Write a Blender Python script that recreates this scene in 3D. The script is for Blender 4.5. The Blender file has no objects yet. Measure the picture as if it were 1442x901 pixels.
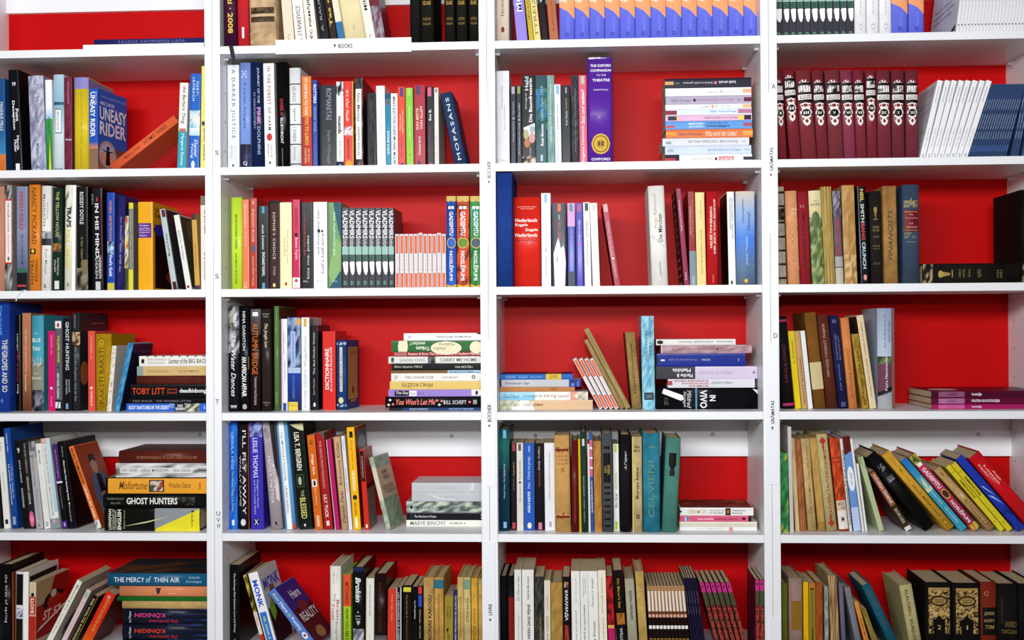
import bpy, math, random
from math import sin, cos, pi, atan2, hypot
random.seed(7)
# ---------------------------------------------------------------- camera, world, lights, exposure
CAM = (0.2067, -2.6671, 1.5792); ROT = (pi/2 + 0.0069, 0.0065, 0.0585); FPX = 1753.8
scene = bpy.context.scene
COL = scene.collection
cd = bpy.data.cameras.new('camera'); cam = bpy.data.objects.new('camera', cd); COL.objects.link(cam)
cam.location = CAM; cam.rotation_euler = ROT
cd.sensor_width = 36.0; cd.lens = FPX * 36.0 / 1442.0; cd.clip_start = 0.05
scene.camera = cam
w = bpy.data.worlds.new('room_light'); scene.world = w; w.use_nodes = True
w.node_tree.nodes['Background'].inputs[0].default_value = (0.93, 0.96, 1.0, 1)
w.node_tree.nodes['Background'].inputs[1].default_value = 0.06
def lamp(name, kind, loc, target, energy, **kw):
    ld = bpy.data.lights.new(name, kind); ld.energy = energy
    for k, v in kw.items(): setattr(ld, k, v)
    o = bpy.data.objects.new(name, ld); COL.objects.link(o); o.location = loc
    d = [target[i] - loc[i] for i in range(3)]
    o.rotation_euler = (atan2(hypot(d[0], d[1]), -d[2]), 0, atan2(d[1], d[0]) - pi/2)
    return o
lamp('camera_flash', 'SPOT', (0.17, -2.85, 1.90), (0.0, 0.0, 2.14), 86, spot_size=math.radians(62), spot_blend=1.0, shadow_soft_size=0.04, color=(1.0, 0.985, 0.96))
lamp('soft_key_light', 'AREA', (-0.3, -3.35, 2.31), (-0.1, 0.0, 1.85), 98, shape='RECTANGLE', size=2.6, size_y=0.35, color=(0.97, 0.985, 1.0))  # wide soft key added behind the camera for an unseen source; no window known
scene.view_settings.view_transform = 'Standard'; scene.view_settings.look = 'None'
scene.view_settings.exposure = 0.22; scene.view_settings.gamma = 1.0; scene.view_settings.use_curve_mapping = False

# ---------------------------------------------------------------- pixel <-> place
def _rot():
    a, b, c = ROT
    X = [[1,0,0],[0,cos(a),-sin(a)],[0,sin(a),cos(a)]]; Y = [[cos(b),0,sin(b)],[0,1,0],[-sin(b),0,cos(b)]]; Z = [[cos(c),-sin(c),0],[sin(c),cos(c),0],[0,0,1]]
    mm = lambda A, B: [[sum(A[i][k]*B[k][j] for k in range(3)) for j in range(3)] for i in range(3)]
    return mm(Z, mm(Y, X))
RM = _rot()
def proj(x, y, z):
    d = (x-CAM[0], y-CAM[1], z-CAM[2]); c = [sum(RM[i][k]*d[i] for i in range(3)) for k in range(3)]
    return 721 + FPX*c[0]/-c[2], 450.5 - FPX*c[1]/-c[2]
def unproj(px, py, Y):
    v = ((px-721)/FPX, -(py-450.5)/FPX, -1.0); d = [sum(RM[i][k]*v[k] for k in range(3)) for i in range(3)]
    t = (Y-CAM[1])/d[1]; return CAM[0]+t*d[0], CAM[2]+t*d[2]
def x_at(px, Y, z):
    x = unproj(px, 450, Y)[0]
    for _ in range(3): x = unproj(px, proj(x, Y, z)[1], Y)[0]
    return x

# ---------------------------------------------------------------- materials
def lin(h):
    h = h.lstrip('#')
    if len(h) == 3: h = ''.join(c*2 for c in h)
    f = lambda v: v/12.92 if v <= 0.04045 else ((v+0.055)/1.055)**2.4
    return tuple(f(int(h[i:i+2], 16)/255.0) for i in (0, 2, 4)) + (1.0,)
def mat(name, rough=0.5, color=None, src=None, noise=0.0, nscale=40, bump=0.0, bscale=300, metal=0.0, coat=0.0, spec=0.5, nstretch=None):
    m = bpy.data.materials.new(name); m.use_nodes = True; nt = m.node_tree; b = nt.nodes['Principled BSDF']
    b.inputs['Roughness'].default_value = rough; b.inputs['Metallic'].default_value = metal; b.inputs['Specular IOR Level'].default_value = spec
    if coat: b.inputs['Coat Weight'].default_value = coat; b.inputs['Coat Roughness'].default_value = 0.12
    tc = nt.nodes.new('ShaderNodeTexCoord'); co = tc.outputs['Object']
    if nstretch:
        mp = nt.nodes.new('ShaderNodeMapping'); mp.inputs['Scale'].default_value = nstretch; nt.links.new(co, mp.inputs[0]); co = mp.outputs[0]
    if src == 'object':
        n = nt.nodes.new('ShaderNodeObjectInfo'); out = n.outputs['Color']
    elif src == 'print':
        n = nt.nodes.new('ShaderNodeVertexColor'); n.layer_name = 'ink'; out = n.outputs['Color']
    else:
        n = nt.nodes.new('ShaderNodeRGB'); n.outputs[0].default_value = lin(color); out = n.outputs[0]
    if noise:
        tx = nt.nodes.new('ShaderNodeTexNoise'); tx.inputs['Scale'].default_value = nscale; tx.inputs['Detail'].default_value = 4
        mr = nt.nodes.new('ShaderNodeMapRange'); mr.inputs['From Min'].default_value = 0.3; mr.inputs['From Max'].default_value = 0.7
        mr.inputs['To Min'].default_value = 1-noise; mr.inputs['To Max'].default_value = 1+noise*0.4
        hs = nt.nodes.new('ShaderNodeVectorMath'); hs.operation = 'SCALE'
        nt.links.new(co, tx.inputs['Vector']); nt.links.new(tx.outputs[0], mr.inputs['Value'])
        nt.links.new(out, hs.inputs[0]); nt.links.new(mr.outputs[0], hs.inputs['Scale']); out = hs.outputs[0]
    nt.links.new(out, b.inputs['Base Color'])
    if bump:
        tb = nt.nodes.new('ShaderNodeTexNoise'); tb.inputs['Scale'].default_value = bscale; bp = nt.nodes.new('ShaderNodeBump')
        bp.inputs['Strength'].default_value = bump; bp.inputs['Distance'].default_value = 0.001
        nt.links.new(co, tb.inputs['Vector']); nt.links.new(tb.outputs[0], bp.inputs['Height']); nt.links.new(bp.outputs[0], b.inputs['Normal'])
    return m
M = dict(
    gloss=mat('glossy_cover', 0.32, src='object', noise=0.06, nscale=25, coat=0.03, spec=0.1),
    matte=mat('matte_cover', 0.5, src='object', noise=0.07, nscale=30, spec=0.09),
    cloth=mat('cloth_cover', 0.75, src='object', noise=0.16, nscale=60, bump=0.25, bscale=900, spec=0.12),
    worn=mat('worn_cover', 0.8, src='object', noise=0.4, nscale=35, bump=0.3, bscale=200, spec=0.12),
    ink=mat('printed_ink', 0.42, src='print', noise=0.05, nscale=60, spec=0.1),
    pages=mat('page_edges', 0.85, color='c8b28e', noise=0.25, nscale=1.0, nstretch=(1500, 12, 1500), spec=0.2),
    laminate=mat('white_laminate', 0.38, color='eeeff2', noise=0.012, nscale=8),
    red=mat('red_laminate', 0.42, color='bd0305', noise=0.04, nscale=6, spec=0.09),
    strip=mat('label_strip_plastic', 0.35, color='eef0f6', noise=0.01),
    steel=mat('steel', 0.3, color='d2d2d6', metal=0.35, noise=0.05),
    hole=mat('hole', 0.9, color='303034'),
    black=mat('black_ribbon', 0.7, color='0c0c10', noise=0.1),
    floor=mat('floor_vinyl', 0.5, color='8d8578', noise=0.15, nscale=5),
    wall=mat('wall_paint', 0.8, color='d9d7d2', noise=0.03),
    clear=mat('jewel_case_plastic', 0.1, color='c9c4cc', noise=0.02, coat=0.5),
)
# ---------------------------------------------------------------- mesh helpers
def mesh_obj(name, verts, faces, material, parent=None, color=None, cols=None):
    me = bpy.data.meshes.new(name); me.from_pydata(verts, [], faces); me.materials.append(material)
    if cols is not None:
        at = me.color_attributes.new('ink', 'FLOAT_COLOR', 'POINT'); flat = []
        for c in cols: flat.extend(c)
        at.data.foreach_set('color', flat)
    o = bpy.data.objects.new(name, me); COL.objects.link(o)
    if color: o.color = lin(color)
    if parent: o.parent = parent
    return o
def box_vf(x0, x1, y0, y1, z0, z1, V, F):
    n = len(V); V += [(x0,y0,z0),(x1,y0,z0),(x1,y1,z0),(x0,y1,z0),(x0,y0,z1),(x1,y0,z1),(x1,y1,z1),(x0,y1,z1)]
    F += [(n,n+3,n+2,n+1),(n+4,n+5,n+6,n+7),(n,n+1,n+5,n+4),(n+1,n+2,n+6,n+5),(n+2,n+3,n+7,n+6),(n+3,n,n+4,n+7)]
def box(name, x0, x1, y0, y1, z0, z1, material, parent=None, bev=0.0):
    V, F = [], []; box_vf(x0, x1, y0, y1, z0, z1, V, F); o = mesh_obj(name, V, F, material, parent)
    if bev:
        md = o.modifiers.new('edge', 'BEVEL'); md.width = bev; md.segments = 2
    return o
def empty(name, loc=(0,0,0), rot=(0,0,0)):
    o = bpy.data.objects.new(name, None); COL.objects.link(o); o.location = loc; o.rotation_euler = rot; o.empty_display_size = 0.02; return o
def tag(o, label, cat, group=None, kind=None):
    if label: o['label'] = label
    if cat: o['category'] = cat
    if group: o['group'] = group
    if kind: o['kind'] = kind
    return o
# lettering: every distinct string is set once in the built-in face, then stretched into its box
_fonts = {}; _jobs = []
def glyphs(s, f):
    key = (s, f)
    if key not in _fonts:
        c = bpy.data.curves.new('lettering_source', 'FONT'); c.body = s; c.resolution_u = 2
        c.offset = 0.007
        if 'i' in f: c.shear = 0.28
        if 'b' in f: c.offset = 0.022
        if 'B' in f: c.offset = 0.036
        if 'w' in f: c.space_character = 1.25
        o = bpy.data.objects.new('lettering_source', c); COL.objects.link(o); _fonts[key] = o
    return key
def bake_fonts():
    dg = bpy.context.evaluated_depsgraph_get()
    for key, o in list(_fonts.items()):
        ev = o.evaluated_get(dg); me = ev.to_mesh(); V = [(v.co.x, v.co.y) for v in me.vertices]; F = [tuple(p.vertices) for p in me.polygons]; ev.to_mesh_clear()
        if V:
            x0 = min(v[0] for v in V); x1 = max(v[0] for v in V); y0 = min(v[1] for v in V); y1 = max(v[1] for v in V)
            V = [((v[0]-x0)/max(1e-6, x1-x0), (v[1]-y0)/max(1e-6, y1-y0)) for v in V]
        _fonts[key] = (V, F); c = o.data; bpy.data.objects.remove(o); bpy.data.curves.remove(c)
def flow(V, d, u0, u1, v0, v1):
    if d == 'd': return [(u0+(u1-u0)*b, v1-(v1-v0)*a) for a, b in V]
    if d == 'u': return [(u1-(u1-u0)*b, v0+(v1-v0)*a) for a, b in V]
    if d == 'H': return [(u1-(u1-u0)*a, v1-(v1-v0)*b) for a, b in V]
    return [(u0+(u1-u0)*a, v0+(v1-v0)*b) for a, b in V]
# ---------------------------------------------------------------- the setting
ZS = [2.4635, 2.198, 1.9343, 1.669, 1.40, 1.1388, 0.874, 0.609, 0.344, 0.079]   # shelf tops
TH = 0.0169; PT = 0.0169; DEP = 0.2716; TOPZ = 2.4635
box('floor', -2.6, 2.6, -4.2, 0.36, -0.05, 0.0, M['floor'])['kind'] = 'structure'
box('wall_back', -2.6, 2.6, 0.30, 0.40, 0.0, 3.3, M['wall'])['kind'] = 'structure'
ORD = ['first', 'second', 'third', 'fourth', 'fifth', 'sixth', 'seventh', 'eighth', 'ninth', 'tenth', 'eleventh', 'twelfth', 'thirteenth', 'fourteenth', 'fifteenth', 'sixteenth', 'seventeenth', 'eighteenth', 'nineteenth', 'twentieth', 'twenty-first', 'twenty-second']
BX = [-1.2, -0.6, 0.0, 0.6, 1.2]
def bay_in(c): return BX[c-1] + 0.0003 + PT, BX[c] - 0.0003 - PT
pinmesh = None
CASES = []
for c in range(1, 5):
    a, b = bay_in(c)
    e = empty('bookcase', (BX[c-1]+0.3, 0, 0)); CASES.append(e)
    tag(e, ['white bookcase with red back, leftmost of the four', 'white bookcase with red back whose top shelf carries the books strip', 'white bookcase with red back holding the row of periwinkle volumes', 'white bookcase with red back, rightmost of the four, holding ornate maroon volumes'][c-1], 'bookcase', 'bookcases side by side')
    ox = BX[c-1]+0.3
    box('side_panel', a-PT-ox, a-ox, 0, DEP+0.004, 0, TOPZ, M['laminate'], e, 0.0006)
    box('side_panel', b-ox, b+PT-ox, 0, DEP+0.004, 0, TOPZ, M['laminate'], e, 0.0006)
    box('back_panel', a-ox, b-ox, DEP, DEP+0.004, 0.0, TOPZ, M['red'], e)
    for i, z in enumerate(ZS):
        box('shelf_board' if i else 'top_board', a-ox+0.0002, b-ox-0.0002, 0.0003, DEP-0.0005, z-TH, z, M['laminate'], e, 0.0006)
        if 0 < i < 7:
            for px in (a-ox, b-ox):
                s = 1 if px < 0 else -1
                for py in (0.035, 0.235):
                    if c == 3 and i == 2 and s == 1: continue          # the tall navy volume stands there
                    if pinmesh is None:
                        V, F = [], []
                        for k in range(8): V.append((0, 0.0035*cos(k*pi/4), 0.0035*sin(k*pi/4)))
                        for k in range(8): V.append((0.009, 0.0035*cos(k*pi/4), 0.0035*sin(k*pi/4)))
                        F = [(k, (k+1) % 8, 8+(k+1) % 8, 8+k) for k in range(8)] + [tuple(range(8, 16))]
                        o = mesh_obj('shelf_pin', V, F, M['steel'], e); pinmesh = o.data
                    else:
                        o = bpy.data.objects.new('shelf_pin', pinmesh); COL.objects.link(o); o.parent = e
                    o.location = (px, py, z-TH-0.0042); o.scale = (s, 1, 1)
    box('plinth', a-ox, b-ox, 0.02, 0.035, 0, ZS[-1]-TH, M['laminate'], e)
    zb = unproj(880, 642.5, DEP-0.014)[1]
    box('back_rail', a-ox, b-ox, DEP-0.014, DEP-0.0002, zb, ZS[4]-TH-0.0002, M['laminate'], e, 0.0006)
    zb1 = unproj([150, 545, 880, 1250][c-1], [16, 7, 3, 0][c-1], DEP-0.014)[1]
    box('back_rail', a-ox, b-ox, DEP-0.014, DEP-0.0002, zb1, ZS[0]-TH-0.0002, M['laminate'], e, 0.0006)
    for px, py in {1: [(282, 612)], 2: [(636.5, 614)], 3: [(754, 613.5), (1003.5, 611.5)], 4: [(1378, 611.4)]}[c]:
        X, Z = unproj(px, py, DEP-0.014); V = []; F = []
        for j in range(4):
            t = j*pi/8
            for k in range(10): V.append((0.0052*cos(t)*cos(k*pi/5), -0.0052*sin(t), 0.0052*cos(t)*sin(k*pi/5)))
        V.append((0, -0.0052, 0))
        for j in range(3):
            for k in range(10): F.append((j*10+k, j*10+(k+1) % 10, j*10+10+(k+1) % 10, j*10+10+k))
        for k in range(10): F.append((30+k, 30+(k+1) % 10, 40))
        o = mesh_obj('screw_cap', V, F, M['steel'], e); o.location = (X-ox, DEP-0.0141, Z)
        for p in o.data.polygons: p.use_smooth = True
    # drilled peg holes in the side panels, one ring of shallow sockets per panel face
    for px, s in ((a-ox, 1), (b-ox, -1)):
        V, F = [], []
        for z in [0.95 + 0.064*k for k in range(21)]:
            for py in (0.037, 0.233):
                n = len(V)
                for k in range(8): V.append((px+s*0.0003, py+0.0022*cos(k*pi/4), z+0.0022*sin(k*pi/4)))
                F.append(tuple(range(n, n+8)))
        o = mesh_obj('peg_holes', V, F, M['hole'], e); o['kind'] = 'stuff'
# ---------------------------------------------------------------- book builder
BAY = [1, 1]; ROWREC = {1: .05, 2: .05, 3: .05, 4: .08, 5: .05, 6: .05}; LABELS = []; BOXES = []; PREV = {}
ROWN = ['', 'top', 'second', 'third', 'fourth', 'fifth', 'bottom']; COLN = ['', 'first', 'second', 'third', 'fourth']
def t(s, c, d, v0, v1, u0=.27, u1=.73, f='', F='S'): return ('T', F, s, c, d, u0, u1, v0, v1, glyphs(s, f))
def th(s, c, u0, u1, v0=.28, v1=.72, d='h', f='', F='S'): return ('T', F, s, c, d, u0, u1, v0, v1, glyphs(s, f))
def rc(v0, v1, c, u0=0., u1=1., F='S'): return ('G', F, u0, u1, v0, v1, c, c)
def gr(v0, v1, c0, c1, u0=0., u1=1., F='S'): return ('G', F, u0, u1, v0, v1, c0, c1)
def el(u0, u1, v0, v1, c, F='S'): return ('E', F, u0, u1, v0, v1, c)
def ph(v0, v1, cs, nx=5, ny=12, u0=0., u1=1., F='S'): return ('N', F, u0, u1, v0, v1, cs.split(), nx, ny)
def po(pts, c, F='S'): return ('P', F, pts, c)
def poly_range(pts, axis, p):
    q = []
    for i in range(len(pts)):
        A, B_ = pts[i], pts[(i+1) % len(pts)]; a, b = A[axis], B_[axis]
        if (a-p)*(b-p) <= 0 and a != b:
            k = (p-a)/(b-a); q.append(A[1-axis]+(B_[1-axis]-A[1-axis])*k)
    return (min(q), max(q)) if len(q) > 1 else None
PRINTS = []
def build(W, H, D, col, dec, k, lie, root, fin, b, pw, pg, boards):
    """W, H: the spine seen from the front; cover, page block; lettering and print are laid on afterwards."""
    th_, ln = (H, W) if lie else (W, H)
    hard = k == 'h'; tb = min(0.0026 if hard else 0.0007, th_*0.2); ov = 0.003 if hard else 0.0006
    bul = lambda s: b*abs(2*s-1)**pw
    n = 8; out = []
    for i in range(n+1): out.append((th_*i/n, bul(i/n)))
    cs = out + [(th_, D), (th_-tb, D), (th_-tb, b+tb+0.001)] + [(tb, b+tb+0.001), (tb, D), (0, D)]
    P3 = (lambda s, y, l: (l, y, s)) if lie else (lambda s, y, l: (s, y, l))
    V = [P3(s, y, 0) for s, y in cs] + [P3(s, y, ln) for s, y in cs]; m = len(cs)
    F = [tuple(range(m)), tuple(range(2*m-1, m-1, -1))] + [(i, m+i, m+(i+1) % m, (i+1) % m) for i in range(m)]
    if lie: F = [f[::-1] for f in F]
    cv = mesh_obj('cover', V, F, M[fin], root, color=col)
    for i in range(2, 2+n): cv.data.polygons[i].use_smooth = pw <= 2
    V, F = [], []; y0 = b+tb+0.0012; y1 = D-ov
    if lie: box_vf(ov, ln-ov, y0, y1, tb+0.0002, th_-tb-0.0002, V, F)
    else: box_vf(tb+0.0002, th_-tb-0.0002, y0, y1, ov, ln-ov, V, F)
    mesh_obj('page_block', V, F, M['pages'], root)
    if dec: PRINTS.append((cv, W, H, D, dec, lie, bul))
def surf(face, u, v, W, H, D, lie, bul, off, yc=None):
    if face == 'S':
        s = v if lie else u
        return (u*W, (bul(min(1, max(0, s))) if yc is None else yc)-off, v*H)
    if face != 'S': u = min(0.988, max(0.012, u)); v = min(0.988, max(0.012, v))
    if face == 'R': return (W+off, u*D, v*H)
    if face == 'L': return (-off, (1-u)*D, v*H)
    if face == 'U': return (u*W, v*D, H+off)
def make_prints():
    for root, W, H, D, dec, lie, bul in PRINTS:
        acc = {}
        for idx, it in enumerate(dec):
            off = 0.00022+0.0001*idx; kind, face = it[0], it[1]
            nm = ('spine_lettering' if kind == 'T' else 'spine_print') if face == 'S' else ('cover_lettering' if kind == 'T' else 'cover_print')
            V, F, C = acc.setdefault((nm, idx), ([], [], [])); n0 = len(V)
            if kind == 'T':
                _, _, s, c, d, u0, u1, v0, v1, key = it; gv, gf = _fonts[key]
                uv = flow(gv, d, u0, u1, v0, v1); a0, a1 = (v0, v1) if lie else (u0, u1)
                yc = min(bul(a0), bul(a1), bul(.5) if a0 < .5 < a1 else 1) if face == 'S' else None
                for u, v in uv: V.append(surf(face, u, v, W, H, D, lie, bul, off, yc)); C.append(lin(c))
                F += [tuple(i+n0 for i in f) for f in gf]; continue
            if kind == 'N':
                _, _, u0, u1, v0, v1, cs, nx, ny = it
                for j in range(ny+1):
                    for i in range(nx+1):
                        V.append(surf(face, u0+(u1-u0)*i/nx, v0+(v1-v0)*j/ny, W, H, D, lie, bul, off)); C.append(lin(random.choice(cs)))
                F += [(n0+j*(nx+1)+i, n0+j*(nx+1)+i+1, n0+(j+1)*(nx+1)+i+1, n0+(j+1)*(nx+1)+i) for j in range(ny) for i in range(nx)]; continue
            ax = 1 if (lie and face == 'S') else 0; ns = 10 if (kind == 'E' or face == 'S') else 1
            if kind == 'P':
                pts, c0 = it[2], it[3]; c1 = c0; p0 = min(p[ax] for p in pts); p1 = max(p[ax] for p in pts); ns = 12
            else:
                u0, u1, v0, v1, c0 = it[2:7]; c1 = it[7] if kind == 'G' else c0; p0, p1 = (v0, v1) if ax else (u0, u1); q0, q1 = (u0, u1) if ax else (v0, v1)
            for i in range(ns+1):
                p = p0+(p1-p0)*i/ns
                if kind == 'E':
                    h = math.sqrt(max(0, 1-(2*i/ns-1)**2))*(q1-q0)/2; lo, hi = (q0+q1)/2-h, (q0+q1)/2+h
                elif kind == 'P':
                    rg = poly_range(it[2], ax, min(p1-1e-5, max(p0+1e-5, p)))
                    lo, hi = rg if rg else (0, 0)
                else: lo, hi = q0, q1
                for q, cc in ((lo, c0), (hi, c1)):
                    u, v = (q, p) if ax else (p, q)
                    V.append(surf(face, u, v, W, H, D, lie, bul, off))
                    if ax and c0 != c1: cc = c0 if i < ns/2 else c1
                    C.append(lin(cc))
            F += [(n0+2*i, n0+2*i+2, n0+2*i+3, n0+2*i+1) for i in range(ns)]
        for nm, (V, F, C) in acc.items(): mesh_obj(nm if isinstance(nm, str) else nm[0], V, F, M['ink'], root, cols=C)
def finish(o, look, cat, group):
    o['label'] = f'{look}, {ROWN[BAY[1]]} row, {COLN[BAY[0]]} column'; o['category'] = cat
    if group: o['group'] = group
    LABELS.append(o['label'])
LAST = {}
def quad(X, Z, W, H, a):
    s, c = sin(a), cos(a)
    return [(X+u*c+v*s, Z-u*s+v*c) for u, v in ((0, 0), (W, 0), (W, H), (0, H))]
def pen(A, Q):
    best = 9
    for P in (A, Q):
        for i in (0, 1):
            ex, ez = P[i+1][0]-P[i][0], P[i+1][1]-P[i][1]; n = hypot(ex, ez); ex /= n; ez /= n
            a = [p[0]*ex+p[1]*ez for p in A]; b = [p[0]*ex+p[1]*ez for p in Q]; best = min(best, max(a)-min(b), max(b)-min(a))
    return best
def spine(k, W, b, pw):
    if b is None: b = min(0.14*W, 0.0045) if k == 'h' else 0.0005
    return b, (pw if pw else (2 if k == 'h' else 8))
def B(x0, x1, yt, col, look, dec=(), l=0, k='p', r=None, d=None, b=None, pw=None, yaw=0, base=None, fin=None, name=None, cat='book', group=None):
    c, row = BAY; r = ROWREC[row] if r is None else r; z0 = (ZS[row]+0.0002) if base is None else base
    X0 = x_at(x0, r, z0); X1 = x_at(x1, r, z0)
    W = X1-X0; lo, hi = bay_in(c)
    if l == 0:
        if X0 < lo+0.0006: X0 = lo+0.0006
        if X1 > hi-0.0006: X1 = hi-0.0006
        W = X1-X0
        pv = PREV.get((c, row))
        if pv and pv > X0-0.0004 and pv < X1-0.002: X0 = pv+0.0005; W = X1-X0
        th_ = 0; Z = unproj(x0, yt, r)[1]; H = Z-z0; zb = z0; PREV[(c, row)] = X0+W
    else:
        PREV[(c, row)] = None
        TX, TZ = unproj(x0+l, yt, r); zb = z0
        for _ in range(6):
            th_ = atan2(TX-X0, TZ-zb); zb = z0+(W*sin(th_) if th_ > 0 else 0)
        H = hypot(TX-X0, TZ-zb)
    pv = LAST.get((c, row)) if base is None else None
    for _ in range(120):                                            # neighbours stand against each other, never inside
        q = quad(X0, zb, W, H, th_); p = pen(quad(*pv), q) if pv else 0
        sl = lo+0.0004-min(a[0] for a in q); sr = max(a[0] for a in q)-hi+0.0004
        if sl > 0 and sl < 0.012: X0 += sl; continue
        if sr > 0 and sr < 0.012:
            if W > 0.006: W -= min(sr, 0.001)
            else: X0 -= sr
            continue
        if not pv or not -0.0001 < p < 0.02: break
        th_ += (pv[4]-th_)*0.12; X0 += 0.00015; W -= 0.00015; zb = z0+(W*sin(th_) if th_ > 0 else 0)
    d = (0.155 if k == 'h' else 0.125) if d is None else d
    d = min(d, DEP-0.022-r)
    o = empty(name or ('hardback_book' if k == 'h' else 'paperback_book'), (X0, r, zb), (0, th_, -math.radians(yaw)))
    b, pw = spine(k, W, b, pw)
    build(W, H, d, col, dec, k, False, o, fin or ('matte' if k == 'h' else 'gloss'), b, pw, None, None)
    finish(o, look, cat, group); BOXES.append((o.name, c, row, X0, zb, W, H, th_, r, d)); LAST[(c, row)] = (X0, zb, W, H, th_); return o
STK = [0.0, 0.0]
def stack(r=None, base=None):
    STK[0] = (ZS[BAY[1]] if base is None else base)+0.0002; STK[1] = ROWREC[BAY[1]] if r is None else r
def S(x0, x1, yt, yb, col, look, dec=(), k='p', d=None, b=None, fin=None, name=None, cat='book', group=None, dr=0.0):
    r = STK[1]+dr; z0 = STK[0]; c = BAY[0]
    X0 = x_at(x0, r, z0); X1 = min(x_at(x1, r, z0), bay_in(c)[1]-0.0008); X0 = max(X0, bay_in(c)[0]+0.0008)
    xm = (x0+min(x1, 1442))/2; H = unproj(xm, yt, r)[1]-unproj(xm, yb, r)[1]; H = max(H, 0.002)
    d = min((0.15 if k == 'h' else 0.125) if d is None else d, DEP-0.022-r)
    o = empty(name or ('hardback_book' if k == 'h' else 'paperback_book'), (X0, r, z0))
    b, pw = spine(k, H, b, None)
    build(X1-X0, H, d, col, dec, k, True, o, fin or ('matte' if k == 'h' else 'gloss'), b, pw, None, None)
    finish(o, look, cat, group); BOXES.append((o.name, c, BAY[1], X0, z0, X1-X0, H, 0, r, d)); STK[0] = z0+H+0.0003; return o
def bay(c, r): BAY[0], BAY[1] = c, r
# ================================================================ top row
bay(1, 1); stack(r=.002)
S(117, 287, 62.3, 68.3, 'f4f5f7', 'thin white folder lying flat at the shelf edge', [], d=.2, name='booklet')
S(132, 296, 54, 62, '2a2c66', 'dark navy book lying on a thin white folder', [th('SALDUS VAMPINOSI LAPA', '6f70a8', .22, .82, .25, .75, f='w')], k='h', dr=.006)
bay(2, 1)
B(315, 333.5, -58, '3a1030', 'dark plum hardback with gold lettering and black ribbon', [t('Stāsti · 2008', 'e8c34a', 'd', .16, .75, .35, .75, 'b')], l=-2, k='h', r=.015)
B(335, 350.5, -62, 'c3222c', 'plain red hardback between plum and aged tan books', [rc(.1, .22, 'e8e0ea', .4, .6)], l=-2.5, k='h', fin='cloth', r=.015)
B(351, 389, -64, 'd0b08a', 'thick aged tan cloth volume with two dark bands', [ph(.27, .33, '4a3826 6b5236 2e241a', 10, 3, .05, .95), ph(.36, .43, '4a3826 6b5236 2e241a', 10, 3, .05, .95), ph(.05, .16, 'b79a72 a78860 caa880', 5, 3)], l=-6, k='h', fin='worn', b=.004, r=.02)
B(401, 415.5, -55, 'ead9c4', 'leaning cream paperback with small publisher ring', [t('C', '8a7a66', 'h', .11, .17, .38, .62)], l=-18)
B(416.3, 432, -52, 'f3efe9', 'leaning white paperback with black author name', [t('A. STANKEVICS', '2a2622', 'u', .08, .5, .3, .7, 'i'), t('Zem', '2a2622', 'u', .58, .78, .3, .7, 'b')], l=-17.8)
B(432.8, 448.5, -50, 'efe8de', 'leaning off-white paperback with bold black capitals', [t('PĒC PIRMĀJIEM', '1d1a18', 'u', .08, .66, .3, .66, 'b')], l=-17.8)
B(453, 465.5, -54, '141218', 'leaning black paperback with grey vertical name', [t('A. RAUŅĢIS', '9aa0aa', 'u', .2, .75, .28, .62)], l=-21.5)
B(466.3, 477, -56, '2b1d18', 'leaning dark brown paperback with yellow lettering', [t('Tas dīvas', 'd4b63c', 'u', .25, .8, .25, .7, 'b')], l=-21.9)
B(478, 487.5, -56, 'efe2c8', 'leaning cream paperback with blue sticker band', [rc(.1, .3, '2f6ea6')], l=-22)
B(488.3, 517.5, -58, 'e6d8a8', 'thick leaning pale yellow volume with tiny ring mark', [t('C', '8a7f5c', 'h', .2, .24, .45, .58)], l=-22.4, k='h', b=.003)
B(518.5, 531, -57, 'ece6dc', 'leaning white paperback with slim black capitals', [t('MIKLUHA', '38332e', 'u', .42, .8, .3, .7), t('C', '5a4a3e', 'h', .1, .15, .35, .65)], l=-22.2)
B(532, 545, -50, '6d2632', 'leaning maroon book, last before the dark red gap', [ph(.0, .5, '6d2632 8f8a98 5a2030 a09aa6', 3, 10)], l=-21.5)
B(577.5, 591.5, -70, '141212', 'plain black hardback left of the gold-lettered set', k='h', fin='cloth')
for i, (a, b) in enumerate(((592.2, 611), (626.5, 641), (643.5, 658), (661, 675))):
    B(a, b, -66, '17140f', ['wide black hardback with gold lines, first of four', 'narrow black hardback with gold lines, second of four', 'narrow black hardback with gold lines, third of four', 'narrow black hardback with gold lines, nearest the post'][i],
      [t('STĀSTU', 'c8a24a', 'h', .52, .56, .2, .8), t('IZLASE', 'c8a24a', 'h', .45, .49, .2, .8), t('DZĪVES', '8a7238', 'h', .285, .32, .2, .8), t('KALNĀ', '8a7238', 'h', .235, .27, .2, .8)], l=-2.5, k='h', fin='cloth', group='gold-lettered black set')
bay(3, 1)
B(699, 717, -70, 'e0d0ba', 'beige hardback with vertical dark name, beside the post', [t('TEODORS ZEIFERTS', '3a3028', 'u', .3, .85, .38, .62), el(.36, .64, .14, .2, '7a3030')], k='h')
B(728.5, 743.5, -60, '9585dc', 'leaning lavender paperback with large white capitals', [t('MORUS', 'f4f2ff', 'u', .38, .85, .22, .78)], l=-13)
B(746, 752.5, -58, 'c4aa2c', 'thin leaning olive yellow booklet', [t('LIKUMDOTĀJI', '6a5a14', 'd', .3, .9, .25, .75)], l=-13)
B(753.3, 762.3, -55, 'e6d48e', 'leaning pale yellow paperback with brown capitals', [t('TTREIZES', '8c7a44', 'u', .1, .7, .25, .75)], l=-13)
B(764, 773.5, -56, '121014', 'narrow leaning black paperback beside a terracotta book', [t('nozīme', 'd8d4da', 'd', .5, .9, .25, .75)], l=-12)
B(775, 787, -60, 'b06a48', 'leaning terracotta paperback beside the periwinkle set', [t('SAULES DĒLI', '7a3d26', 'u', .15, .85, .4, .6)], l=-10)
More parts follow.
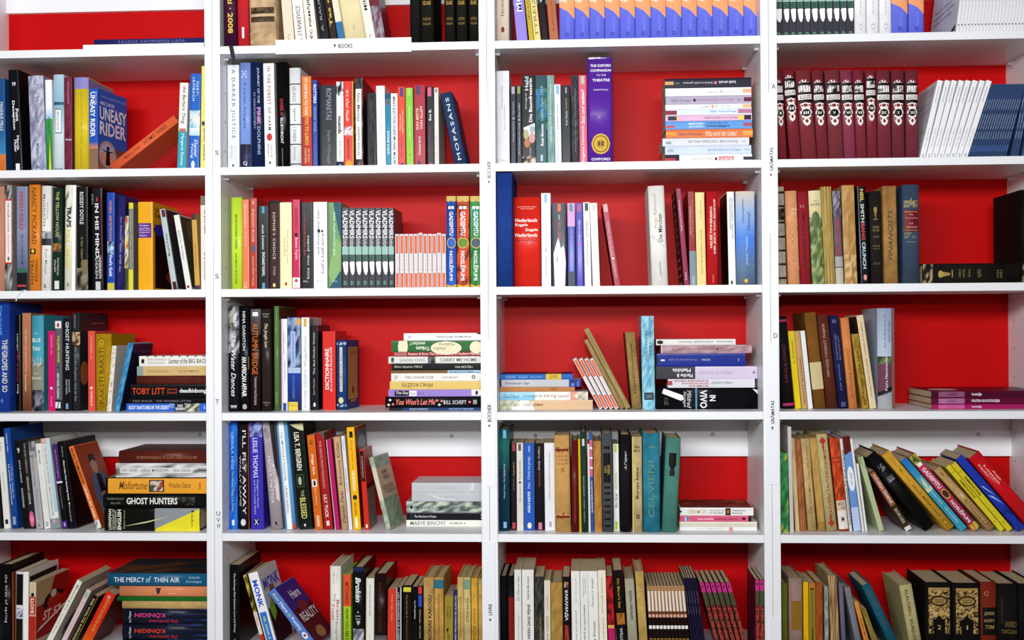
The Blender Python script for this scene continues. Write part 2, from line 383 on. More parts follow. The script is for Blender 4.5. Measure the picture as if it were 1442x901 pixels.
xs = [788, 809.6, 830.4, 852, 873.4, 894.8, 916.8, 938.2, 960.2, 982, 1003.8, 1026, 1047.6, 1069.4]
def peri(a, b, i, look, grp):
    B(a, b-.4, -70, '6a74e4', look, [po([(0, .4), (0, .72), (1, .72), (1, .27), (.55, .35)], 'f4a672'), po([(.0, .46), (0, .56), (.7, .56), (.45, .44)], 'f8d4b6'),
      ph(.66, 1, 'f4a672 e08a58 fbd0a8 6a74e4', 4, 6), t('KĀ IZTULKOT PASAULI', '8e96f0', 'd', .13, .3, .5, .72), t('D', '3b3f98', 'h', .085, .125, .4, .62, 'b')], k='h', fin='gloss', b=.0032, group=grp)
for i in range(13): peri(xs[i], xs[i+1], i, f'{ORD[i]} from left of thirteen periwinkle volumes with orange bands', 'periwinkle volumes')
bay(4, 1)
def tooth(a, b, yt, look, full=True, l=0, dv=0.0):
    B(a, b-.25, yt, '3a3a42', look, [t('VLADIMIRS', 'e9e9ec', 'd', .62+dv, .97, .12, .88, 'b'), t('TUMŠUMI', 'cfd2d6', 'd', .52+dv, .62+dv, .15, .85, 'b'), rc(.42+dv, .52+dv, '9cc4b8', .04, .96), t('STS', '3f8a6c', 'd', .345+dv, .41+dv, .15, .85, 'b'),
      po([(.12, .32+dv), (.3, .335+dv), (.9, .335+dv), (.9, .22+dv), (.72, .17+dv), (.5, .175+dv), (.3, .21+dv)], 'fbfbfd'), t('D', '6fb39a', 'h', .05, .095, .3, .7, 'b')], group='charcoal volumes with a white tooth', l=l)
xs = [1090.5, 1102.6, 1112.6, 1122.2, 1132.2, 1142.2, 1152.8, 1163.2, 1173.2, 1183.2, 1193.2, 1203.2]
for i in range(11): tooth(xs[i], xs[i+1], -58, f'{ORD[i]} from left of eleven charcoal volumes with white tooth', dv=.05)
for i, (a, b) in enumerate(((1203.8, 1220.4), (1221, 1238.4), (1239, 1256))):
    B(a, b, -66, 'f3f2f4', f'{ORD[i]} of three plain white volumes beside the periwinkle pair', [t('Dzīvesziņa', 'b9b6bc', 'd', .28, .7, .4, .62), el(.36, .64, .1, .18, 'c2bfc6'), el(.42, .58, .12, .16, 'f3f2f4')], k='h', group='white volumes')
for i, (a, b) in enumerate(((1256.4, 1279.2), (1280, 1302))): peri(a, b, i, f'{ORD[i]} of the two periwinkle volumes beside white booklets', 'periwinkle pair')
for i in range(21):
    a = 1346 + i*4.75
    B(a, a+4.4, -62, 'eceaee', f'{ORD[i]} from left of the thin white leaning booklets', [t('LITERATŪRAS AVĪZE', '8c8a92', 'u', .42, .82, .3, .7, 'b'), el(.3, .7, .1, .125, '55535a')] + ([('T', 'L', '', '6a686e', 'h', .1, .7, .5, .54, glyphs('vēstules un piezīmes', '')), ('T', 'L', '', '6a686e', 'h', .1, .8, .42, .46, glyphs('raksti par valodu', '')), ('T', 'L', '', '6a686e', 'h', .1, .75, .34, .38, glyphs('stāsti un esejas', '')), po([(.75, .06), (.95, .06), (.95, .14)], '4a484e', F='L')] if i == 0 else []), l=13, d=.215, r=.02, name='booklet', group='thin white booklets')
# ================================================================ second row
bay(1, 2)
B(-9, 8.5, 111, '1d4f86', 'navy and orange paperback cut by the picture edge', [gr(0, .2, 'c8642a', 'd87a34'), gr(.2, .5, '3a86b4', '1d4f86'), t('MAGNUS MILLS', 'e6eef4', 'd', .45, .75, .6, .85)], l=-2)
B(18, 32, 98.5, '0c0c12', 'black paperback with white two-line lettering', [t('Point', 'f2f2f4', 'd', .5, .62, .55, .85, 'b'), t('Deception', 'f2f2f4', 'd', .42, .7, .2, .5, 'b'), t('Marcia', 'e4e4e8', 'd', .22, .36, .55, .8, 'b'), t('Muller', 'e4e4e8', 'd', .2, .32, .28, .52, 'b'), rc(.015, .09, 'e8e8ec', .35, .75), t('”', 'd6cfe8', 'h', .84, .88, .35, .7, 'b')], l=-6.5, d=.15)
B(43.5, 64.5, 107, '9ea2ba', 'mottled grey violet hardback with faint lettering', [ph(.0, 1, '9ea2ba b4b8cc 8488a6 c9cede 767b98', 6, 18), t('The Winter Rose', '8a6f86', 'd', .4, .92, .42, .68, 'i'), t('Miles Potter', '5a5f78', 'd', .12, .3, .42, .62), t('jb', '30344a', 'h', .03, .08, .35, .6, 'b')], l=-5, k='h', fin='gloss', d=.15)
B(66, 75, 112.5, 'f4f6f8', 'thin white paperback with green lower half', [gr(.0, .58, '0d6a2c', '3aa04c'), gr(.58, .72, '9cc8e8', 'f4f6f8'), po([(.35, .0), (.55, .4), (.75, .0)], 'd8d23a'), t('FOREST', '205a30', 'd', .42, .6, .3, .6)], l=-2.5)
B(75.8, 90, 105, 'd9e4ea', 'pale blue and white hardback with framed label', [gr(.7, 1, '8db8ce', 'a9c8d8'), rc(.69, .72, '2f5a6c'), gr(.4, .69, 'c5d8e2', '88b0c4'), rc(.4, .65, '5a6a72', .16, .78), rc(.41, .64, 'f2f4f6', .2, .74), t('MELISSA BANK', '8a949a', 'd', .43, .62, .36, .56), t('RANDOM', '3a4a54', 'h', .02, .045, .1, .85)], l=-1, k='h', fin='gloss')
B(91, 102, 109, '6c2438', 'maroon paperback with small white name', [ph(0, 1, '6c2438 7a2c44 5c1c30', 3, 14), t('ANITA BROOKNER', 'c89aa6', 'd', .72, .96, .42, .58), t('Anna', 'f0e4e8', 'h', .335, .36, .12, .9)])
B(104, 124.5, 109, 'd8bf2a', 'yellow hardback with lavender top and red lips', [rc(.88, 1, '8d84c0'), t('Der Liebhaber der Königin', 'a8921e', 'd', .3, .86, .45, .62, 'i'), t('Katharina Reiss', 'a8921e', 'd', .04, .26, .45, .62, 'i'), rc(.88, 1, '8d84c0', F='R'), po([(.03, .72), (.18, .82), (.3, .72), (.2, .62)], '8c1420', F='R')], k='h', fin='gloss', d=.15)
B(125.5, 138.8, 125, '2a57b8', 'blue motorcycling paperback turned to show its front cover', [rc(.0, .28, '8a6a52'), gr(.28, .36, 'd8883a', '2a57b8'), t('UNEASY RIDER', 'eef2f8', 'd', .42, .96, .18, .72, 'b'), t('MIKE CARTER', 'c8d6ee', 'd', .8, .96, .76, .9),
  gr(.0, .32, 'b8642a', '6a4a3a', F='R'), t('MIKE CARTER', 'e8ecf4', 'h', .82, .86, .08, .55, F='R'), t('UNEASY', 'f4eef2', 'h', .64, .8, .06, .97, 'b', 'R'), t('RIDER', 'f0e2ea', 'h', .46, .62, .06, .95, 'b', 'R'), t('WITH BAD HAIR AND A HEAVY HEART', 'a8bce4', 'h', .91, .93, .1, .95, F='R'),
  el(.0, .62, .06, .4, '8c8fae', 'R'), el(.04, .58, .08, .38, 'd89a78', 'R'), po([(.08, .3), (.3, .37), (.54, .3), (.5, .25), (.12, .25)], 'a8b4d0', 'R'), po([(.24, .1), (.27, .28), (.37, .28), (.4, .1)], '16141a', 'R'), po([(.08, .285), (.32, .27), (.56, .285), (.32, .245)], '16141a', 'R'), el(.27, .37, .28, .33, '16141a', 'R')], yaw=8.5, d=.128)
B(154, 166, 161.7, 'e2623a', 'orange hardback tilted steeply across the red gap', [t('HOMO FABER', '6a2c1c', 'u', .5, .86, .25, .72), t('Makss Frišs', '7a3824', 'u', .2, .44, .32, .62)], l=90.3, k='h', d=.12, b=.001)
B(249.5, 261, 116.4, 'f2eee6', 'white and teal paperback with black script title', [rc(.0, .45, '2fa0b8'), rc(.44, .48, 'b07860', .1, .9), t('the Barbara Thing', '2a241e', 'd', .53, .96, .25, .8, 'i'), t('Margaret Dumas', 'eef6f8', 'd', .06, .42, .3, .72)], l=4)
B(265.5, 280, 103.6, '1f5fc0', 'bright blue paperback with pale beach band', [ph(.44, .62, 'cfe2ee 6aa8b0 e8e4d8 8cc0c8', 4, 5), gr(.36, .44, 'bcd6ee', 'dfe9f2'), t('MARTI', 'd8e8fa', 'd', .78, .92, .58, .82, 'w'), t('LEIMBACH', 'd8e8fa', 'd', .72, .96, .22, .46, 'w'), t('Daniel', 'e4ecf8', 'd', .14, .32, .5, .82, 'i'), t('Young', 'e4ecf8', 'd', .12, .28, .15, .45, 'i'), el(.25, .6, .02, .1, 'e6eefa')], l=3)
B(282, 296, 93, 'efe272', 'pale yellow book half hidden by the post', [t('MARK GREEN', '2c2a18', 'd', .1, .4, .3, .55), ph(.42, .48, '222018 efe272 5a5430', 3, 3, .1, .6), t('A Very Small Farm', '8a8240', 'd', .55, .94, .3, .55)], l=2)
bay(2, 2)
B(321, 337, 91.6, 'e6ecf2', 'tall white paperback with wide grey capitals', [t('A DARKER JUSTICE', '4c545e', 'd', .3, .96, .28, .68, 'w'), t('SALLIE', 'a0a8b0', 'd', .1, .23, .58, .76), t('BISSELL', 'a0a8b0', 'd', .1, .23, .24, .44), po([(.34, .05), (.6, .055), (.46, .025)], '1c2026')], d=.15)
B(338, 353, 88.4, '7c96da', 'periwinkle blue hardback with dark figure at foot', [ph(0, .24, '1c1c30 2a2a48 3c3c60', 4, 4), t('A Certain Ambiguity', '34468c', 'd', .38, .82, .3, .62), t('2+2', 'c8d6f6', 'h', .86, .93, .2, .7), t('Q', 'd8e0f4', 'h', .04, .08, .3, .7)], k='h', fin='gloss')
B(355, 371.5, 88, '14224a', 'navy hardback with pale two-line lettering', [t('JOURNEY OF THE', 'c3cde0', 'd', .62, .95, .52, .74), t('PINK', 'd890d0', 'd', .42, .58, .5, .8, 'b'), t('DOLPHINS', 'a4b4d0', 'd', .14, .4, .5, .76), t('SY MONTGOMERY', '8fa0c0', 'd', .38, .72, .22, .38)], l=-2.5, k='h', fin='gloss')
B(373.5, 388.5, 89.4, 'ece9e4', 'white paperback with red heart-shaped leaf', [t('IN THE FOREST OF HARM', '3f3f44', 'd', .37, .97, .34, .66, 'w'), el(.2, .72, .27, .34, 'c8332c'), t('SALLIE', '7a7a80', 'd', .11, .23, .56, .72), t('BISSELL', '7a7a80', 'd', .11, .24, .26, .42), po([(.34, .07), (.6, .075), (.46, .045)], '1c2026')], l=-3)
B(391.5, 406.5, 87.6, '0b0a0e', 'black hardback with small red word and white capitals', [t('OVER A', 'b82828', 'd', .5, .66, .3, .6, 'b'), t('BLUETHROAT', 'dcdce4', 'd', .24, .48, .32, .58, 'b'), rc(.0, .2, '5a565e', .4, .5)], l=-3, k='h', fin='gloss')
B(408.5, 424, 95.6, 'eceef0', 'white hardback with black rules between words', [rc(.835, .845, '16161a'), rc(.635, .645, '16161a'), rc(.435, .445, '16161a'), rc(.24, .25, '16161a'), rc(.045, .055, '16161a'), t('SELINGS', '8c9096', 'd', .66, .82, .3, .6), t('spout', '7c8086', 'd', .47, .6, .3, .6), t('+ FONDA', '7c8086', 'd', .27, .42, .3, .6), t('Somerson', '9a9ea4', 'd', .09, .22, .35, .6)], l=-1.5, k='h')
B(426.5, 439.5, 107.6, 'd8542e', 'orange red paperback with yellow capitals', [rc(.56, 1, 'e87c34'), rc(.0, .56, 'b8352c'), t("I'M COMING TO TAKE", 'f6e6d6', 'd', .58, .98, .28, .6, 'b'), t('YOU TO LUNCH', 'e8c23a', 'd', .26, .56, .28, .7, 'b'), t('SIMON', 'd8c08a', 'd', .08, .22, .55, .75), t('NAPIER', 'd8c08a', 'd', .06, .22, .22, .42)], l=-1.5)
B(440.5, 447.5, 113, '24449a', 'narrow blue paperback with white bold capitals', [t('ROTTERS', 'e8eef8', 'd', .74, .95, .25, .8, 'b'), t('SECRET WAR', '9ab0dc', 'd', .42, .7, .3, .7)], l=-1)
B(450.5, 473.8, 120, '1c2028', 'charcoal paperback with tall pale serif title', [t('ROMANITAS', '8f98a6', 'd', .58, .96, .4, .72), t('Sophia McDougall', '7f8896', 'd', .06, .46, .42, .66)])
B(474.3, 484, 115, 'f0f2f2', 'narrow white paperback with bold black word', [ph(.84, 1, '20222a e8eaea 101016', 3, 5), t('numb', '14161a', 'd', .4, .6, .2, .75, 'B'), t('SEAN FERRELL', '6a9a78', 'd', .1, .32, .35, .68), rc(.0, .08, '12202c'), el(.3, .7, .015, .055, '4a8ad0')])
B(484.5, 498, 114.5, 'd93a2e', 'red paperback with white script and yellow foot', [t('You Need Me Most in the Morning', '5c1414', 'd', .5, .95, .62, .78), t('It’s Our Fault', 'f6e6d4', 'd', .54, .9, .24, .54, 'i'), ph(.38, .48, 'e8e4ea c86a70 9aa6c8', 3, 3, .05, .95), t('SARAH DUNCAN', '5c1414', 'd', .12, .34, .36, .56, 'b'), el(.15, .85, .02, .09, 'f0a02c'), rc(0, 1, 'd8c23c', .93, 1)])
B(500, 511.5, 110, '2a2428', 'dark patchwork hardback with long white label', [ph(0, 1, '2a2428 5a3a34 1a1a22 7a6a66 30404e', 4, 22), rc(.1, .88, 'ece6dc', .14, .84), t('New Mercies', '3c3230', 'd', .52, .84, .32, .66, 'i'), t('SANDRA DALLAS', '3c3230', 'd', .14, .46, .36, .6)], l=-1, k='h', fin='gloss', b=.001)
B(517.5, 530.5, 131, '11121a', 'glossy black paperback beside a tall white book', [ph(.05, .95, '11121a 1a1c28 24242c 3a342c', 3, 10, .25, .75), t('The Last Samurai', '4a4c5c', 'd', .4, .9, .4, .62)], l=-1.5)
B(531.5, 543.5, 121, 'eef0f6', 'tall white paperback with minute grey words', [t('THE TWO · HARRY PLA', 'a4a8b4', 'd', .4, .72, .4, .56)], l=-2)
B(544, 551, 132, '1f86a6', 'narrow teal paperback with white capitals', [t('Grim Book', '0e5a74', 'd', .6, .82, .3, .65), t('STONE COLD', 'e4f4f8', 'd', .18, .5, .25, .72, 'b'), el(.2, .8, .84, .92, '8a4a3a'), rc(.93, 1, '12546c')], l=-1.5)
B(551.3, 560.5, 131.6, 'f4f4f6', 'white paperback with bold slanted black capitals', [t("MIKE'S ELECTION GUIDE MICHAEL MOORE", '20202a', 'd', .04, .96, .28, .72, 'bi')], l=-1)
B(561, 571, 122.4, 'e2452c', 'orange red paperback with violet top box', [rc(.88, .99, '4a3a8c', .3, .75), t('Tritt in einer', 'f6dccc', 'u', .46, .66, .2, .42), t('aufgeräumten Leben', 'f6dccc', 'u', .42, .72, .55, .78), t('Dirk Wittenborn', '5c2a8a', 'u', .12, .4, .35, .6), rc(.0, .06, '4a3a8c', .35, .75)], l=-1)
B(572.5, 582.5, 124, '86c83e', 'lime green paperback with white upward lettering', [rc(.9, 1, 'a4d868', .3, .75), t('Lukas und Einzelgänger', 'e6f4d2', 'u', .36, .78, .36, .64), t('DREAMLAND', 'd8a83a', 'u', .06, .26, .36, .62)], l=-1.5)
B(583.5, 599, 120, 'a8283e', 'crimson paperback with two lines of pale capitals', [rc(.88, .995, '5a3a6a', .2, .55), t('DAS BESTE', 'f0cfb4', 'u', .46, .72, .18, .42, 'b'), t('VON ALLEM', 'f0cfb4', 'u', .46, .74, .54, .78, 'b'), t('Christine Brick', 'f0dcd4', 'u', .15, .38, .36, .6), rc(.0, .08, '5a3a6a', .3, .55)])
B(601.5, 611.8, 122, '1a1a20', 'black paperback with pink top box', [rc(.88, .99, 'd8648a', .15, .65), t('Eva B.', 'e8e8ea', 'u', .58, .72, .3, .62, 'b'), t('So sorry Moment', '9a3a72', 'u', .16, .5, .25, .6), rc(.0, .05, 'd8648a', .3, .75)], l=-1)
B(612.3, 618.2, 123.6, 'dedad4', 'light grey paperback beside the leaning blue volume', [t('Anthologie zu Harry Clay', '5a5650', 'u', .04, .4, .4, .62), rc(.94, .99, 'b85a64', .3, .7)], l=-1)
B(641, 657.5, 132, '2b3f66', 'dark blue volume leaning hard with spaced white capitals', [t('MOPASANS', 'd8e0ea', 'u', .08, .93, .36, .66, 'w'), rc(.2, .9, '4a1420', .12, .62, F='R'), t('IZLASE', 'a87880', 'h', .82, .86, .2, .5, F='R')], l=-21.5, k='h', fin='cloth', d=.14)
bay(3, 2)
B(699, 717.6, 100, 'e4e2ea', 'tall white paperback beside the post with thin grey words', [t('Annegret Held', '8a8490', 'u', .6, .84, .34, .5), t('meine nachtgestalten', '9a94a0', 'u', .38, .64, .56, .7), rc(.06, .065, 'a8a4ac', .2, .72)])
B(719.6, 727, 121, '282c3a', 'narrow dark slate paperback with pink grey top box', [rc(.9, .99, 'b8a0b4', .2, .8), t('Annegret Schieben', 'b8bccc', 'u', .3, .56, .35, .68), rc(.58, .61, '9aa6a0', .35, .7), t('Tage Reise', 'b8bccc', 'u', .63, .8, .35, .68)])
B(728, 735, 120.6, '22262e', 'narrow black paperback with green top box', [rc(.9, .99, '7ca05a', .2, .8), t('Horst Hennig von Lange', 'c8ccd4', 'u', .14, .54, .35, .68), rc(.56, .59, '9aa6a0', .35, .7), t('Eine Liebe', 'c8ccd4', 'u', .61, .78, .35, .68)], l=-1)
B(735.7, 754.5, 105.6, '100f14', 'black paperback with white capitals and cartoon faces', [t('Annegret', 'c4c0c6', 'u', .62, .8, .22, .4), t('Held', 'eceaee', 'u', .83, .98, .22, .5), t('Die Baumfresserin', 'f2f0f4', 'u', .48, .96, .52, .76, 'b'), po([(.1, .42), (.95, .47), (.95, .3), (.2, .34)], 'e8e4e8'), el(.1, .5, .29, .4, 'b8b08a'), el(.5, .98, .25, .36, 'd0a0a0'), el(.15, .6, .2, .3, 'b87c5c'), el(.55, .95, .36, .44, 'a8b4b8'), t('Roman', 'b8b4ba', 'u', .1, .2, .5, .66), ph(0, .1, '1a181c e0c8b8 302c30', 4, 3)], l=-1)
B(755, 771, 106, '1f4c52', 'dark teal paperback with blue cloud band', [ph(.4, .85, '1f4c52 2c6a70 3a7cae 6a8a4a 245a62', 4, 9), t('Rost Simonn', 'eef4f4', 'u', .22, .46, .42, .68, 'b'), t('Letzte Farm 2060', '8cc0d8', 'u', .5, .88, .42, .66), rc(.05, .12, 'b8ccd0', .4, .6)], l=-1)
B(771.8, 781.5, 106, '7ca098', 'sage green paperback with pale upward words', [ph(0, 1, '7ca098 88aca4 6a928c', 3, 14), t('Wilhelmine', 'd8e8e2', 'u', .26, .44, .3, .62), t('Die Jasmintreppe', 'd8e8e2', 'u', .46, .9, .3, .62)], l=-1.5)
B(782.2, 790.8, 119, 'eef2f8', 'white paperback with pale blue upward lettering', [rc(.88, .99, '8cb8dc', .3, .8), t('Alexander Wind', '84b0d8', 'u', .05, .4, .3, .66), t('Zur Reihe. Charta', '5a6a7a', 'u', .44, .76, .3, .62)], l=-2)
B(791.6, 804.6, 120, '141a26', 'plain dark navy paperback with short white line', [t('Rosa Charim', 'd0d4dc', 'u', .5, .68, .42, .64), t('Exemplarische', 'b8b04a', 'u', .7, .84, .42, .64), rc(.9, .97, 'a8acb8', .45, .6)], l=-1.5)
B(805.6, 815.8, 106, '22262c', 'dark speckled paperback beside a pink book', [ph(0, 1, '22262c 2e3238 1a1c22 3e4248', 4, 24), t('Manöver der Dunkelheit', '7a7e86', 'u', .15, .85, .4, .62)], l=-1.5)
B(816.8, 827.4, 106, 'd8607a', 'pink paperback with bold white upward title', [rc(.9, .99, 'b8c4a0', .3, .75), t('Brigitte Heinisch', 'fbeaf0', 'u', .02, .44, .3, .68, 'b'), t('Satt und sauber?', 'fbeaf0', 'u', .46, .84, .26, .72, 'b')], l=-2)
B(828, 863, 81, '5a2a9c', 'thick purple reference hardback with gold round crest', [t('THE OXFORD', 'f0ecf6', 'h', .91, .935, .12, .95, 'b'), t('COMPANION', 'f0ecf6', 'h', .865, .89, .12, .95, 'b'), t('TO THE', 'e0d8ec', 'h', .825, .842, .36, .74), t('THEATRE', 'f0ecf6', 'h', .775, .8, .2, .9, 'b'), t('HARTNOLL', 'e0d8ec', 'h', .69, .705, .25, .85),
  el(.14, .9, .1, .29, 'd8b23a'), el(.2, .84, .115, .275, '8a6a20'), el(.25, .79, .128, .262, 'd8b23a'), el(.33, .71, .15, .24, 'c49a2c'), rc(.175, .22, '6a4a24', .4, .64), rc(.176, .219, 'c8a050', .505, .535), t('OXFORD', 'f0ecf6', 'h', .04, .065, .14, .9, 'b'), ph(.985, 1, 'e8e4ea 5a2a9c b8a0d0', 8, 1, .05, .9)], k='h', fin='gloss', d=.17, b=.003)
stack(r=.05)
S(936.6, 1059, 214, 226.5, 'f0eeee', 'white paperback at the base of the stack, black left end', [rc(0, 1, '20202a', 0, .165), rc(.3, .62, 'c03040', 0, .12), th('FEREIT OTOSA', '7a7a82', .3, .55, .38, .62, f='w'), rc(.35, .65, '14141a', .575, .6), rc(.25, .75, 'c8505a', .62, .79), th('CELEBRITIES', 'f6e6e8', .63, .78, .36, .66, f='b'), rc(.35, .7, '30343c', .9, 1)])
S(936.6, 1058, 202, 214, 'c8d4f0', 'pale periwinkle paperback second from the stack base', [rc(.3, .7, 'a8b8d0', .03, .1), th('BETTINA WEISS (HG.)  Das Singen', '6a7ca4', .5, .88, .32, .62), th('suhrkamp', '5a6a90', .92, .98, .4, .6)])
S(933, 1055, 191, 202, 'd8dae2', 'light grey paperback jutting left above the periwinkle one', [rc(.25, .6, '9aa0aa', .04, .1), th('BETTINA WEISS (HG.)  Bloß und innig', '6a6c76', .3, .87, .3, .7), th('suhr', '8a8c96', .91, .97, .4, .6)])
S(938, 1060, 179, 191, 'e2743a', 'orange paperback with white script in the stack', [rc(.3, .7, 'f0a040', 0, .11), th('Barbara Weissmantel', '5a4a60', .15, .42, .3, .62), th('Was wird der Liebe?', 'f8e0cc', .46, .82, .2, .8, f='i'), rc(.25, .75, 'f0a858', .89, 1)])
S(937, 1059, 168, 179.5, '5c9ade', 'sky blue paperback with two-line title in the stack', [rc(.2, .5, 'c85868', 0, .11), th('BERNHARD', 'e4f0fc', .27, .44, .54, .8, f='b'), th('JÄGGERS', 'e4f0fc', .27, .44, .18, .44, f='b'), th('Aufzeichnungen eines', '284a7c', .48, .72, .6, .86), th('Schnitzeljägers', '284a7c', .47, .74, .14, .56, f='b'), rc(.3, .7, 'b0506a', .9, 1)])
S(937, 1059, 160, 168, 'e4b4d4', 'thin pink paperback in the stack', [rc(.15, .85, '3a3440', .03, .13), rc(.15, .85, 'e0d040', .13, .145), th('ANNETTE GÖRGEN · Die Last der Engel', '4a3a4a', .45, .83, .3, .7), rc(.1, .9, 'e8d838', .85, .9), rc(.1, .9, '24222a', .91, .99)])
S(937.4, 1058.6, 151.5, 160, 'dce8f6', 'pale blue paperback with wine-coloured end in the stack', [rc(.1, .8, '8c3048', 0, .13), th('FUREN · Ein Jahr mit 99 Tagen', '3a78b0', .52, .82, .3, .7), rc(.2, .9, 'b87898', .84, 1)])
S(937, 1058, 145, 151.5, 'f4f4f4', 'thin white paperback with orange square in the stack', [th('Liebe Mühe', 'b0a8a0', .4, .52, .25, .7), rc(.2, .8, 'e0a070', .54, .565), th('Mein Leben Engel', 'b0a8a0', .58, .76, .25, .7), rc(.15, .85, 'e8b880', .9, 1)])
S(937.6, 1058.4, 133.5, 145, 'b4aac0', 'mauve grey paperback with dark square in the stack', [th('Hubert Kronauer', '7a6a86', .06, .3, .3, .68), rc(.32, .66, '4a1a30', .32, .35), th('Die wilden Kinder von Freyzell', 'a87a8c', .36, .8, .3, .68), th('suhr', '7a6a86', .83, .89, .35, .6), rc(.25, .75, '6a2438', .91, 1)])
S(937, 1058, 122.4, 133.5, 'f2f2f4', 'white paperback second from the stack top', [th('Annette Pehnt', 'a8a8b0', .49, .62, .35, .62), rc(.35, .62, 'c8b490', .64, .665), th('Insel 34', 'c8c8d0', .68, .8, .35, .62), rc(.3, .8, 'e8b088', .9, 1)])
S(936.5, 1058, 109, 122.4, '20202e', 'black paperback crowning the stack', [rc(.35, .7, 'd8a868', .0, .1), th('ROMAN', '8a8a98', .12, .17, .4, .6), th('Einfach ist mehr gewesen', 'c8c8d4', .21, .55, .38, .68, 'H'), rc(.35, .65, 'd87ab0', .57, .6), th('heidi strunk', 'd8d8e4', .62, .82, .38, .68, 'H', 'b')])
bay(4, 2)
mx = [(1097, 1109, -7.5), (1113, 1129.3, -11), (1130, 1151, -10), (1151.8, 1167.6, -9), (1168.2, 1189, -7), (1189.6, 1206, -6.5), (1206.8, 1221.5, -6), (1222, 1236.2, -3.5), (1237, 1256, -3), (1256.8, 1274.7, -1.5), (1276.2, 1293.8, -1)]
for i, (a, b, l) in enumerate(mx):
    lo = (i in (1, 7)) * .05; f = 'efe9e4'
    B(a, b, 99, ['7c2a30', '782830', '7d3236', '782c34', '77343a', '8a3a50', '7e2e3a', '7c2c34', '76303c', '702c3a', '74303a'][i], f'{ORD[i]} from left of eleven maroon volumes with white ornament',
      [po([(.1, .85+lo), (.3, .885+lo), (.5, .895+lo), (.7, .885+lo), (.9, .85+lo), (.5, .865+lo)], f), rc(.64+lo, .86+lo, '141014', .04, .97), ph(.755+lo, .83+lo, 'f2ece8 141014 f2ece8 d8d2ce', 4, 3, .12, .92), rc(.675+lo, .73+lo, f, .06, .95), t('KRĀJUMS', '201418', 'h', .705+lo, .722+lo, .15, .88, 'b'), t('RAKSTI', '201418', 'h', .683+lo, .7+lo, .15, .88, 'b'),
       po([(.14, .63+lo), (.5, .645+lo), (.88, .63+lo), (.78, .57+lo), (.24, .57+lo)], f), el(.34, .66, .595+lo, .63+lo, '7c2a30'), el(.1, .92, .47+lo, .59+lo, f), el(.2, .82, .49+lo, .572+lo, '120e12'), t(['I', 'II', 'III', 'IV', 'V', 'VI', 'VII', 'VIII', 'IX', 'X', 'XI'][i], f, 'h', .515+lo, .545+lo, .42 if i in (0, 4, 9) else .33, .6 if i in (0, 4, 9) else .69, 'b'), po([(.2, .47+lo), (.82, .47+lo), (.72, .41+lo), (.5, .385+lo), (.3, .41+lo)], f), el(.4, .62, .42+lo, .46+lo, '7c2a30')] + [el(u, u+.13, v+lo, v+lo+.022, '7c2a30') for u, v in ((.2, .6), (.7, .6), (.22, .45), (.68, .45), (.12, .5), (.8, .5), (.12, .555), (.8, .555), (.25, .86), (.45, .872), (.64, .86))],
      l=l, k='h', fin='gloss', b=.003, d=.14, group='maroon volumes')
ls = [26, 28, 29, 30.5, 31.5, 33, 34.5, 35.5]; bx = [1294.8, 1303.4, 1311.7, 1320.2, 1328.7, 1337.2, 1345.7, 1354.2]
for i in range(8):
    B(bx[i], bx[i]+7.4, 112.5, 'f0f0f4', f'{ORD[i]} from left of eight leaning white paperbacks', [t('JĀZEPS BASTJĀNIS', '7a7e8c', 'u', .72, .92, .3, .68), t('Tas laiks, kas ir', '9a9eac', 'u', .16, .4, .34, .62), el(.3, .7, .03, .075, '9498a8'), el(.4, .6, .04, .065, 'f0f0f4')] + ([ph(.05, .95, 'd8d8e0 c4c4ce dedee6', 2, 30, .1, .9, F='L')] if i == 0 else []), l=ls[i], d=.15, group='leaning white paperbacks')
for i in range(15):
    a = 1362.6+i*3.6
    B(a, a+2.8, 118, '34486e', f'{ORD[i]} from left of the thin leaning blue booklets', [t('SABIEDRĪBA', 'aebad0', 'u', .66, .8, .3, .72), t('UN POLITIKA', 'aebad0', 'u', .4, .6, .3, .72), t('RAKSTI', 'aebad0', 'u', .27, .36, .3, .72), rc(.1, .18, '3c5a8c')], l=34-i*.42, d=.15, name='booklet', group='thin blue booklets')
for i in range(3):
    a = 1422.5+i*3.7
    B(a, a+3.1, 116, '34486e', f'{ORD[i]} of three thin blue booklets right of the black gap', [t('SABIEDRĪBA', 'aebad0', 'u', .66, .8, .3, .72), t('UN POLITIKA', 'aebad0', 'u', .4, .6, .3, .72), t('RAKSTI', 'aebad0', 'u', .27, .36, .3, .72)], l=22, d=.15, name='booklet', group='thin blue booklets')
B(1439, 1452, 116, '3a5482', 'thicker blue book at the right picture edge', l=20, d=.15)
# ================================================================ third row
bay(1, 3)
B(-7, 6.3, 262.5, 'c88a72', 'salmon book cut by the picture edge', [t('Ruta', '8a4a3c', 'd', .6, .8, .4, .6)], k='h')
B(7, 18, 261, '9a9894', 'grey photo paperback with red-framed white label', [ph(0, 1, '4a4846 b8b4b0 2a2826 8a8682', 4, 14), rc(.26, .87, 'c0382c', .02, .96), rc(.275, .855, 'efe8e2', .1, .86), t('THE ANGER OUTCAST', '2c2624', 'd', .56, .84, .34, .6), t('JULIAN GLOAG', '8a827c', 'd', .36, .54, .36, .56), el(.35, .6, .29, .33, '6a645e')], d=.14)
B(24, 39, 262.5, '8088a4', 'grey blue paperback with red distressed title', [gr(.2, .6, '5a6280', '8c94ae'), t('FRESH KILLS', 'b83a48', 'd', .58, .95, .28, .6, 'b'), t('BILL LOEHFELM', '3a3f58', 'd', .26, .54, .4, .6), rc(0, .18, '14181a'), rc(.18, .22, '3a6a5a'), rc(.045, .065, 'c03a44', .05, .85)], d=.15)
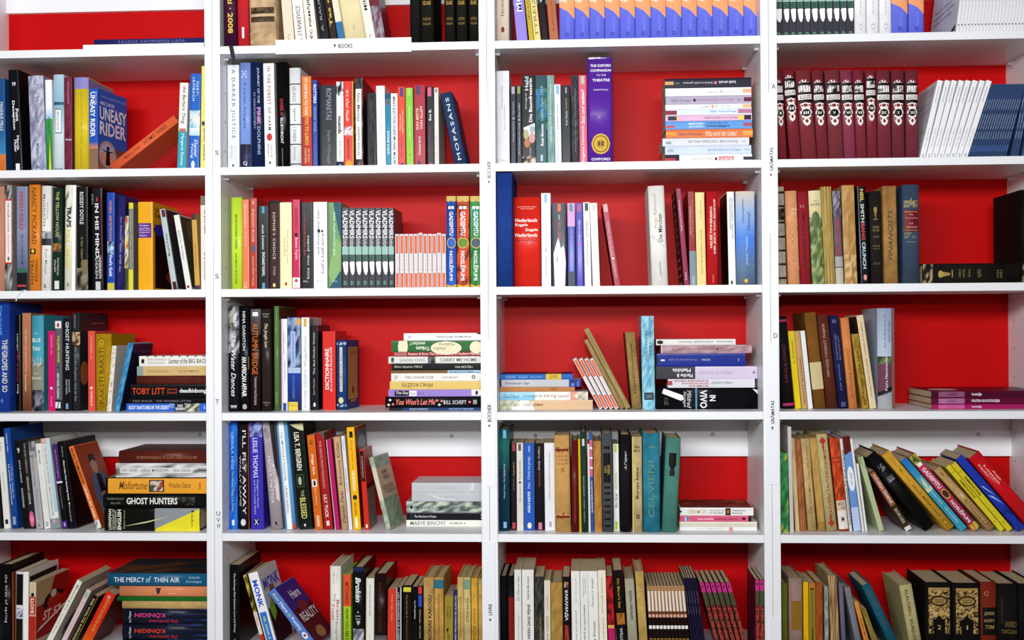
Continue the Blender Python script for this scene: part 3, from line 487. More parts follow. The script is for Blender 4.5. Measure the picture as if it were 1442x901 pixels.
B(40.5, 56.5, 260, 'e0862c', 'bright orange hardback with brown capitals', [t('NANCY PICKARD', '6a3a10', 'd', .44, .97, .28, .7), rc(.35, .4, '2a1c10', .1, .62), el(.22, .5, .36, .395, 'f0d040'), t('THE', '6a3a10', 'd', .24, .3, .58, .78), t('WHOLE', '6a3a10', 'd', .09, .24, .55, .8), t('TRUTH', '6a3a10', 'd', .07, .3, .18, .44)], k='h', fin='gloss')
B(57.5, 71, 261.5, 'ecebe6', 'white hardback with dark photo band', [rc(.435, .5, '2c3038'), ph(.5, .57, 'c8ccce 5a5e64 9a9ea2', 4, 3), t('PATRICK', '9a9a98', 'd', .68, .84, .56, .72), t('McGRATH', '8a8a8c', 'd', .62, .92, .18, .44), t('Port Mungo', '8a9488', 'd', .16, .4, .34, .66), t('&', '5a5a5e', 'h', .03, .07, .3, .6)], l=1, k='h', fin='gloss')
B(72.5, 86.5, 264, '1c3026', 'dark green hardback with pale yellow capitals', [t('THE YELLOW HOUSE', 'c8bf7c', 'd', .52, .96, .36, .68), ph(.38, .46, 'b87a2c 2c3a2c d8a040 5a3a20', 3, 3, .05, .9), t('PATRICIA', 'c4ccc2', 'd', .15, .32, .54, .72), t('FALVEY', 'c4ccc2', 'd', .18, .3, .24, .42), rc(.02, .1, 'd8d8d4', .3, .75)], l=1.5, k='h', fin='gloss')
B(90, 105, 260.5, 'e8e4d6', 'white hardback with black and yellow slab capitals', [ph(.75, 1, 'd8d2c0 4a4640 e8e4d6', 3, 5, 0, .7), t('TRAPS', '2a2622', 'd', .6, .8, .2, .62, 'B'), t('PAUL LINDSAY', 'dcc628', 'd', .2, .58, .12, .5, 'b'), rc(0, 1, 'f6f4f0', .74, 1), t('B', '8a6a40', 'h', .04, .08, .3, .5)], l=1.5, k='h', fin='gloss', d=.14)
B(108.5, 124, 263, '0e0e10', 'black paperback with pale capitals and dust haze at foot', [t('RODDY DOYLE', 'cfd0d2', 'd', .64, .95, .28, .62, 'b'), t('A Star Called Henry', '9a8a50', 'd', .2, .52, .3, .58), ph(0, .22, '3a3630 7a7260 1a1816 8c8468', 4, 5), rc(.16, .3, '7a6a52', .5, .98)], l=0, d=.15)
B(130.5, 145.5, 265, '0f0c10', 'black paperback with jagged white hand lettering', [t('IN HIS MIND', 'e4e2e6', 'd', .32, .85, .32, .66, 'b'), t('UNDERNEATH', 'd4d2d6', 'd', .12, .34, .6, .85, 'b'), t('DEREN', 'd4d2d6', 'd', .12, .32, .3, .5), rc(.01, .09, 'c8c4ca', .3, .75), rc(.1, .9, '5a1c34', .9, 1), rc(.87, .91, 'b83038', .45, .6), t('DEC', '8a888e', 'd', .84, .94, .02, .2)], l=-2, d=.15)
B(151, 161.5, 271, '2044a4', 'royal blue paperback with orange author name', [t('VIVIEN ARMSTRONG', 'dc9048', 'd', .5, .92, .3, .66), ph(.37, .5, 'cfe0ee 10182c 8aa8c8', 3, 4, .05, .9), t("Fool's Gold", 'f0f2f6', 'd', .15, .36, .3, .72, 'b'), rc(0, .08, 'c8b83c', .05, .95)], d=.14)
B(163, 173.5, 276.5, '2c2a66', 'dark violet hardback with spaced white capitals', [t('MARY AFTER ALL', 'c4c4dc', 'd', .2, .5, .4, .62, 'w'), t('BILL GORDON', 'a8a8cc', 'd', .54, .78, .42, .6, 'w')], l=3, k='h', fin='gloss', d=.15)
B(174.5, 180, 304, 'd8d4c8', 'short paperback with colourful speckled cover', [ph(.3, 1, 'e0dccc c04a3a 4a6a3a e0c84a d8d4c8', 4, 12), ph(0, .3, '2a3024 4a5030 181c18', 3, 4)])
B(181, 187.5, 285.4, '77776e', 'narrow grey paperback with yellow top and bottom', [rc(.93, 1, 'd8cc30'), rc(0, .24, 'd8d030'), t('Heimliche Wege', 'd0d0c4', 'd', .5, .9, .3, .62), t('Roth Johnson', 'd0d0c4', 'd', .26, .46, .3, .62)])
B(195, 215.5, 284.4, 'eaa614', 'thick golden yellow paperback with purple label', [rc(.595, .76, '5a2a8a', .0, .9), rc(.675, .68, 'c8a8d8', .05, .85), t('Couleur', 'e4d4ec', 'h', .725, .745, .08, .75), t('de la Mort', 'e4d4ec', 'h', .69, .712, .08, .8), t('Doppelter', 'e4d4ec', 'h', .645, .665, .08, .8), t('Glanz', 'e4d4ec', 'h', .612, .632, .08, .6),
  rc(.03, .75, '0c0a10', .08, .98, F='R'), el(.02, .55, .62, .76, '2a2aa0', F='R'), t('Louvre und', '3a2a10', 'h', .9, .95, .08, .7, 'i', 'R'), t('Doppel', '3a2a10', 'h', .82, .88, .08, .5, F='R'), el(.5, .9, .1, .24, 'a0341c', F='R')], d=.17)
B(242.5, 250, 295, 'b8c2c6', 'silver grey paperback leaning beside the yellow book', [rc(.9, .99, '5a1c2c', .3, .95), t('Mozarts Frauen', '3c444a', 'u', .42, .7, .3, .7), rc(.0, .1, '3a1420', .25, .95), rc(.0, 1, '2a2e30', .05, .95, F='R')], l=-18, d=.12)
B(262.5, 270, 303.3, 'e4e4e0', 'white paperback leaning with dim photo cover', [t('TAL AUSTER', '6a6a68', 'u', .62, .8, .3, .62), t('Travels in the', '6a6a68', 'u', .4, .6, .3, .62), rc(.02, .98, '4a4838', .04, .98, F='R'), el(.3, .95, .6, .95, '6a6850', F='R'), el(.4, .85, .3, .7, '5a5844', F='R'), el(.2, .7, .02, .06, '8a3a30')], l=-18, d=.12)
B(274.8, 281.5, 301, 'c89c4a', 'narrow tan paperback with dark ends', [rc(.92, 1, '4a2c30'), rc(0, .06, '4a2c48'), t('Vivaldi', '8a6420', 'u', .3, .6, .35, .62)], l=-5.5)
B(283.3, 297, 275.7, 'ece4dc', 'cream book with black words half behind the post', [rc(.9, 1, '7a7066'), t('All you need', '1c1a1a', 'd', .6, .86, .3, .6, 'b'), t('is a summer', '8a8480', 'd', .1, .4, .3, .5)], l=-1)
bay(2, 3)
B(325.5, 341, 278, 'bfe03a', 'bright lime hardback with slim dark capitals', [t('FREDRIC CHRISTIAN BAUER', '4c5a1c', 'u', .44, .82, .38, .6, 'b'), t('NICK JOHN ALLMANAC', '4c5a1c', 'u', .06, .4, .38, .6, 'b')], k='h', fin='gloss')
B(342, 351, 281, 'e87a4e', 'salmon orange paperback beside the lime book', [t('the two boundaries', 'f6d8c4', 'd', .68, .95, .35, .65), t('Katy Lett', 'f6d8c4', 'd', .48, .64, .35, .65), t('LC', 'f6d8c4', 'h', .02, .08, .2, .7)], l=-1)
B(352, 361.8, 279, 'b4382a', 'brick red paperback with pale capitals', [t('INDIGO ROSE', 'e8b8a0', 'd', .52, .88, .28, .68), el(.2, .85, .4, .49, '5a5c70'), t('SUSAN BETH MILLER', 'e0a890', 'd', .04, .36, .34, .62), t('ɤ', 'f0d0c0', 'h', .93, .97, .3, .7)], l=-.5)
B(363, 378.2, 290, '16161a', 'black paperback with pale blue end boxes', [rc(.91, .995, '5a9ab8', .42, .66), t('memory error', 'e4e6ea', 'u', .48, .78, .42, .66), t('TANYA SIMMONS', 'e4e6ea', 'u', .16, .45, .42, .68, 'b'), rc(.01, .08, '5a9ab8', .42, .68)], d=.14)
B(379, 394, 282.5, '2a1414', 'dark brown black paperback with spaced capitals', [rc(.0, .97, '3a1a1a', .12, .98), rc(.97, 1, '0c0a0a'), t("SOPHIE'S CHOICE", 'dcd0c8', 'd', .34, .87, .38, .62, 'w'), t('STYRON', 'b8a8a0', 'd', .16, .26, .4, .6), el(.36, .62, .025, .07, 'dcd890')], d=.14)
B(394.7, 411, 285, 'efe6b6', 'pale butter yellow paperback with red logo', [t('Thomas Elliott', '9a8a6a', 'd', .38, .6, .34, .46), t('Twenty Four Lives', '9a8a6a', 'd', .3, .68, .56, .7), po([(.4, .08), (.6, .08), (.6, .045), (.4, .045)], 'b8443a')])
B(412, 422.5, 281, 'c42050', 'magenta red paperback with white foot', [t('PLEASURE FOR ALL', '6a0c28', 'd', .68, .9, .35, .7), el(.3, .7, .58, .63, '14080c'), t('Barbara Trapido', 'f6d8e0', 'd', .33, .58, .3, .72, 'i'), rc(.015, .13, 'f2ecee'), el(.3, .7, .075, .115, 'c42050'), t('2010', '6a3a44', 'h', .03, .05, .2, .8)], l=-.5)
B(424, 441, 285, '1a1c22', 'black paperback with red lower-case lettering', [t('will christopher baer', 'c03a2c', 'u', .38, .88, .22, .42), t('kiss me, judas', 'd8d8dc', 'u', .12, .62, .5, .74), t('Max', 'c8c8cc', 'h', .08, .1, .2, .6)], d=.14)
B(442, 461, 284.5, 'eeedf2', 'white paperback with typewriter lettering and ink drip', [t('will christopher baer', '5c5a62', 'u', .4, .92, .26, .48), t("hell's half acre", '6c6a72', 'u', .18, .64, .54, .76), el(.28, .5, .645, .69, '14141a'), el(.56, .72, .65, .68, '14141a'), t('Max Adams', 'a8a8b0', 'h', .085, .1, .2, .75)], d=.14)
B(462.5, 480.8, 285, '6a9460', 'green and teal patterned paperback', [po([(.4, 1), (1, 1), (1, .55), (.75, .7)], '2c5a6e'), po([(0, .0), (.3, .06), (.9, .2), (1, .2), (1, 0)], '2c5468'), po([(.0, .18), (.55, .6), (1, .52), (.9, .2), (.3, .06)], '88b070'), t('will christopher baer', 'd8e8d8', 'u', .38, .9, .36, .6), t('Max', 'b8ccd8', 'h', .08, .1, .4, .7)], d=.14)
xs = [481.8, 491.4, 500.6, 509.9, 519.2, 528.4, 537.7, 547.2, 555.4]
for i in range(8): tooth(xs[i], xs[i+1], 292.5, f'{ORD[i]} from left of eight charcoal volumes with white tooth')
def disc(a, b, yt, look, l=0, d=.125, grp='orange music disc cases'):
    B(a, b, yt, 'b0a8b4', look, [rc(.02, .98, 'e8e2e0', .18, .82), rc(.64, .97, 'e2683a', .2, .8), rc(.02, .28, 'e2683a', .2, .8), t('VISS TIKAI JAUTAJUMS', 'c88a70', 'd', .31, .62, .36, .68)], l=l, d=d, fin='clear', name='disc_case', cat='disc case', group=grp)
for i in range(11):
    a = 556.6+i*6.56; disc(a, a+6.1, 329.5 - (i in (5, 9))*1.5, f'{ORD[i]} from left of eleven upright orange disc cases')
for i, (a, b, c, c2, cc, look) in enumerate(((629.3, 642.6, '2a56b8', '163a88', '2a64c0', 'blue hardback with round picture and gold leaf ends'), (643.8, 661, 'd2502a', '5a1c14', '6a8a2c', 'orange red hardback with green round picture, gold ends'), (662.6, 680, '3a8a3c', '20602c', '4a5a70', 'green hardback with round picture beside the post'))):
    B(a, b, 276.2, c, look, [gr(.5, .88, c, c if i < 2 else '6ab0c0'), ph(0, .95, f'{c} {c} {c2}', 4, 14) if i else gr(0, .9, c, c2), po([(0, 1), (1, 1), (1, .95), (.75, .935), (.5, .95), (.25, .935), (0, .95)], 'd0b060'), po([(0, 0), (1, 0), (1, .04), (.5, .02), (0, .04)], 'd0a83c'), rc(.86, .89, 'f2f2f2', .2, .45), rc(.86, .89, 'f2f2f2', .52, .8), t('GADSIMTU', 'e8eef6', 'd', .57, .83, .3, .72, 'b'), el(.02, .98, .43, .55, 'c8b060'), el(.1, .9, .44, .54, cc), t('NOSLĒPUMI', 'e8eef6', 'd', .08, .4, .3, .72, 'b')], k='h', fin='gloss', b=.0022, d=.16)
bay(3, 3)
B(700.5, 722, 243.2, '1c3c88', 'tall plain navy volume touching the shelf above', [], k='h', fin='cloth', d=.18, b=.002, r=.006)
B(724, 761.8, 278, 'dc2a1e', 'thick red dictionary with white stacked title', [t('drs. J.M. Prakkeweil · Bruna', 'f4d8d0', 'h', .885, .9, .14, .84), t('J.W.H. Dokerslijn', 'f4d8d0', 'h', .865, .878, .25, .75), t('Bruna pocket', '6a0c0c', 'h', .785, .805, .25, .68), t('Nederlands', 'fbeeea', 'h', .725, .765, .06, .88, 'b'), t('Engels', 'fbeeea', 'h', .67, .71, .06, .52, 'b'), t('Engels', 'fbeeea', 'h', .615, .655, .44, .9, 'b'), t('Nederlands', 'fbeeea', 'h', .56, .6, .06, .88, 'b'), t('woordenboek nieuw', '6a0c0c', 'h', .515, .535, .06, .88)], fin='gloss', b=.0035, pw=2, d=.13)
B(763, 776, 272, 'ecebf0', 'white paperback with pale blue top box', [rc(.9, .99, '9ac4dc', .3, .65), t('Claudia Zentgraf', '9aa0aa', 'u', .1, .34, .36, .62), t('Mein herzensblutiges Kinder', 'b8bcc4', 'u', .38, .78, .36, .62)])
B(777.8, 798, 286, '20263e', 'glossy navy paperback with white wave at foot', [po([(.12, 0), (.2, .28), (.1, .4), (.3, .52), (.45, .6), (.6, .46), (.85, .5), (.95, .3), (.86, .1), (.9, 0)], 'eef0f6'), po([(.3, .3), (.35, .42), (.4, .3)], '9aa4ba'), rc(.9, .99, 'd87c4c', .4, .62), t('SCHUBERT · KINDER', 'c87848', 'u', .55, .78, .42, .62), t('ROMAN', 'd0d4e0', 'u', .8, .86, .44, .58)], d=.14)
B(800, 810.4, 286, '3a44a8', 'indigo paperback with pale pink upper part', [rc(.72, 1, 'd8a8dc'), rc(.9, .99, '5a9a9a', .25, .7), rc(0, .18, '4a5468'), t('Birgit Lüssen', '8aa8ec', 'u', .2, .42, .3, .65), rc(.42, .45, '60b8d0', .3, .65), t('Kinder satt leben', '8aa8ec', 'u', .47, .7, .3, .65)], l=-1)
B(812, 822.4, 286, '2c32a8', 'narrow indigo paperback with pink small square', [rc(.9, .99, 'b8608c', .2, .75), t('Birgit Grad', 'a8b0f0', 'u', .3, .48, .3, .65), rc(.49, .52, 'e07ab0', .3, .65), t('Fertig ins derailige', 'd8dcfa', 'u', .54, .8, .3, .65)], l=-1.5)
B(823.5, 833, 285, 'e8e8e6', 'white paperback with dark green top box', [rc(.9, .99, '3a5a40', .25, .75), t('DAS NEUE HAUS · ICH PACKE', '7a7a7c', 'u', .26, .78, .3, .66), t('Elke', 'c0b4b0', 'u', .08, .18, .4, .6)], l=-3)
B(834.5, 845, 286, 'ece8e4', 'off-white paperback with nearly invisible lettering', [t('Die Sehnsucht der Schäfer', 'd0cac4', 'u', .2, .8, .35, .62), rc(.9, .98, 'dcd2cc', .3, .7)], l=-5)
B(865.6, 874, 287.4, 'a83a4c', 'rose red paperback leaning alone at the gap', [rc(.9, .99, 'e8b0b0', .2, .85), t('G. B. ELISABETH', 'e4c0c4', 'u', .1, .3, .32, .62), rc(.32, .35, 'ecd0d4', .3, .65), t('Die Frau mit den schlechten', 'e4c0c4', 'u', .37, .78, .32, .62), rc(0, 1, '3a1018', 0, 1, F='L')], l=-18, d=.13)
B(918.3, 941, 262, 'eeece6', 'thick white hardback with faint flourish', [t('Peter Rühmkorf', 'a8a49c', 'u', .58, .92, .28, .48), t('Die Märchen', '4a4844', 'u', .44, .72, .52, .78), t('Rowohlt', '8a867e', 'u', .1, .24, .46, .62), po([(.05, .5), (.1, .52), (1, .37), (1, .355)], 'd8d4ce'), po([(.0, .3), (.05, .32), (.6, .07), (.55, .05)], 'dcd8d2')], l=-6, k='h', d=.15)
B(963.8, 971, 265.6, '8a1e44', 'maroon paperback with white dotted front cover', [t('Zaghmune Gelelafaname', 'e8c8d4', 'u', .56, .88, .25, .62), t('Dada', 'e8c8d4', 'u', .06, .14, .3, .6), rc(0, 1, '4a0c1c', 0, 1, F='L'), rc(.35, .8, '6a4a28', .05, .55, F='L')] + [el(.05+.17*i, .1+.17*i, .02+.08*j, .045+.08*j, 'e8d0c8', F='L') for i in range(6) for j in range(12) if i > 3 or j < 4 or j > 9], l=-12, d=.14)
B(971.8, 981, 270, '8c1a24', 'dark red paperback with slate grey foot', [rc(0, .37, '7c9098'), t('HELGE TIMMERBERG', 'e0b49c', 'u', .54, .84, .2, .4), t('Die Märchentante der Tuaregs', 'd09478', 'u', .5, .92, .55, .72), t('rororo', 'd4dce0', 'u', .02, .1, .4, .7)], l=-3, d=.15)
B(981.8, 994.5, 271, 'ecd28c', 'cream yellow paperback with spaced brown capitals', [t('TATJANA MELIAS', 'a08a50', 'd', .72, .92, .5, .66), t('SECHS SCHRITTE IN LAND', '8a743c', 'd', .12, .6, .5, .66)], l=-3)
B(995.6, 1011.6, 269.6, 'bc1e24', 'red hardback with two lines of pale capitals', [t('HELGE TIMMERBERG', 'ecd8c4', 'u', .4, .84, .3, .5, 'b'), t('DER JESUS VOM SEXSHOP', 'ecd8c4', 'u', .34, .92, .62, .84, 'b'), rc(.03, .12, 'c85a54', .5, .62)], k='h', fin='gloss', d=.14)
B(1026.5, 1036.3, 270, 'ecece8', 'white paperback with black two-line capitals', [t('NEUE DEUTSCHE MÄDCHEN', '16161a', 'u', .6, .94, .3, .48, 'b'), t('JANA HENSEL · ELISABETH RAETHER', '16161a', 'u', .5, .94, .62, .8, 'b'), rc(.015, .05, '26262a', .3, .58), rc(0, 1, '0a0a0c', 0, 1, F='L')], l=-3, d=.14)
B(1037, 1063.5, 269.4, '5a8ad4', 'sky blue hardback with sandy top and yellow sign', [gr(.8, 1, '9ab4d8', 'cfc2ae'), gr(.5, .8, '4a82dc', '9ab4d8'), gr(.2, .5, '5a7494', '4a82dc'), gr(0, .2, '4c586c', '5a7494'), t('Gespiegelter', '4c5c7c', 'u', .66, .93, .3, .46, 'i'), t('Himmel', '4c5c7c', 'u', .58, .78, .6, .76, 'i'), t('Jochen Missfeldt', 'b8c8dc', 'u', .22, .52, .5, .66), el(.42, .62, .03, .07, 'e0b43a')], l=-1, k='h', fin='gloss')
bay(4, 3)
B(1096, 1107.5, 263, 'a09484', 'grey speckled volume with black bands', [ph(0, 1, 'a09484 b0a494 8e8274', 5, 20)] + [rc(v, v+.022, '1c1814') for v in (.06, .2, .34, .48, .625, .79, .93)] + [ph(.66, .78, '1c1814 5a4a3a 1c1814', 4, 4)], l=-4, k='h', fin='cloth')
B(1110.3, 1126.8, 269, 'e0a070', 'peach volume with fine red diamond lattice', [rc(.84, .875, 'd08a60'), rc(.17, .2, 'd08a60'), t('ALB', 'ecc8a0', 'h', .79, .815, .45, .95), t('SUS', 'ecc8a0', 'h', .745, .77, .45, .95)] + [po([(.5-.4, y), (.5, y+.12), (.5+.4, y), (.5, y+.11)], 'b86a48') for y in (.36, .42, .56, .5)] + [po([(.5-.4, y), (.5, y-.12), (.5+.4, y), (.5, y-.11)], 'b86a48') for y in (.36, .42, .56, .62)], l=-5, k='h', fin='cloth')
B(1127.6, 1142.4, 270, '96202c', 'dark red cloth volume with black upward title', [t('K. A.', 'e0a090', 'h', .83, .86, .2, .6), t('DZINTARS SODUMS', '3c0c10', 'u', .18, .78, .32, .62, 'b')], l=-4.5, k='h', fin='cloth')
B(1144.5, 1161.5, 268.7, '6c7c44', 'green floral volume with cream top', [ph(.0, .72, '5a6c3a 8a9a5c 3e5030 a8b078 70844a', 6, 18), gr(.72, 1, 'd8c890', 'ddcfa4'), el(.15, .85, .6, .78, '5a6a48'), t('LULA', '6a7454', 'h', .88, .9, .35, .72), t('VALDNIECE', '4a5474', 'h', .84, .865, .12, .85)], l=-6, k='h', fin='gloss')
B(1162.5, 1176.8, 263, 'b09450', 'plain khaki worn volume', [ph(0, 1, 'b09450 a88c4a bc9e58', 3, 12)], l=-6.5, k='h', fin='worn', d=.16)
B(1177.7, 1188.3, 269, '6c6070', 'grey violet volume with red upward title', [ph(.74, 1, '5a5060 9a90a0 4a4252', 6, 8), rc(0, .18, 'b8b4a4'), rc(.19, .3, 'a8a4a4'), t('IEZ SAULES', 'b83040', 'u', .31, .7, .3, .72, 'b')], l=-5.5, k='h', fin='worn')
B(1190, 1207.5, 261, 'b48a50', 'battered tan volume with torn foot', [ph(0, 1, 'b48a50 a67c44 c49a60 b08448', 5, 16), t('JĀNIS AUSTRIŅŠ', '8a6430', 'u', .3, .7, .42, .6), ph(0, .3, 'a87c44 d8b880 94703c', 6, 6)], l=-5, k='h', fin='worn', b=.002)
B(1213, 1224.5, 262.3, '0a0a12', 'black paperback with multicoloured downward capitals', [t('NEIL', 'd8c860', 'd', .84, .97, .3, .7, 'b'), t('SMITH', 'c4d8c8', 'd', .63, .82, .3, .7, 'b'), t('BANG', 'd84a54', 'd', .45, .62, .3, .7, 'b'), t('CRUNCH', 'c4dcec', 'd', .16, .43, .3, .7, 'b'), el(.3, .72, .04, .1, 'e0948c')], l=-6, d=.14)
B(1227.6, 1243.4, 269, '221c1a', 'dark brown volume with gold emblem near top', [po([(.35, .8), (.5, .82), (.65, .8), (.52, .7), (.48, .7)], '8a7038'), el(.34, .66, .77, .83, '9a8040'), rc(.69, .7, '8a7038', .3, .7), t('DARBU', '8a7444', 'h', .6, .625, .22, .8), t('IZLASE', '8a7444', 'h', .565, .59, .22, .8), t('DARBI', '7a6840', 'h', .5, .52, .25, .75), t('PIRMAIS', '7a6840', 'h', .4, .42, .2, .8), t('SĒJUMS', '7a6840', 'h', .37, .39, .2, .8), t('RĪGA', '6a5a38', 'h', .21, .24, .2, .8)], l=-3.5, k='h', fin='cloth')
B(1245.7, 1265, 262, 'b08048', 'tan worn volume with large green script capitals', [t('FINANCISTS', '2a4030', 'u', .24, .76, .34, .66, 'i'), t('Teodors', '8a6034', 'h', .895, .91, .25, .7), t('Dreizers', '8a6034', 'h', .87, .885, .25, .75)], l=-3, k='h', fin='worn', b=.002)
B(1271.8, 1295.6, 260, '3a4a60', 'slate blue volume with maroon label and gold ornaments', [ph(.77, .84, '3a4a60 a08c5c 3a4a60 8a7a50', 7, 4, .08, .92), po([(.45, .84), (.5, .875), (.55, .84)], 'a08c5c'), rc(.53, .745, '6e1424', .08, .94), rc(.725, .73, 'c8a060', .1, .9), t('The', 'd0a878', 'h', .69, .71, .38, .62), t('Cunningham', 'd0a878', 'h', .655, .672, .12, .88), t('Evd', 'd0a878', 'h', .6, .62, .4, .6), t('relitionus', 'd0a878', 'h', .565, .585, .18, .84), rc(.54, .544, 'c8a060', .1, .9), ph(.46, .52, '3a4a60 8a7a50 3a4a60', 6, 4, .1, .9), rc(.42, .425, '9a8858', .22, .8)], l=-1, k='h', fin='cloth', d=.16)
stack(r=.03)
bk_ = S(1300, 1442, 370.5, 398.6, '17130e', 'black worn volume lying flat with gold emblem', [po([(.16, .62), (.16, .3), (.27, .42), (.27, .52)], 'a08848'), el(.15, .2, .28, .66, 'b09850'), rc(.3, .68, 'a08848', .285, .295), t('DARBU', '8a7444', 'd', .3, .7, .355, .375), t('IZLASE', '8a7444', 'd', .3, .7, .395, .415), t('DARBI', '7a6840', 'd', .32, .7, .45, .47), t('SEŠI', '7a6840', 'd', .3, .7, .54, .58), t('RĪGA', '7a6840', 'd', .25, .65, .73, .755), t('1950', '7a6840', 'd', .25, .65, .76, .785), ph(.02, .98, '3a3028 b8a078 17130e 17130e 17130e', 5, 5, 0, .1), ph(0, 1, '17130e b8a078 17130e', 1, 5, .985, 1)], k='h', fin='worn', d=.15)
B(1438.5, 1462, 267, '0a090c', 'black volume standing at the right picture edge', [], k='h', fin='cloth', d=.18, r=.03, base=STK[0])
# ================================================================ fourth row
bay(1, 4)
B(-9, 13, 425.7, '1c3e9a', 'big royal blue hardback cut by the picture edge', [t('TOM SHARPE', '5cb0e0', 'd', .7, .97, .3, .55), t('THE GROPES AND SO', 'd8d4c4', 'd', .18, .66, .55, .9, 'b'), t('†', '8ab0e0', 'h', .08, .12, .45, .65)], k='h', fin='gloss', r=.05, d=.17)
B(19.5, 29, 443, '101014', 'black hardback with red and white vertical words', [t('Leipciger', 'd0d0d2', 'd', .62, .8, .28, .6), t('a jar of honey', 'b83438', 'd', .3, .62, .3, .6, 'b'), t('song', 'd0d0d2', 'd', .18, .28, .3, .6), gr(0, 1, '202024', '4a4a4e', .8, 1)], k='h', fin='gloss', d=.15)
B(32, 43.7, 440.8, 'a86a44', 'coppery paperback with fading darker foot', [gr(0, .45, '5c3020', 'b0704a'), gr(.45, 1, 'b0704a', 'b87a54'), t('The Place Last Spotted You', 'f0d8c4', 'd', .4, .84, .3, .52), t('Thomas Dekker', 'f0d8c4', 'd', .2, .38, .3, .5)], d=.14)
B(44.8, 61, 444, '3a9ab0', 'teal hardback with white words and city photo foot', [gr(.5, 1, '4aa8b8', '3a92aa'), ph(.46, .56, 'a8a8a4 5a5c58 c8c4bc', 4, 3), rc(.22, .46, '8a8c78'), ph(0, .22, '14161c 5a5c6c 20242c 8a8c98', 5, 6), t('THE', 'd8eef0', 'h', .8, .82, .3, .5), t('BLUE', 'eef8f8', 'h', .72, .76, .1, .8), t('TAXI', 'eef8f8', 'h', .63, .67, .1, .75), t('D. S.', 'e4e4d8', 'h', .38, .4, .25, .6), t('RICHARD', 'e4e4d8', 'h', .33, .355, .05, .9)], k='h', fin='gloss', d=.15)
B(68, 77.5, 466, 'd0186a', 'slim magenta paperback', [t('GRACIE HALL · Anita', 'f0a8c8', 'd', .7, .95, .42, .62), rc(.27, .3, 'f0d0e0', .3, .65), t('insel', 'f0a8c8', 'd', .06, .18, .4, .6)])
B(78, 87.5, 452, '5c5c62', 'grey paperback with yellow capitals and chequered foot', [rc(.92, 1, 'f0ece8', .0, .9), el(.25, .65, .93, .98, '9a4a40'), rc(.0, .12, '16161a'), ph(.03, .1, 'f0f0f0 101014', 6, 1), t('THE JAMES DEANS', 'd8cc30', 'd', .54, .84, .25, .68, 'b'), t('★', '14141a', 'h', .47, .5, .3, .6), t('REED FARREL COLEMAN', 'e0e0e2', 'd', .14, .42, .28, .6, 'b')])
B(89.5, 100.8, 448, '141418', 'black paperback with spaced pale capitals', [t('GHOST HUNTING', 'c8d0d4', 'd', .44, .96, .28, .72, 'b'), t('JASON HAWES', 'c8d0d4', 'd', .2, .34, .6, .78), t('GRANT WILSON', 'c8d0d4', 'd', .18, .34, .3, .48), rc(.02, .08, '7aa0c0', .3, .6)])
B(101.5, 112.5, 440, '2a2c30', 'charcoal hardback with small portrait on its spine', [ph(.67, .8, 'd8b890 5a3828 c89a70 3a2420', 5, 5, .0, 1), t('AYUN HALLIDAY', '8a8c92', 'd', .84, .98, .3, .5), t('The Zombie Kingdom Mask by Eva', '9a9ca2', 'd', .1, .65, .3, .6, 'i'), rc(.86, .92, '4a1c1c', .35, .95, F='R'), t('EDEN PREY', '8a7a78', 'h', .88, .9, .4, .9, F='R'), el(.0, .3, .26, .5, 'b06a40', F='R')], k='h', fin='gloss', d=.165)
B(124.3, 134, 466, 'dc5040', 'slim coral paperback beside the mustard volume', [t('LES POUSSIÈRES · Roz', 'f4c8b8', 'd', .65, .94, .4, .62), rc(.27, .3, 'f4d8d0', .3, .65), t('Gallimard', 'f4d8d0', 'd', .06, .25, .35, .68, 'i')])
B(135, 157, 470, 'b08a10', 'mustard cloth volume with embossed brown frame', [el(.14, .62, .84, .95, '8a6a0c'), rc(.1, .9, '8a6a0c', .14, .62), el(.14, .62, .03, .16, '8a6a0c'), rc(.1, .9, 'b08a10', .18, .58), el(.22, .54, .86, .93, 'c09a1c'), t('N', '6a500c', 'h', .88, .91, .32, .46, 'b'), t('RAKSTI BAKSTI', '5c4608', 'u', .1, .82, .24, .54), el(.15, .35, .6, .85, '7a5c0c', F='R')], k='h', fin='cloth', d=.15, b=.002)
B(149.8, 156.5, 487, 'e4dccc', 'thin cream spiral notebook leaning on mustard volume', [ph(.02, .98, 'e4dccc b8b0a0 f0e8da', 3, 30)], l=16.5, d=.13, name='booklet', r=.052)
B(161, 168, 482, '2a7ab0', 'blue paperback leaning against the horizontal pile', [ph(0, 1, '2a7ab0 3a90c4 206a9c 5aa0c8', 3, 16), rc(.0, 1, '141c3c', .0, 1, F='R'), t('nikolajs', '4a5888', 'h', .84, .9, .45, .8, 'i', 'R')], l=20, d=.13, r=.052)
stack(r=.055)
S(178, 299, 566.5, 577.5, '2c62c8', 'bright blue paperback at the base of the pile', [th('BODY SNATCHERS IN THE DESERT', 'e8ecf4', .03, .5, .25, .75, f='b'), gr(0, 1, '2c62c8', '6a9ad0', .5, .56), rc(0, 1, '2a2c34', .56, .85), th('NICK', 'f0f0f0', .6, .66, .55, .85, f='b'), th('REDFERN', 'f0f0f0', .575, .68, .15, .48, f='b'), ph(0, 1, '2a2c34 8a8c84 d8d0b0', 4, 3, .68, .85), t('S', 'dce8f8', 'h', .3, .7, .9, .92)])
S(181, 299, 559.7, 566.5, '0e0c10', 'thin black paperback second from the base of the pile', [th('TOM WOLFE · THE INVISIBLE LETTER', '8a868e', .05, .75, .3, .66, f='w')])
S(184, 299, 540, 559.7, '0c0a0c', 'black paperback with glowing orange name', [th('TOBY LITT', 'e04a24', .02, .42, .3, .76), rc(.35, .7, '8a2c18', .45, .57), rc(.45, .6, '0c0a0c', .465, .56), th('deadkidsongs', 'ecebea', .6, .95, .32, .7, f='b')])
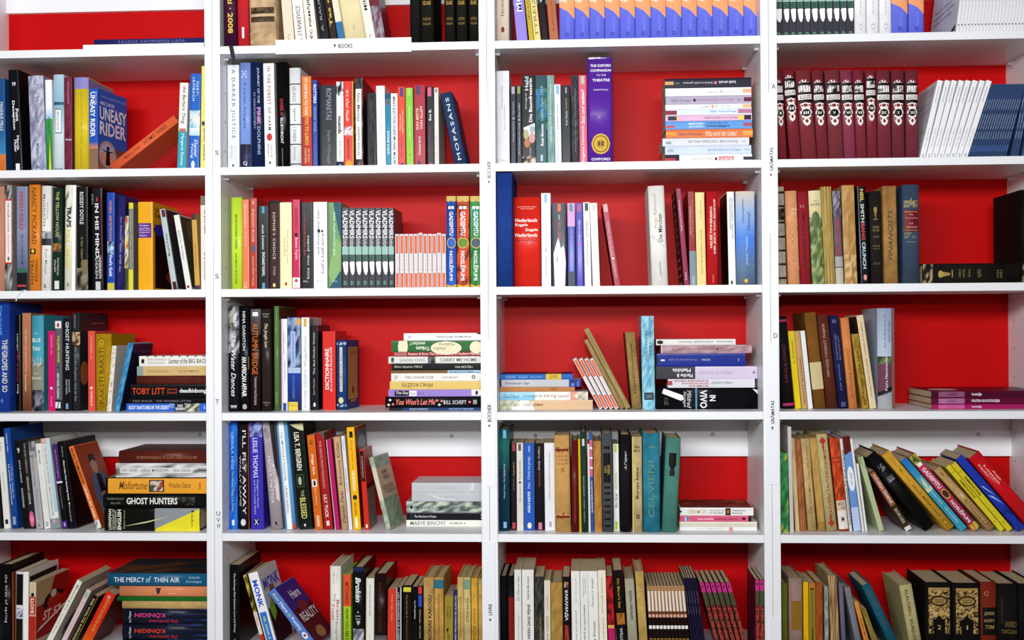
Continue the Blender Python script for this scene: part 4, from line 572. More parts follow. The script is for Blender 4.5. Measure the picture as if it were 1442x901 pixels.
S(192, 299, 528, 540, '5a221a', 'plain maroon hardback in the pile', [], k='h', fin='cloth')
S(193, 299, 515, 528, 'd0b078', 'beige paperback with tiny brown words in the pile', [rc(0, 1, '8a9a9c', 0, .08), th('DAVID LEWIS RICHARDSON', '9a7a4a', .14, .42, .35, .6), th('THE BOHEMIANS', '9a7a4a', .55, .82, .35, .6)])
S(196, 299, 500, 514.5, 'e8e6de', 'white book with spiral binding on top of the pile', [rc(.3, .7, '14141a', .03, .07), th('EDITH ANDERSON', 'a88a80', .12, .38, .55, .75), th('THE BIOGRAPHY', 'a88a80', .12, .36, .25, .42), th('Summer of the', '5a5650', .4, .66, .25, .78, f='i'), th('BIG BACHI', '4a4640', .68, .95, .28, .72)] + [rc(.93, 1.0, '1c1c20', .1+.11*i, .13+.11*i) for i in range(8)])
bay(2, 4)
B(321.6, 337, 430, '17171b', 'black hardback with white handwritten title and grey haze', [ph(.55, 1, '2a2a2e 6a6a70 b8b8bc 3a3a40 8a8a90', 4, 10), t('TERRY', 'e8e8ec', 'd', .8, .93, .5, .78, 'b'), t('GAMBLE', 'b0c080', 'd', .8, .95, .15, .36), t('The Water Dances', 'e4e4e8', 'd', .14, .72, .28, .7, 'i'), t('ww', 'c8c8cc', 'h', .03, .06, .2, .8, 'b')], k='h', fin='gloss', r=.045)
B(338.3, 351, 431, '121012', 'black hardback with bold condensed white capitals', [t('NINA DARNTON', 'dcdce0', 'd', .58, .95, .3, .62), t('AN AFRICAN AFFAIR', 'ecebec', 'd', .14, .52, .2, .72, 'b'), el(.25, .75, .02, .07, 'a8a8a8'), rc(.4, .52, '8a6a2c', .9, .98)], k='h', fin='gloss', r=.045)
B(352, 366.5, 435, '241214', 'dark hardback with large glowing orange title', [gr(.75, 1, '3a2424', '5a5456'), rc(.93, .97, 'e8e8ea', .2, .75), t('AUTUMN BRIDGE', 'c86a24', 'd', .36, .86, .2, .74), t('TAKASHI MATSUOKA', 'c0b4ac', 'd', .06, .34, .42, .64)], l=.5, k='h', fin='gloss', r=.045)
B(368.6, 381.5, 435.4, '2c2420', 'dark brown hardback with cream scrawl', [t('VICTORIA', 'b8aa98', 'h', .945, .958, .1, .85), t('VINTON', 'b8aa98', 'h', .92, .933, .2, .75), t('The Jungle Law', 'd8cdb8', 'd', .62, .86, .25, .7, 'i'), t('MacAdam', 'a89a88', 'h', .08, .093, .15, .9), t('Cage', 'a89a88', 'h', .055, .07, .35, .7)], k='h', fin='gloss', r=.045, d=.15)
B(386.5, 393.3, 431, '5a7a44', 'narrow green hardback with brown front cover', [t('The Pirates of Wye', '88a868', 'd', .74, .98, .3, .7), t('Beatrix', '88a868', 'd', .06, .18, .3, .7), rc(0, 1, '4a3420', 0, 1, F='R')], k='h', fin='gloss', d=.17, r=.06)
B(395.6, 405, 449, 'ecebf0', 'white paperback with red upward line and blue foot', [t('Günter Aignaner', 'b84048', 'u', .62, .86, .3, .56, 'i'), t('Casduado', 'a8a4ac', 'u', .32, .54, .4, .66), rc(.0, .08, '2a48a8', .25, .8)], l=-1)
B(405.6, 424, 447, '22345c', 'blue street photo paperback with yellow foot', [ph(.46, 1, '5a76ac 28406c 8098c0 14203c a0b0d0', 5, 9), rc(.92, .99, 'd8a438', .7, 1), rc(.47, .85, 'a8bce4', .24, .6), t('LONDON SHADOWS', '3a5aa0', 'u', .49, .83, .34, .5), rc(.4, .46, 'b0c0dc', .02, .98), gr(.0, .4, '101c4c', '1a3a9c'), t('GREENWOOD', '5a88c8', 'u', .12, .38, .36, .52), rc(0, .09, 'e0c440', .04, .76), t('Diogenes', '6a5a18', 'h', .045, .06, .15, .65)], d=.14)
B(425, 436, 447, 'eeeef2', 'white paperback with tall pale grey upward lettering', [t('ROGER CICERO Weggefährten', 'b0b4bc', 'u', .03, .8, .3, .72), rc(.9, .99, 'd8a050', .3, .65), rc(0, 1, '8a8a90', .0, 1, F='R'), rc(.8, 1, 'c8c8d0', .3, 1, F='R')], d=.13)
B(437.8, 448, 458, '141418', 'black paperback with thin white upward words', [t('The Bad Muslim Writer', 'd8d8dc', 'u', .42, .92, .36, .58), t('Jean Plessier', 'c0c0c4', 'u', .18, .38, .36, .58), el(.35, .68, .04, .09, 'e0e0e4')], d=.13)
B(454.7, 472.6, 466.5, 'd82c24', 'bright red dictionary with white upward title', [t('DICTIONNAIRE', 'fbf0ee', 'u', .26, .78, .2, .5, 'b'), t('de la LANGUE FRANÇAISE', 'f8e4e0', 'u', .23, .8, .58, .78)], d=.13, r=.095)
B(474, 488, 479, '1c4078', 'small blue volume with tan panelled front cover', [ph(.93, .97, 'b8c8dc 1c4078', 12, 1), ph(.04, .08, 'b8c8dc 1c4078', 12, 1), rc(.26, .9, 'd8d4c4', .34, .62), t('DZIESMA PAR MANU', '5a5a5a', 'u', .28, .88, .42, .55), el(.2, .72, .09, .18, 'd8cfa0'), rc(.14, .9, 'b08a50', .12, .86, F='R'), t('Taipei Story', '5a4020', 'h', .8, .84, .25, .75, F='R'), el(.4, .58, .22, .32, '5a4428', F='R'), rc(.1, .13, 'b08a50', .3, .7, F='R')], k='h', d=.11, yaw=4.5, r=.095)
stack(r=.06)
S(548, 688, 575, 579, '1c3a6c', 'very thin blue and black booklet at the base of the stack', [rc(0, 1, '14141c', 0, .14), th('NUMA KLICENKAT', 'c8d4e0', .22, .42, .25, .8), th('RATTLE IN THE RIVER', 'a8c8e8', .64, .9, .25, .8)], name='booklet')
S(542.5, 688, 559.7, 575, '17151a', 'black hardback with pink script title and stars', [th("You Won't Let Me", 'e87a70', .11, .51, .25, .8, f='bi'), th('BILL SCHEFT', 'e4e4e6', .6, .83, .3, .66, f='w')] + [po([(u-.016, .5+o), (u, .5+o+.13), (u+.016, .5+o), (u, .5+o-.13)], c) for u, o, c in ((.035, -.25, 'e0e0e4'), (.05, .2, 'e0e0e4'), (.08, -.2, 'e87a70'), (.53, .15, 'e87a70'), (.555, -.25, 'e0e0e4'), (.58, .1, 'e87a70'), (.865, 0, 'e87a70'))] + [rc(.3, .7, '8a8a90', .9, .94)], k='h')
S(547, 688, 550, 559.7, '9a80cc', 'purple paperback with dark name tag in the stack', [rc(.08, .85, '201c28', .065, .22), th('The Guy', 'e8e8ec', .08, .21, .25, .75), rc(.08, .85, 'e8e6ec', .22, .3), th('Next', '8a8a90', .23, .29, .25, .7), th('Door', '6a5a9c', .31, .38, .25, .7), rc(.1, 1, 'e8e4ee', .88, 1), el(.92, .95, .2, .85, '2a2830')])
S(549, 688, 538, 549.6, 'e0c070', 'yellow paperback with upside-down black title', [th('PĀVILS ROZĪTIS', '2a2010', .13, .46, .2, .78, 'H')])
S(551, 688, 527, 538, 'ece9e2', 'white paperback with spaced grey capitals, below thin brown one', [th('THE COUGAR CLUB', '5a5854', .15, .46, .32, .66), th('SUSAN McBRIDE', '8a8884', .55, .73, .34, .6), ph(.2, .8, 'c8c4bc 9a968e ece9e2', 3, 3, .03, .07), el(.88, .92, .25, .75, '3a3a3c'), el(.89, .91, .38, .62, 'ece9e2')])
S(550, 688, 523, 527, '7a5a34', 'very thin brown and blue booklet in the stack', [gr(0, 1, '8ab0d0', 'a8c8e0', .62, 1), th('THE HEART OF A WOMAN', '2a4a6c', .64, .9, .2, .8)], name='booklet')
S(551.5, 688, 513.5, 523, '121216', 'black paperback between white and thin brown ones', [th('Elmo Stjuarts MILLS', 'c8c4b8', .03, .34, .28, .7, f='i'), th('PAR BRĪVĪBU', 'c8c4b8', .7, .89, .3, .7)])
S(547, 688, 504, 513.5, 'deded6', 'off-white paperback with bold spaced grey title', [ph(.15, .85, '3a3a3c dcdcd4 8a8a86', 2, 3, .03, .06), th('SANDRA KRING', '8a8c88', .12, .39, .25, .72), ph(0, 1, '4a4a52 7a7a80 2a2a30', 4, 3, .42, .5), th('CARRY ME HOME', '5a5c5c', .55, .94, .25, .75)])
S(554, 688, 497.5, 504, '8a2c30', 'thin dark red paperback with pale line of text', [th('Reason & Eros: The Social Theory of Herbert Marcuse', 'ecd0c8', .17, .98, .15, .85, f='b'), rc(.1, .9, 'b06a68', .01, .15)], d=.12)
S(551.5, 688, 482, 497.5, '2c6a38', 'green paperback with cream ovals in the stack', [po([(.075, 0), (.07, .5), (.08, 1), (.17, 1), (.18, .5), (.17, 0)], 'ece2c0'), th('weiter!', 'e8ecd8', .2, .37, .55, .9, 'H', 'i'), th('Träum', 'e8ecd8', .27, .42, .12, .48, 'H', 'b'), el(.43, .77, -.3, .95, 'ece2c0'), th('Huberta', '8a8468', .52, .7, .5, .78, 'H', 'i'), th('Stefan', '8a8468', .46, .6, .12, .4, 'H', 'i'), el(.86, 1.0, -.2, .95, 'ece2c0')])
S(568.6, 688, 471.7, 482, 'ececf0', 'white paperback crowning the stack', [el(.06, .09, .3, .7, 'b8b8bc'), th('Rubyfruit Jungle  Rita Mae Brown', '5a5a60', .42, .86, .3, .65), po([(.92, 1), (.95, .8), (1, .85), (1, 1)], '16161a')])
bay(3, 4)
stack(r=.08)
S(702, 834.7, 563.6, 576.8, 'd8b490', 'tan paperback with zigzag end at the base of the pile', [ph(0, 1, 'e4e0d4 8a9a5a d8d4c4 b8b890', 8, 4, 0, .36), po([(.22, 1), (.3, 1), (.38, 0), (.14, 0)], 'ecebe4'), th('CAITLIN CANDY', '6a6a60', .06, .22, .35, .6), th('RUDDY GERMAIN', '7a3428', .26, .47, .38, .64)])
S(703, 828, 551.4, 563, 'ecebe4', 'white and pale blue paperback with long title', [gr(0, 1, '8ac4e4', 'a8d4ec', 0, .4), th('Tara Gilbert', '3a7c9c', .04, .22, .25, .72, f='i'), th('homage to a', '6a7a84', .27, .52, .28, .72), th('firing squad', 'b08a7c', .53, .78, .22, .72), po([(.8, 0), (.8, 1), (.9, 1), (.84, .5), (.9, 0)], 'e0a088'), ph(0, 1, 'c8c4b0 8a8c78 e0dcc8', 4, 3, .88, 1)])
S(704, 809.5, 544.8, 551.4, 'b87c48', 'thin tan paperback in the short pile', [th('ebi', '7a4a24', .68, .76, .4, 1.0)])
S(706, 818, 534, 544.2, 'c0c0c6', 'silver grey paperback with blue picture end', [th('Kreuzberger Tage', '4a4a54', .05, .35, .28, .68, f='i'), rc(0, 1, '2a44a0', .85, 1), ph(.1, .9, '2a44a0 101c50 8a9ad8', 4, 3, .87, .97)])
S(702, 807, 526, 533.7, '2a64b4', 'blue paperback with yellow square crowning the short pile', [th('WUNDERKIND', '8ab8e8', .08, .22, .25, .75, 'H'), th('COMMENTS ON', '8ab8e8', .26, .38, .25, .7, 'H'), th('Cosmic Purdy', '8ab8e8', .42, .58, .25, .7, 'H'), rc(0, 1, 'e0bc40', .63, .84), th('LEVEL', '5a4a18', .68, .79, .25, .75), rc(0, 1, '3a1a44', 0, 1, F='U'), rc(0, 1, 'a8682c', .63, .84, F='U')])
for i, (a, tx) in enumerate(((844.4, 806.5), (851.8, 814.7), (859.2, 822.5), (866.6, 830))):
    disc(a, a+5.6, 506, f'{ORD[i]} from left of four leaning orange disc cases', l=tx-a, grp='leaning disc cases')
B(874, 880, 480, '8c7848', 'thin khaki paperback leaning above the disc cases', [ph(0, 1, '8c7848 9a8654 7e6c40', 3, 10)], l=-52.5)
B(881.3, 888.5, 464.5, '94804c', 'longer khaki paperback leaning left with faded lettering', [t('ALEKSANDRS GRĪNS', '6a5a34', 'u', .55, .95, .3, .65), t('LATVIJAS VĒSTURE', 'c8bc98', 'u', .12, .5, .3, .68)], l=-59)
B(890, 904, 468, 'a4854e', 'tan hardback with black upward lettering', [t('В ГОРАХ ВОСТОЧНОЙ БУХАРЫ', '2a2010', 'u', .2, .85, .34, .6, 'b'), rc(0, 1, '2c2c14', 0, 1, F='L')], l=-10, k='h', fin='worn', d=.14)
B(904.8, 922.5, 445, '7ab8d0', 'tall watery blue paperback with grey upward title', [ph(0, 1, '7ab8d0 8cc8dc 68a4c0 a4d4e4 5a98b4', 6, 20), t('РАФАЭЛЬ', '4a6c80', 'u', .58, .84, .58, .8), t('САБАТИНИ', '4a6c80', 'u', .52, .84, .28, .5), rc(.1, .18, '2c4450', .15, .9), t('2002', '7a98a4', 'h', .12, .155, .3, .75)], l=-2)
stack(r=.08)
S(925, 1068.4, 547, 577, '0c0b10', 'thick black volume with white upright title and torn tear', [th('IN', 'f0f0f2', .525, .585, .38, .66, 'd', 'b'), th('VIVO', 'f0f0f2', .43, .5, .05, .9, 'd', 'b'), rc(0, 1, '5a98b8', .385, .4), th('Mildred', 'c8c8cc', .3, .345, .05, .88, 'd', 'i'), th('Savage', 'c8c8cc', .26, .295, .1, .85, 'd', 'i'), po([(.05, .75), (.07, .98), (.26, .65), (.27, .42), (.24, .4)], 'eeeef2'), th('A LES', '6a6040', .075, .115, .2, .55, 'd'), po([(.95, .95), (.97, .85), (1, .7), (1, .9)], 'd8d8dc')], k='h', fin='gloss', d=.16, b=.001)
S(940.6, 1063, 534.5, 546.7, 'd8d8e0', 'white paperback with red upside-down lettering in the stack', [th('DIE DAMEN BLAU', 'a83a44', .24, .47, .1, .32, 'H', 'b'), th('DER NATURFORSCHUNG', 'a83a44', .16, .47, .4, .6, 'H', 'b'), th('SIE AUSERKORENE WEIBCHEN', 'a83a44', .07, .47, .68, .9, 'H', 'b'), th('NOËLLE CHÂTELET', '5a5a68', .5, .74, .38, .68, 'H'), rc(.3, .8, 'b84048', .0, .05)])
S(924.5, 1069, 515.6, 533, 'd4c4dc', 'lilac paperback with dark grey upside-down title end', [rc(0, 1, '3a3a40', 0, .385), th('Marthe &', 'e4e4e8', .2, .36, .12, .42, 'H', 'b'), th('Mathilde', 'e4e4e8', .16, .34, .55, .85, 'H', 'b'), th('PASCALE HUGUES', 'a898b0', .42, .75, .38, .62, 'H', 'w'), rc(.42, .6, '7a6a84', .955, .975)])
S(925.6, 1050, 496.6, 515, '1c2c88', 'dark blue paperback with small pale upside-down words', [th('Ruth Schwarz', 'b8c0e4', .5, .6, .4, .58, 'H'), th('Die dunkle Seite der Liebe', '7a88c4', .13, .45, .42, .58, 'H'), rc(.42, .55, 'd8dcf0', .04, .085), t('d', '9aa8dc', 'H', .35, .6, .915, .93)])
S(931, 1058.7, 483.6, 495, 'a8808a', 'dusty pink paperback in the stack', [ph(0, 1, 'a8808a b8949c 98727c c4a4ac', 12, 3), th('LUCILLE MENSFELD · GEDICHTE', '7a545e', .12, .84, .32, .64, 'H', 'w'), rc(0, 1, 'd8c8cc', .0, .012)])
S(924, 1035.8, 475.8, 484, 'e4e2de', 'white paperback crowning the tall stack', [el(.01, .09, .15, .85, '24242a'), th('Schönl schneller Gescenner', '7a7874', .28, .72, .3, .7, 'H', 'i'), th('Huhnrichenau', '7a7874', .76, .97, .3, .7, 'H', 'i')])
bay(4, 4)
B(1103, 1118.5, 446, '141014', 'black book with two pink bands and violet lettering', [rc(.94, .965, 'a82c6c'), rc(.03, .06, 'b02c6c'), t('URSULOVIĆ', '7a2438', 'u', .28, .7, .3, .65, 'i')], l=-11, k='h', fin='cloth')
B(1120, 1128.4, 466.5, 'e0c41c', 'narrow yellow paperback with black capitals', [t('O. DUNKERS', '4a4010', 'u', .58, .88, .4, .68)], l=-11)
B(1129.6, 1137.4, 466.5, 'c09864', 'narrow tan paperback with large dark capitals', [t('ADOLFS ALUNĀNS', '5c4424', 'u', .05, .66, .35, .75)], l=-11.5)
B(1138.4, 1144.8, 466, 'e6e4e4', 'thin plain white booklet among brown volumes', [], l=-11.5, name='booklet')
B(1147, 1163.2, 440.6, '7a4e1c', 'brown cloth volume with cream label patch', [rc(.2, .48, 'c8b888', .0, 1)], l=-14.5, k='h', fin='cloth', b=.002)
B(1164.8, 1180.3, 444, '5a2a1c', 'dark reddish brown volume with pale upward title', [t('РИЧАРД ЭЛЛИОТ ЛАВКИ', 'b09a88', 'u', .34, .9, .34, .62)], l=-14.3, k='h', fin='cloth')
B(1182, 1195, 445, '1c1c48', 'deep navy volume with faint silver script', [t('Александр', '7a7aa0', 'u', .52, .8, .3, .52), t('ВЕРШИНИН', '6a6a94', 'u', .52, .78, .62, .8), t('НА КРАЮ', '7a7aa0', 'u', .2, .48, .34, .54), rc(.02, .07, '4a4a74', .25, .75), rc(.92, .96, '4a4a74', .25, .75)], l=-14.5, k='h', fin='cloth')
B(1196, 1207.8, 448, 'd8864a', 'orange hardback with upward brown lettering', [t('ДЖЕРАЛЬД ДАРРЕЛЛ', '8a4c20', 'u', .1, .66, .36, .72)], l=-12.5, k='h', fin='cloth')
B(1214, 1223.6, 471, '9a7824', 'olive gold paperback with black upward title', [ph(0, 1, '9a7824 b08c34 84661c', 4, 12), t('JUST POZNA · JAŅA TIESA', '2a2008', 'u', .04, .78, .36, .76, 'b')], l=-15)
B(1225, 1234.4, 444.5, 'dcc8a0', 'cream paperback with dark red upward line', [t('ZIGMUNDS SKUJIŅŠ · VIŅĶELIS DUMPIS', '8a5a44', 'u', .12, .92, .42, .68, 'b'), rc(0, 1, '3a2c1c', 0, 1, F='L')], l=-19)
B(1237, 1261, 434, 'a8b8cc', 'silver blue hardback with landscape band', [gr(.52, 1, 'b8c4d8', '8c98b0'), ph(.42, .52, '3a4a28 6a7a4a 2a341c', 6, 3), po([(0, .4), (0, .44), (1, .46), (1, .18), (0, .12)], '6a3a4c'), rc(.0, .13, 'a0a4a8'), po([(0, .16), (1, .24), (1, .2), (0, .12)], '14141c'), t('Am Anfang sind wir', '6a7488', 'u', .6, .95, .34, .5, 'i'), t('noch Kinder', '6a7488', 'u', .66, .88, .58, .72, 'i'), t('Petra Hammesfahr', 'e4dce4', 'u', .18, .54, .4, .56), gr(0, 1, '8a5a44', '7a6a74', .8, 1)], k='h', fin='gloss', b=.006)
stack(r=.06)
for i, (yt, yb, s) in enumerate(((570, 576.6, 'Socioloģija'), (561, 570, 'POLITIKA UN SOCIOLOĢIJA'), (551.5, 561, 'Socioloģija'))):
    S(1311.7, 1470, yt, yb, ['a01c5c', '5c0c30', '4a0c28'][i], ['magenta journal at the base of the three flat journals', 'dark wine journal in the middle of three flat journals', 'dark wine journal on top of the three flat journals'][i],
      [rc(.1, .9, ['c85a94', 'a86a94', '8a5070'][i], .065, .3), th('LU RAKSTI', ['a84a7c', '4a1c38', '3a1428'][i], .14, .23, .28, .72), th(s, 'f0e4ec', .365, .62 if i == 1 else .455, .22, .78, f='b'), el(.03, .3, .1, .5, 'd8ccd4', F='U')] if i == 2 else [rc(.1, .9, ['c85a94', 'a86a94', '8a5070'][i], .065, .3), th('LU RAKSTI', ['a84a7c', '4a1c38', '3a1428'][i], .14, .23, .28, .72), th(s, 'f0e4ec', .365, .62 if i == 1 else .455, .22, .78, f='b')], d=.19, name='booklet', cat='journal', group='flat journals')
# ================================================================ fifth row
bay(1, 5)
B(-10, 3, 597, '161c20', 'dark teal book cut by the picture edge', [], l=-10, d=.17)
B(6, 15, 616, 'e8e6de', 'white paperback with faint upward words, cut at top', [t('Dolly und Derek', '8a887e', 'd', .4, .62, .36, .6), rc(.05, .1, '26262a', .25, .7), t('A Fox', '8a887e', 'd', .84, .95, .36, .62)], l=-10)
B(16.3, 26, 603.4, '1c4c9c', 'deep blue hardback with white two-line French title', [t('PIERRE PÉJU', 'd8e2f0', 'd', .76, .95, .3, .55), t('La petite chartreuse', 'dce6f2', 'd', .24, .64, .25, .48, 'b'), t('de la Vierge et', 'c8d6ec', 'd', .3, .56, .58, .8), rc(.04, .12, '8aa0c8', .25, .7)], l=-14, k='h', fin='gloss', d=.17)
B(33, 41.2, 621, '141216', 'black paperback with pale capitals, beside blue hardback', [t('JULIUS CAESAR', 'd8d4d0', 'd', .52, .78, .3, .62), t('SHAKESPEARE', 'c8c4c0', 'd', .24, .46, .3, .62), t('9', 'e8e8e8', 'h', .86, .92, .3, .7)], l=-12.5)
B(42, 50.5, 622, '25221f', 'dark paperback with grey capitals and pink flower foot', [t('THE QUIET AMERICAN', 'a8a4a0', 'd', .64, .98, .3, .62), t('GRAHAM GREENE', 'c8c4c0', 'd', .28, .6, .3, .65), el(.1, .95, .02, .2, 'd8608c'), el(.3, .75, .07, .15, 'ec8cac')], l=-12.3)
B(51.5, 61.2, 622, 'b0aeb2', 'grey paperback with handwritten red title', [ph(.82, 1, '5a5858 b0aeb2 3a3838', 3, 4), t('The Lambs of London', '8a5a5c', 'd', .48, .82, .25, .6, 'i'), t('PETER ACKROYD', '8a888c', 'd', .1, .46, .34, .66), t('&', '5a5a5e', 'h', .02, .06, .3, .6)], l=-12)
B(62.8, 71.3, 625, 'e6e4dc', 'plain white paperback with small serif title', [t('Macbeth', '6a6a64', 'd', .76, .92, .32, .64), el(.3, .7, .03, .08, '3a3a3a'), el(.38, .62, .04, .07, 'e6e4dc')], l=-13.5)
B(72.3, 84.6, 618, 'dfe0de', 'white and icy blue paperback with spaced capitals', [gr(0, 1, 'a0c4d4', 'c4dce4', .62, 1), rc(0, .11, '8a9298'), t('THE CENTER OF WINTER', '7a7a74', 'd', .5, .92, .26, .5, 'w'), t('MARYA HORNBACHER', '8a8a84', 'd', .14, .46, .28, .48), rc(.94, 1, 'e0b0a8', .0, .6), el(.3, .6, .065, .1, 'e0a0a0'), rc(.12, .18, 'e4e8ea', .62, 1)], l=-15.5, d=.15)
B(88, 96, 626, '121014', 'narrow black paperback with violet top half', [rc(.55, 1, '4a2470', .0, .85), t('The Fires of an Engines', 'c0b0d8', 'd', .6, .94, .34, .56, 'i'), rc(.54, .56, 'ece8f0'), t('Christine Theorem', '9a8cb0', 'd', .24, .5, .4, .6), rc(.01, .09, '5a2c8c', .1, .9), rc(.03, .07, 'c8b8e0', .4, .6)], l=-15)
B(97.3, 108, 622, '0f0d10', 'black paperback with white downward italic title', [t('Sharpbone', 'a8a8ac', 'd', .82, .94, .36, .58), t('More Like Not Running Away', 'f0f0f2', 'd', .32, .78, .34, .58, 'b'), po([(.4, .3), (.6, .3), (.5, .26)], 'e8e8a8'), t('Christine Kendle', 'a8a8ac', 'd', .08, .26, .36, .56)], l=-16.5, d=.17)
B(136.5, 143.6, 629.7, 'e07030', 'orange memoir paperback leaning far left, man on cover', [t('RICKY TOMLINSON', '2c140c', 'd', .55, .97, .22, .72, 'b'), t('CELEBS MY ARSE!', 'f6dcc4', 'd', .12, .52, .24, .66, 'b'), ph(0, .1, 'c8d0d8 5a6478 e8e4dc', 3, 3),
  rc(0, 1, 'a8421c', 0, 1, F='R'), po([(.3, .62), (.55, .66), (.8, .62), (.95, .45), (.9, .05), (.25, .05), (.2, .4)], '5a6a90', 'R'), po([(.25, .05), (.3, .3), (.7, .3), (.75, .05)], '8a8f98', 'R'), el(.38, .66, .62, .82, 'c09078', 'R'), po([(.38, .76), (.42, .86), (.62, .86), (.66, .76), (.52, .79)], '241a16', 'R'), po([(.44, .38), (.5, .62), (.68, .6), (.66, .36)], '14121a', 'R'), el(.42, .7, .3, .4, 'b8846c', 'R')], l=-41, d=.12, yaw=3)
stack(r=.025)
S(147, 281, 715, 747.7, '12120e', 'thick black dictionary with yellow wedge and split spine', [po([(.53, 0), (.53, .98), (1, .98), (1, 0)], '8c9096'), po([(.53, .0), (.54, .1), (1, .95), (1, 0)], 'e4d82c'), th('LONGMAN', 'e4e2d0', .045, .075, .06, .94, 'u', 'b'), th('DICTIONARY OF', 'd4d2c0', .085, .105, .06, .94, 'u'), th('CONTEMPORARY', 'd4d2c0', .11, .13, .06, .9, 'u'), th('ENGLISH', 'f0eedc', .14, .18, .06, .92, 'u', 'b'), th('Reference', '9a9884', .2, .22, .1, .9, 'u'), th('Longman', '4a4820', .91, .935, .2, .75, 'u'), el(.915, .94, .8, .9, '3a3818'), po([(.2, .2), (.45, .42), (.68, .64), (.45, .36)], 'd8d49c')], k='h', fin='gloss', d=.14, b=.0015)
S(144.6, 299, 696.6, 715, '141412', 'black hardback with bold condensed white title', [th('GHOST HUNTERS', 'ecebe6', .225, .7, .26, .76, f='b'), th('DEBORAH', '8a8880', .045, .195, .6, .76, f='w'), th('BLUM', '8a8880', .08, .165, .28, .42, f='w'), ph(.2, .8, '141412 4a4840 141412 3a3830', 5, 4, .74, .86)], k='h', fin='gloss', d=.15)
S(148.5, 299, 671, 695, '1c140c', 'amber spined hardback with small oval picture', [rc(.06, .94, 'e8a030', .025, 1), th('Misfortune', '7a4a14', .13, .4, .3, .78, f='i'), rc(.15, .85, '1c140c', .42, .565), ph(.2, .8, '3a3a3c c8b8a0 5a5a50 a83a2c e0d8c8', 5, 4, .43, .555), th('Wesley Stace', '8a5a1c', .61, .82, .3, .7, f='i'), rc(.3, .7, 'b87820', .9, .915)], k='h', fin='gloss', b=.0015)
S(163, 299, 648.7, 668.5, 'd8d8d6', 'white paperback with black and white photo spine', [ph(0, 1, 'd8d8d6 a8a8a6 ececea 2a2a2a d8d8d6', 9, 4), rc(.3, .68, 'dcdcda', .05, .82), th('EAT, DRINK,', '3a3a3a', .07, .24, .38, .6, f='w'), th('and Be from', '6a6a6a', .27, .37, .36, .64, f='i'), th('MISSISSIPPI', '3a3a3a', .39, .56, .38, .6, f='w'), th('NANCI KINCAID', '5a5a5a', .62, .8, .4, .58, f='w')])
S(167, 299, 631, 648, '5a2218', 'glossy maroon hardback crowning the pile', [th('BATOCORER FASTI & COPENHAGENS', '9a6a4c', .2, .86, .35, .58, 'H')], k='h', fin='gloss', d=.17)
bay(2, 5)
B(317.5, 334.3, 593.6, '1c5cc4', 'bright blue hardback with pale downward lettering', [ph(0, 1, '1c5cc4 2a6cd0 1650b4 3478d8', 4, 14), t('URSULA HEGI', 'a8d0f4', 'd', .56, .9, .3, .58), t('The Worst Thing I’ve Done', 'b8d888', 'd', .17, .54, .3, .58), rc(.04, .09, 'e4ecf6', .35, .65)], k='h', fin='gloss')
B(336, 350.8, 597, '1b191a', 'charcoal hardback with wide white capitals and red edge', [t("I'LL FLY AWAY", 'e4e0dc', 'd', .14, .94, .42, .74), t('WALLY LAMB', 'b8b4b0', 'd', .22, .7, .12, .28), el(.2, .7, .035, .1, 'd8d4d0'), rc(0, 1, 'b84830', .95, 1)], l=-1, k='h', fin='gloss')
B(354, 371.5, 594, '3a30a8', 'violet blue paperback with large white sans name', [ph(.86, 1, '5a6ab0 8a9ad0 30287c a8b4e0', 4, 4), t('LESLIE THOMAS', 'dcdcf4', 'd', .48, .85, .24, .62), t('Dangerous Davies', 'b8b8e8', 'd', .2, .46, .48, .66), t('and The Lonely Heart', 'b8b8e8', 'd', .14, .46, .24, .42), rc(.04, .1, '14142c', .2, .65), t('X', 'd8d8f0', 'h', .045, .095, .25, .6)], l=-3, d=.15)
B(381.3, 398, 594, 'a89ca0', 'grey mauve hardback with dark cloud and pale figure', [po([(.6, 1), (1, 1), (1, .45), (.75, .6)], '241c24'), ph(.8, 1, 'a89ca0 7a7074 b8acb0', 3, 5, 0, .6), t('VICTOR ROSS GEEPRE', '7a7074', 'd', .84, .97, .25, .55), t('A PRIVATE', 'ecdce0', 'd', .38, .6, .58, .78, 'w'), t('FAMILY MATTER', 'f0e4e8', 'd', .24, .68, .26, .46, 'w'), po([(.7, .4), (.85, .5), (.95, .4), (.95, .25), (.7, .28)], 'd8c8c8'), po([(.35, .06), (.55, .07), (.6, .03)], '1c1418')], l=-14, k='h', fin='gloss')
B(401.2, 416.8, 594, '6aa8dc', 'light blue hardback with white title stripe', [rc(0, 1, 'f2f2ee', .22, .68), t("THE IMPOSTOR'S DAUGHTER", '4a4a50', 'd', .45, .9, .34, .54, 'w'), t('LAURIE SANDELL', '4a4a50', 'd', .14, .4, .34, .54, 'w'), po([(.7, 0), (1, 0), (1, .05), (.8, .05)], 'c04a28')], l=-13, k='h', fin='gloss', d=.15)
B(422, 440.5, 597.6, '12190f', 'dark green black paperback with tall pale capitals', [po([(.0, 1), (1, 1), (1, .93), (.7, .94), (.3, .97)], 'c8c89c'), t('LISA T. BERGREN', 'e4e0d0', 'd', .56, .92, .24, .62, 'b'), rc(.4, .52, '4a5a3c', .12, .68), rc(.405, .515, '162012', .15, .65), el(.25, .5, .42, .5, 'a8b8a0'), t('THE', 'b8b088', 'd', .31, .37, .36, .6), t('BLESSED', 'ccc070', 'd', .1, .3, .24, .68, 'b'), po([(.35, .05), (.55, .05), (.45, .02)], 'd8d8d0')], l=-14)
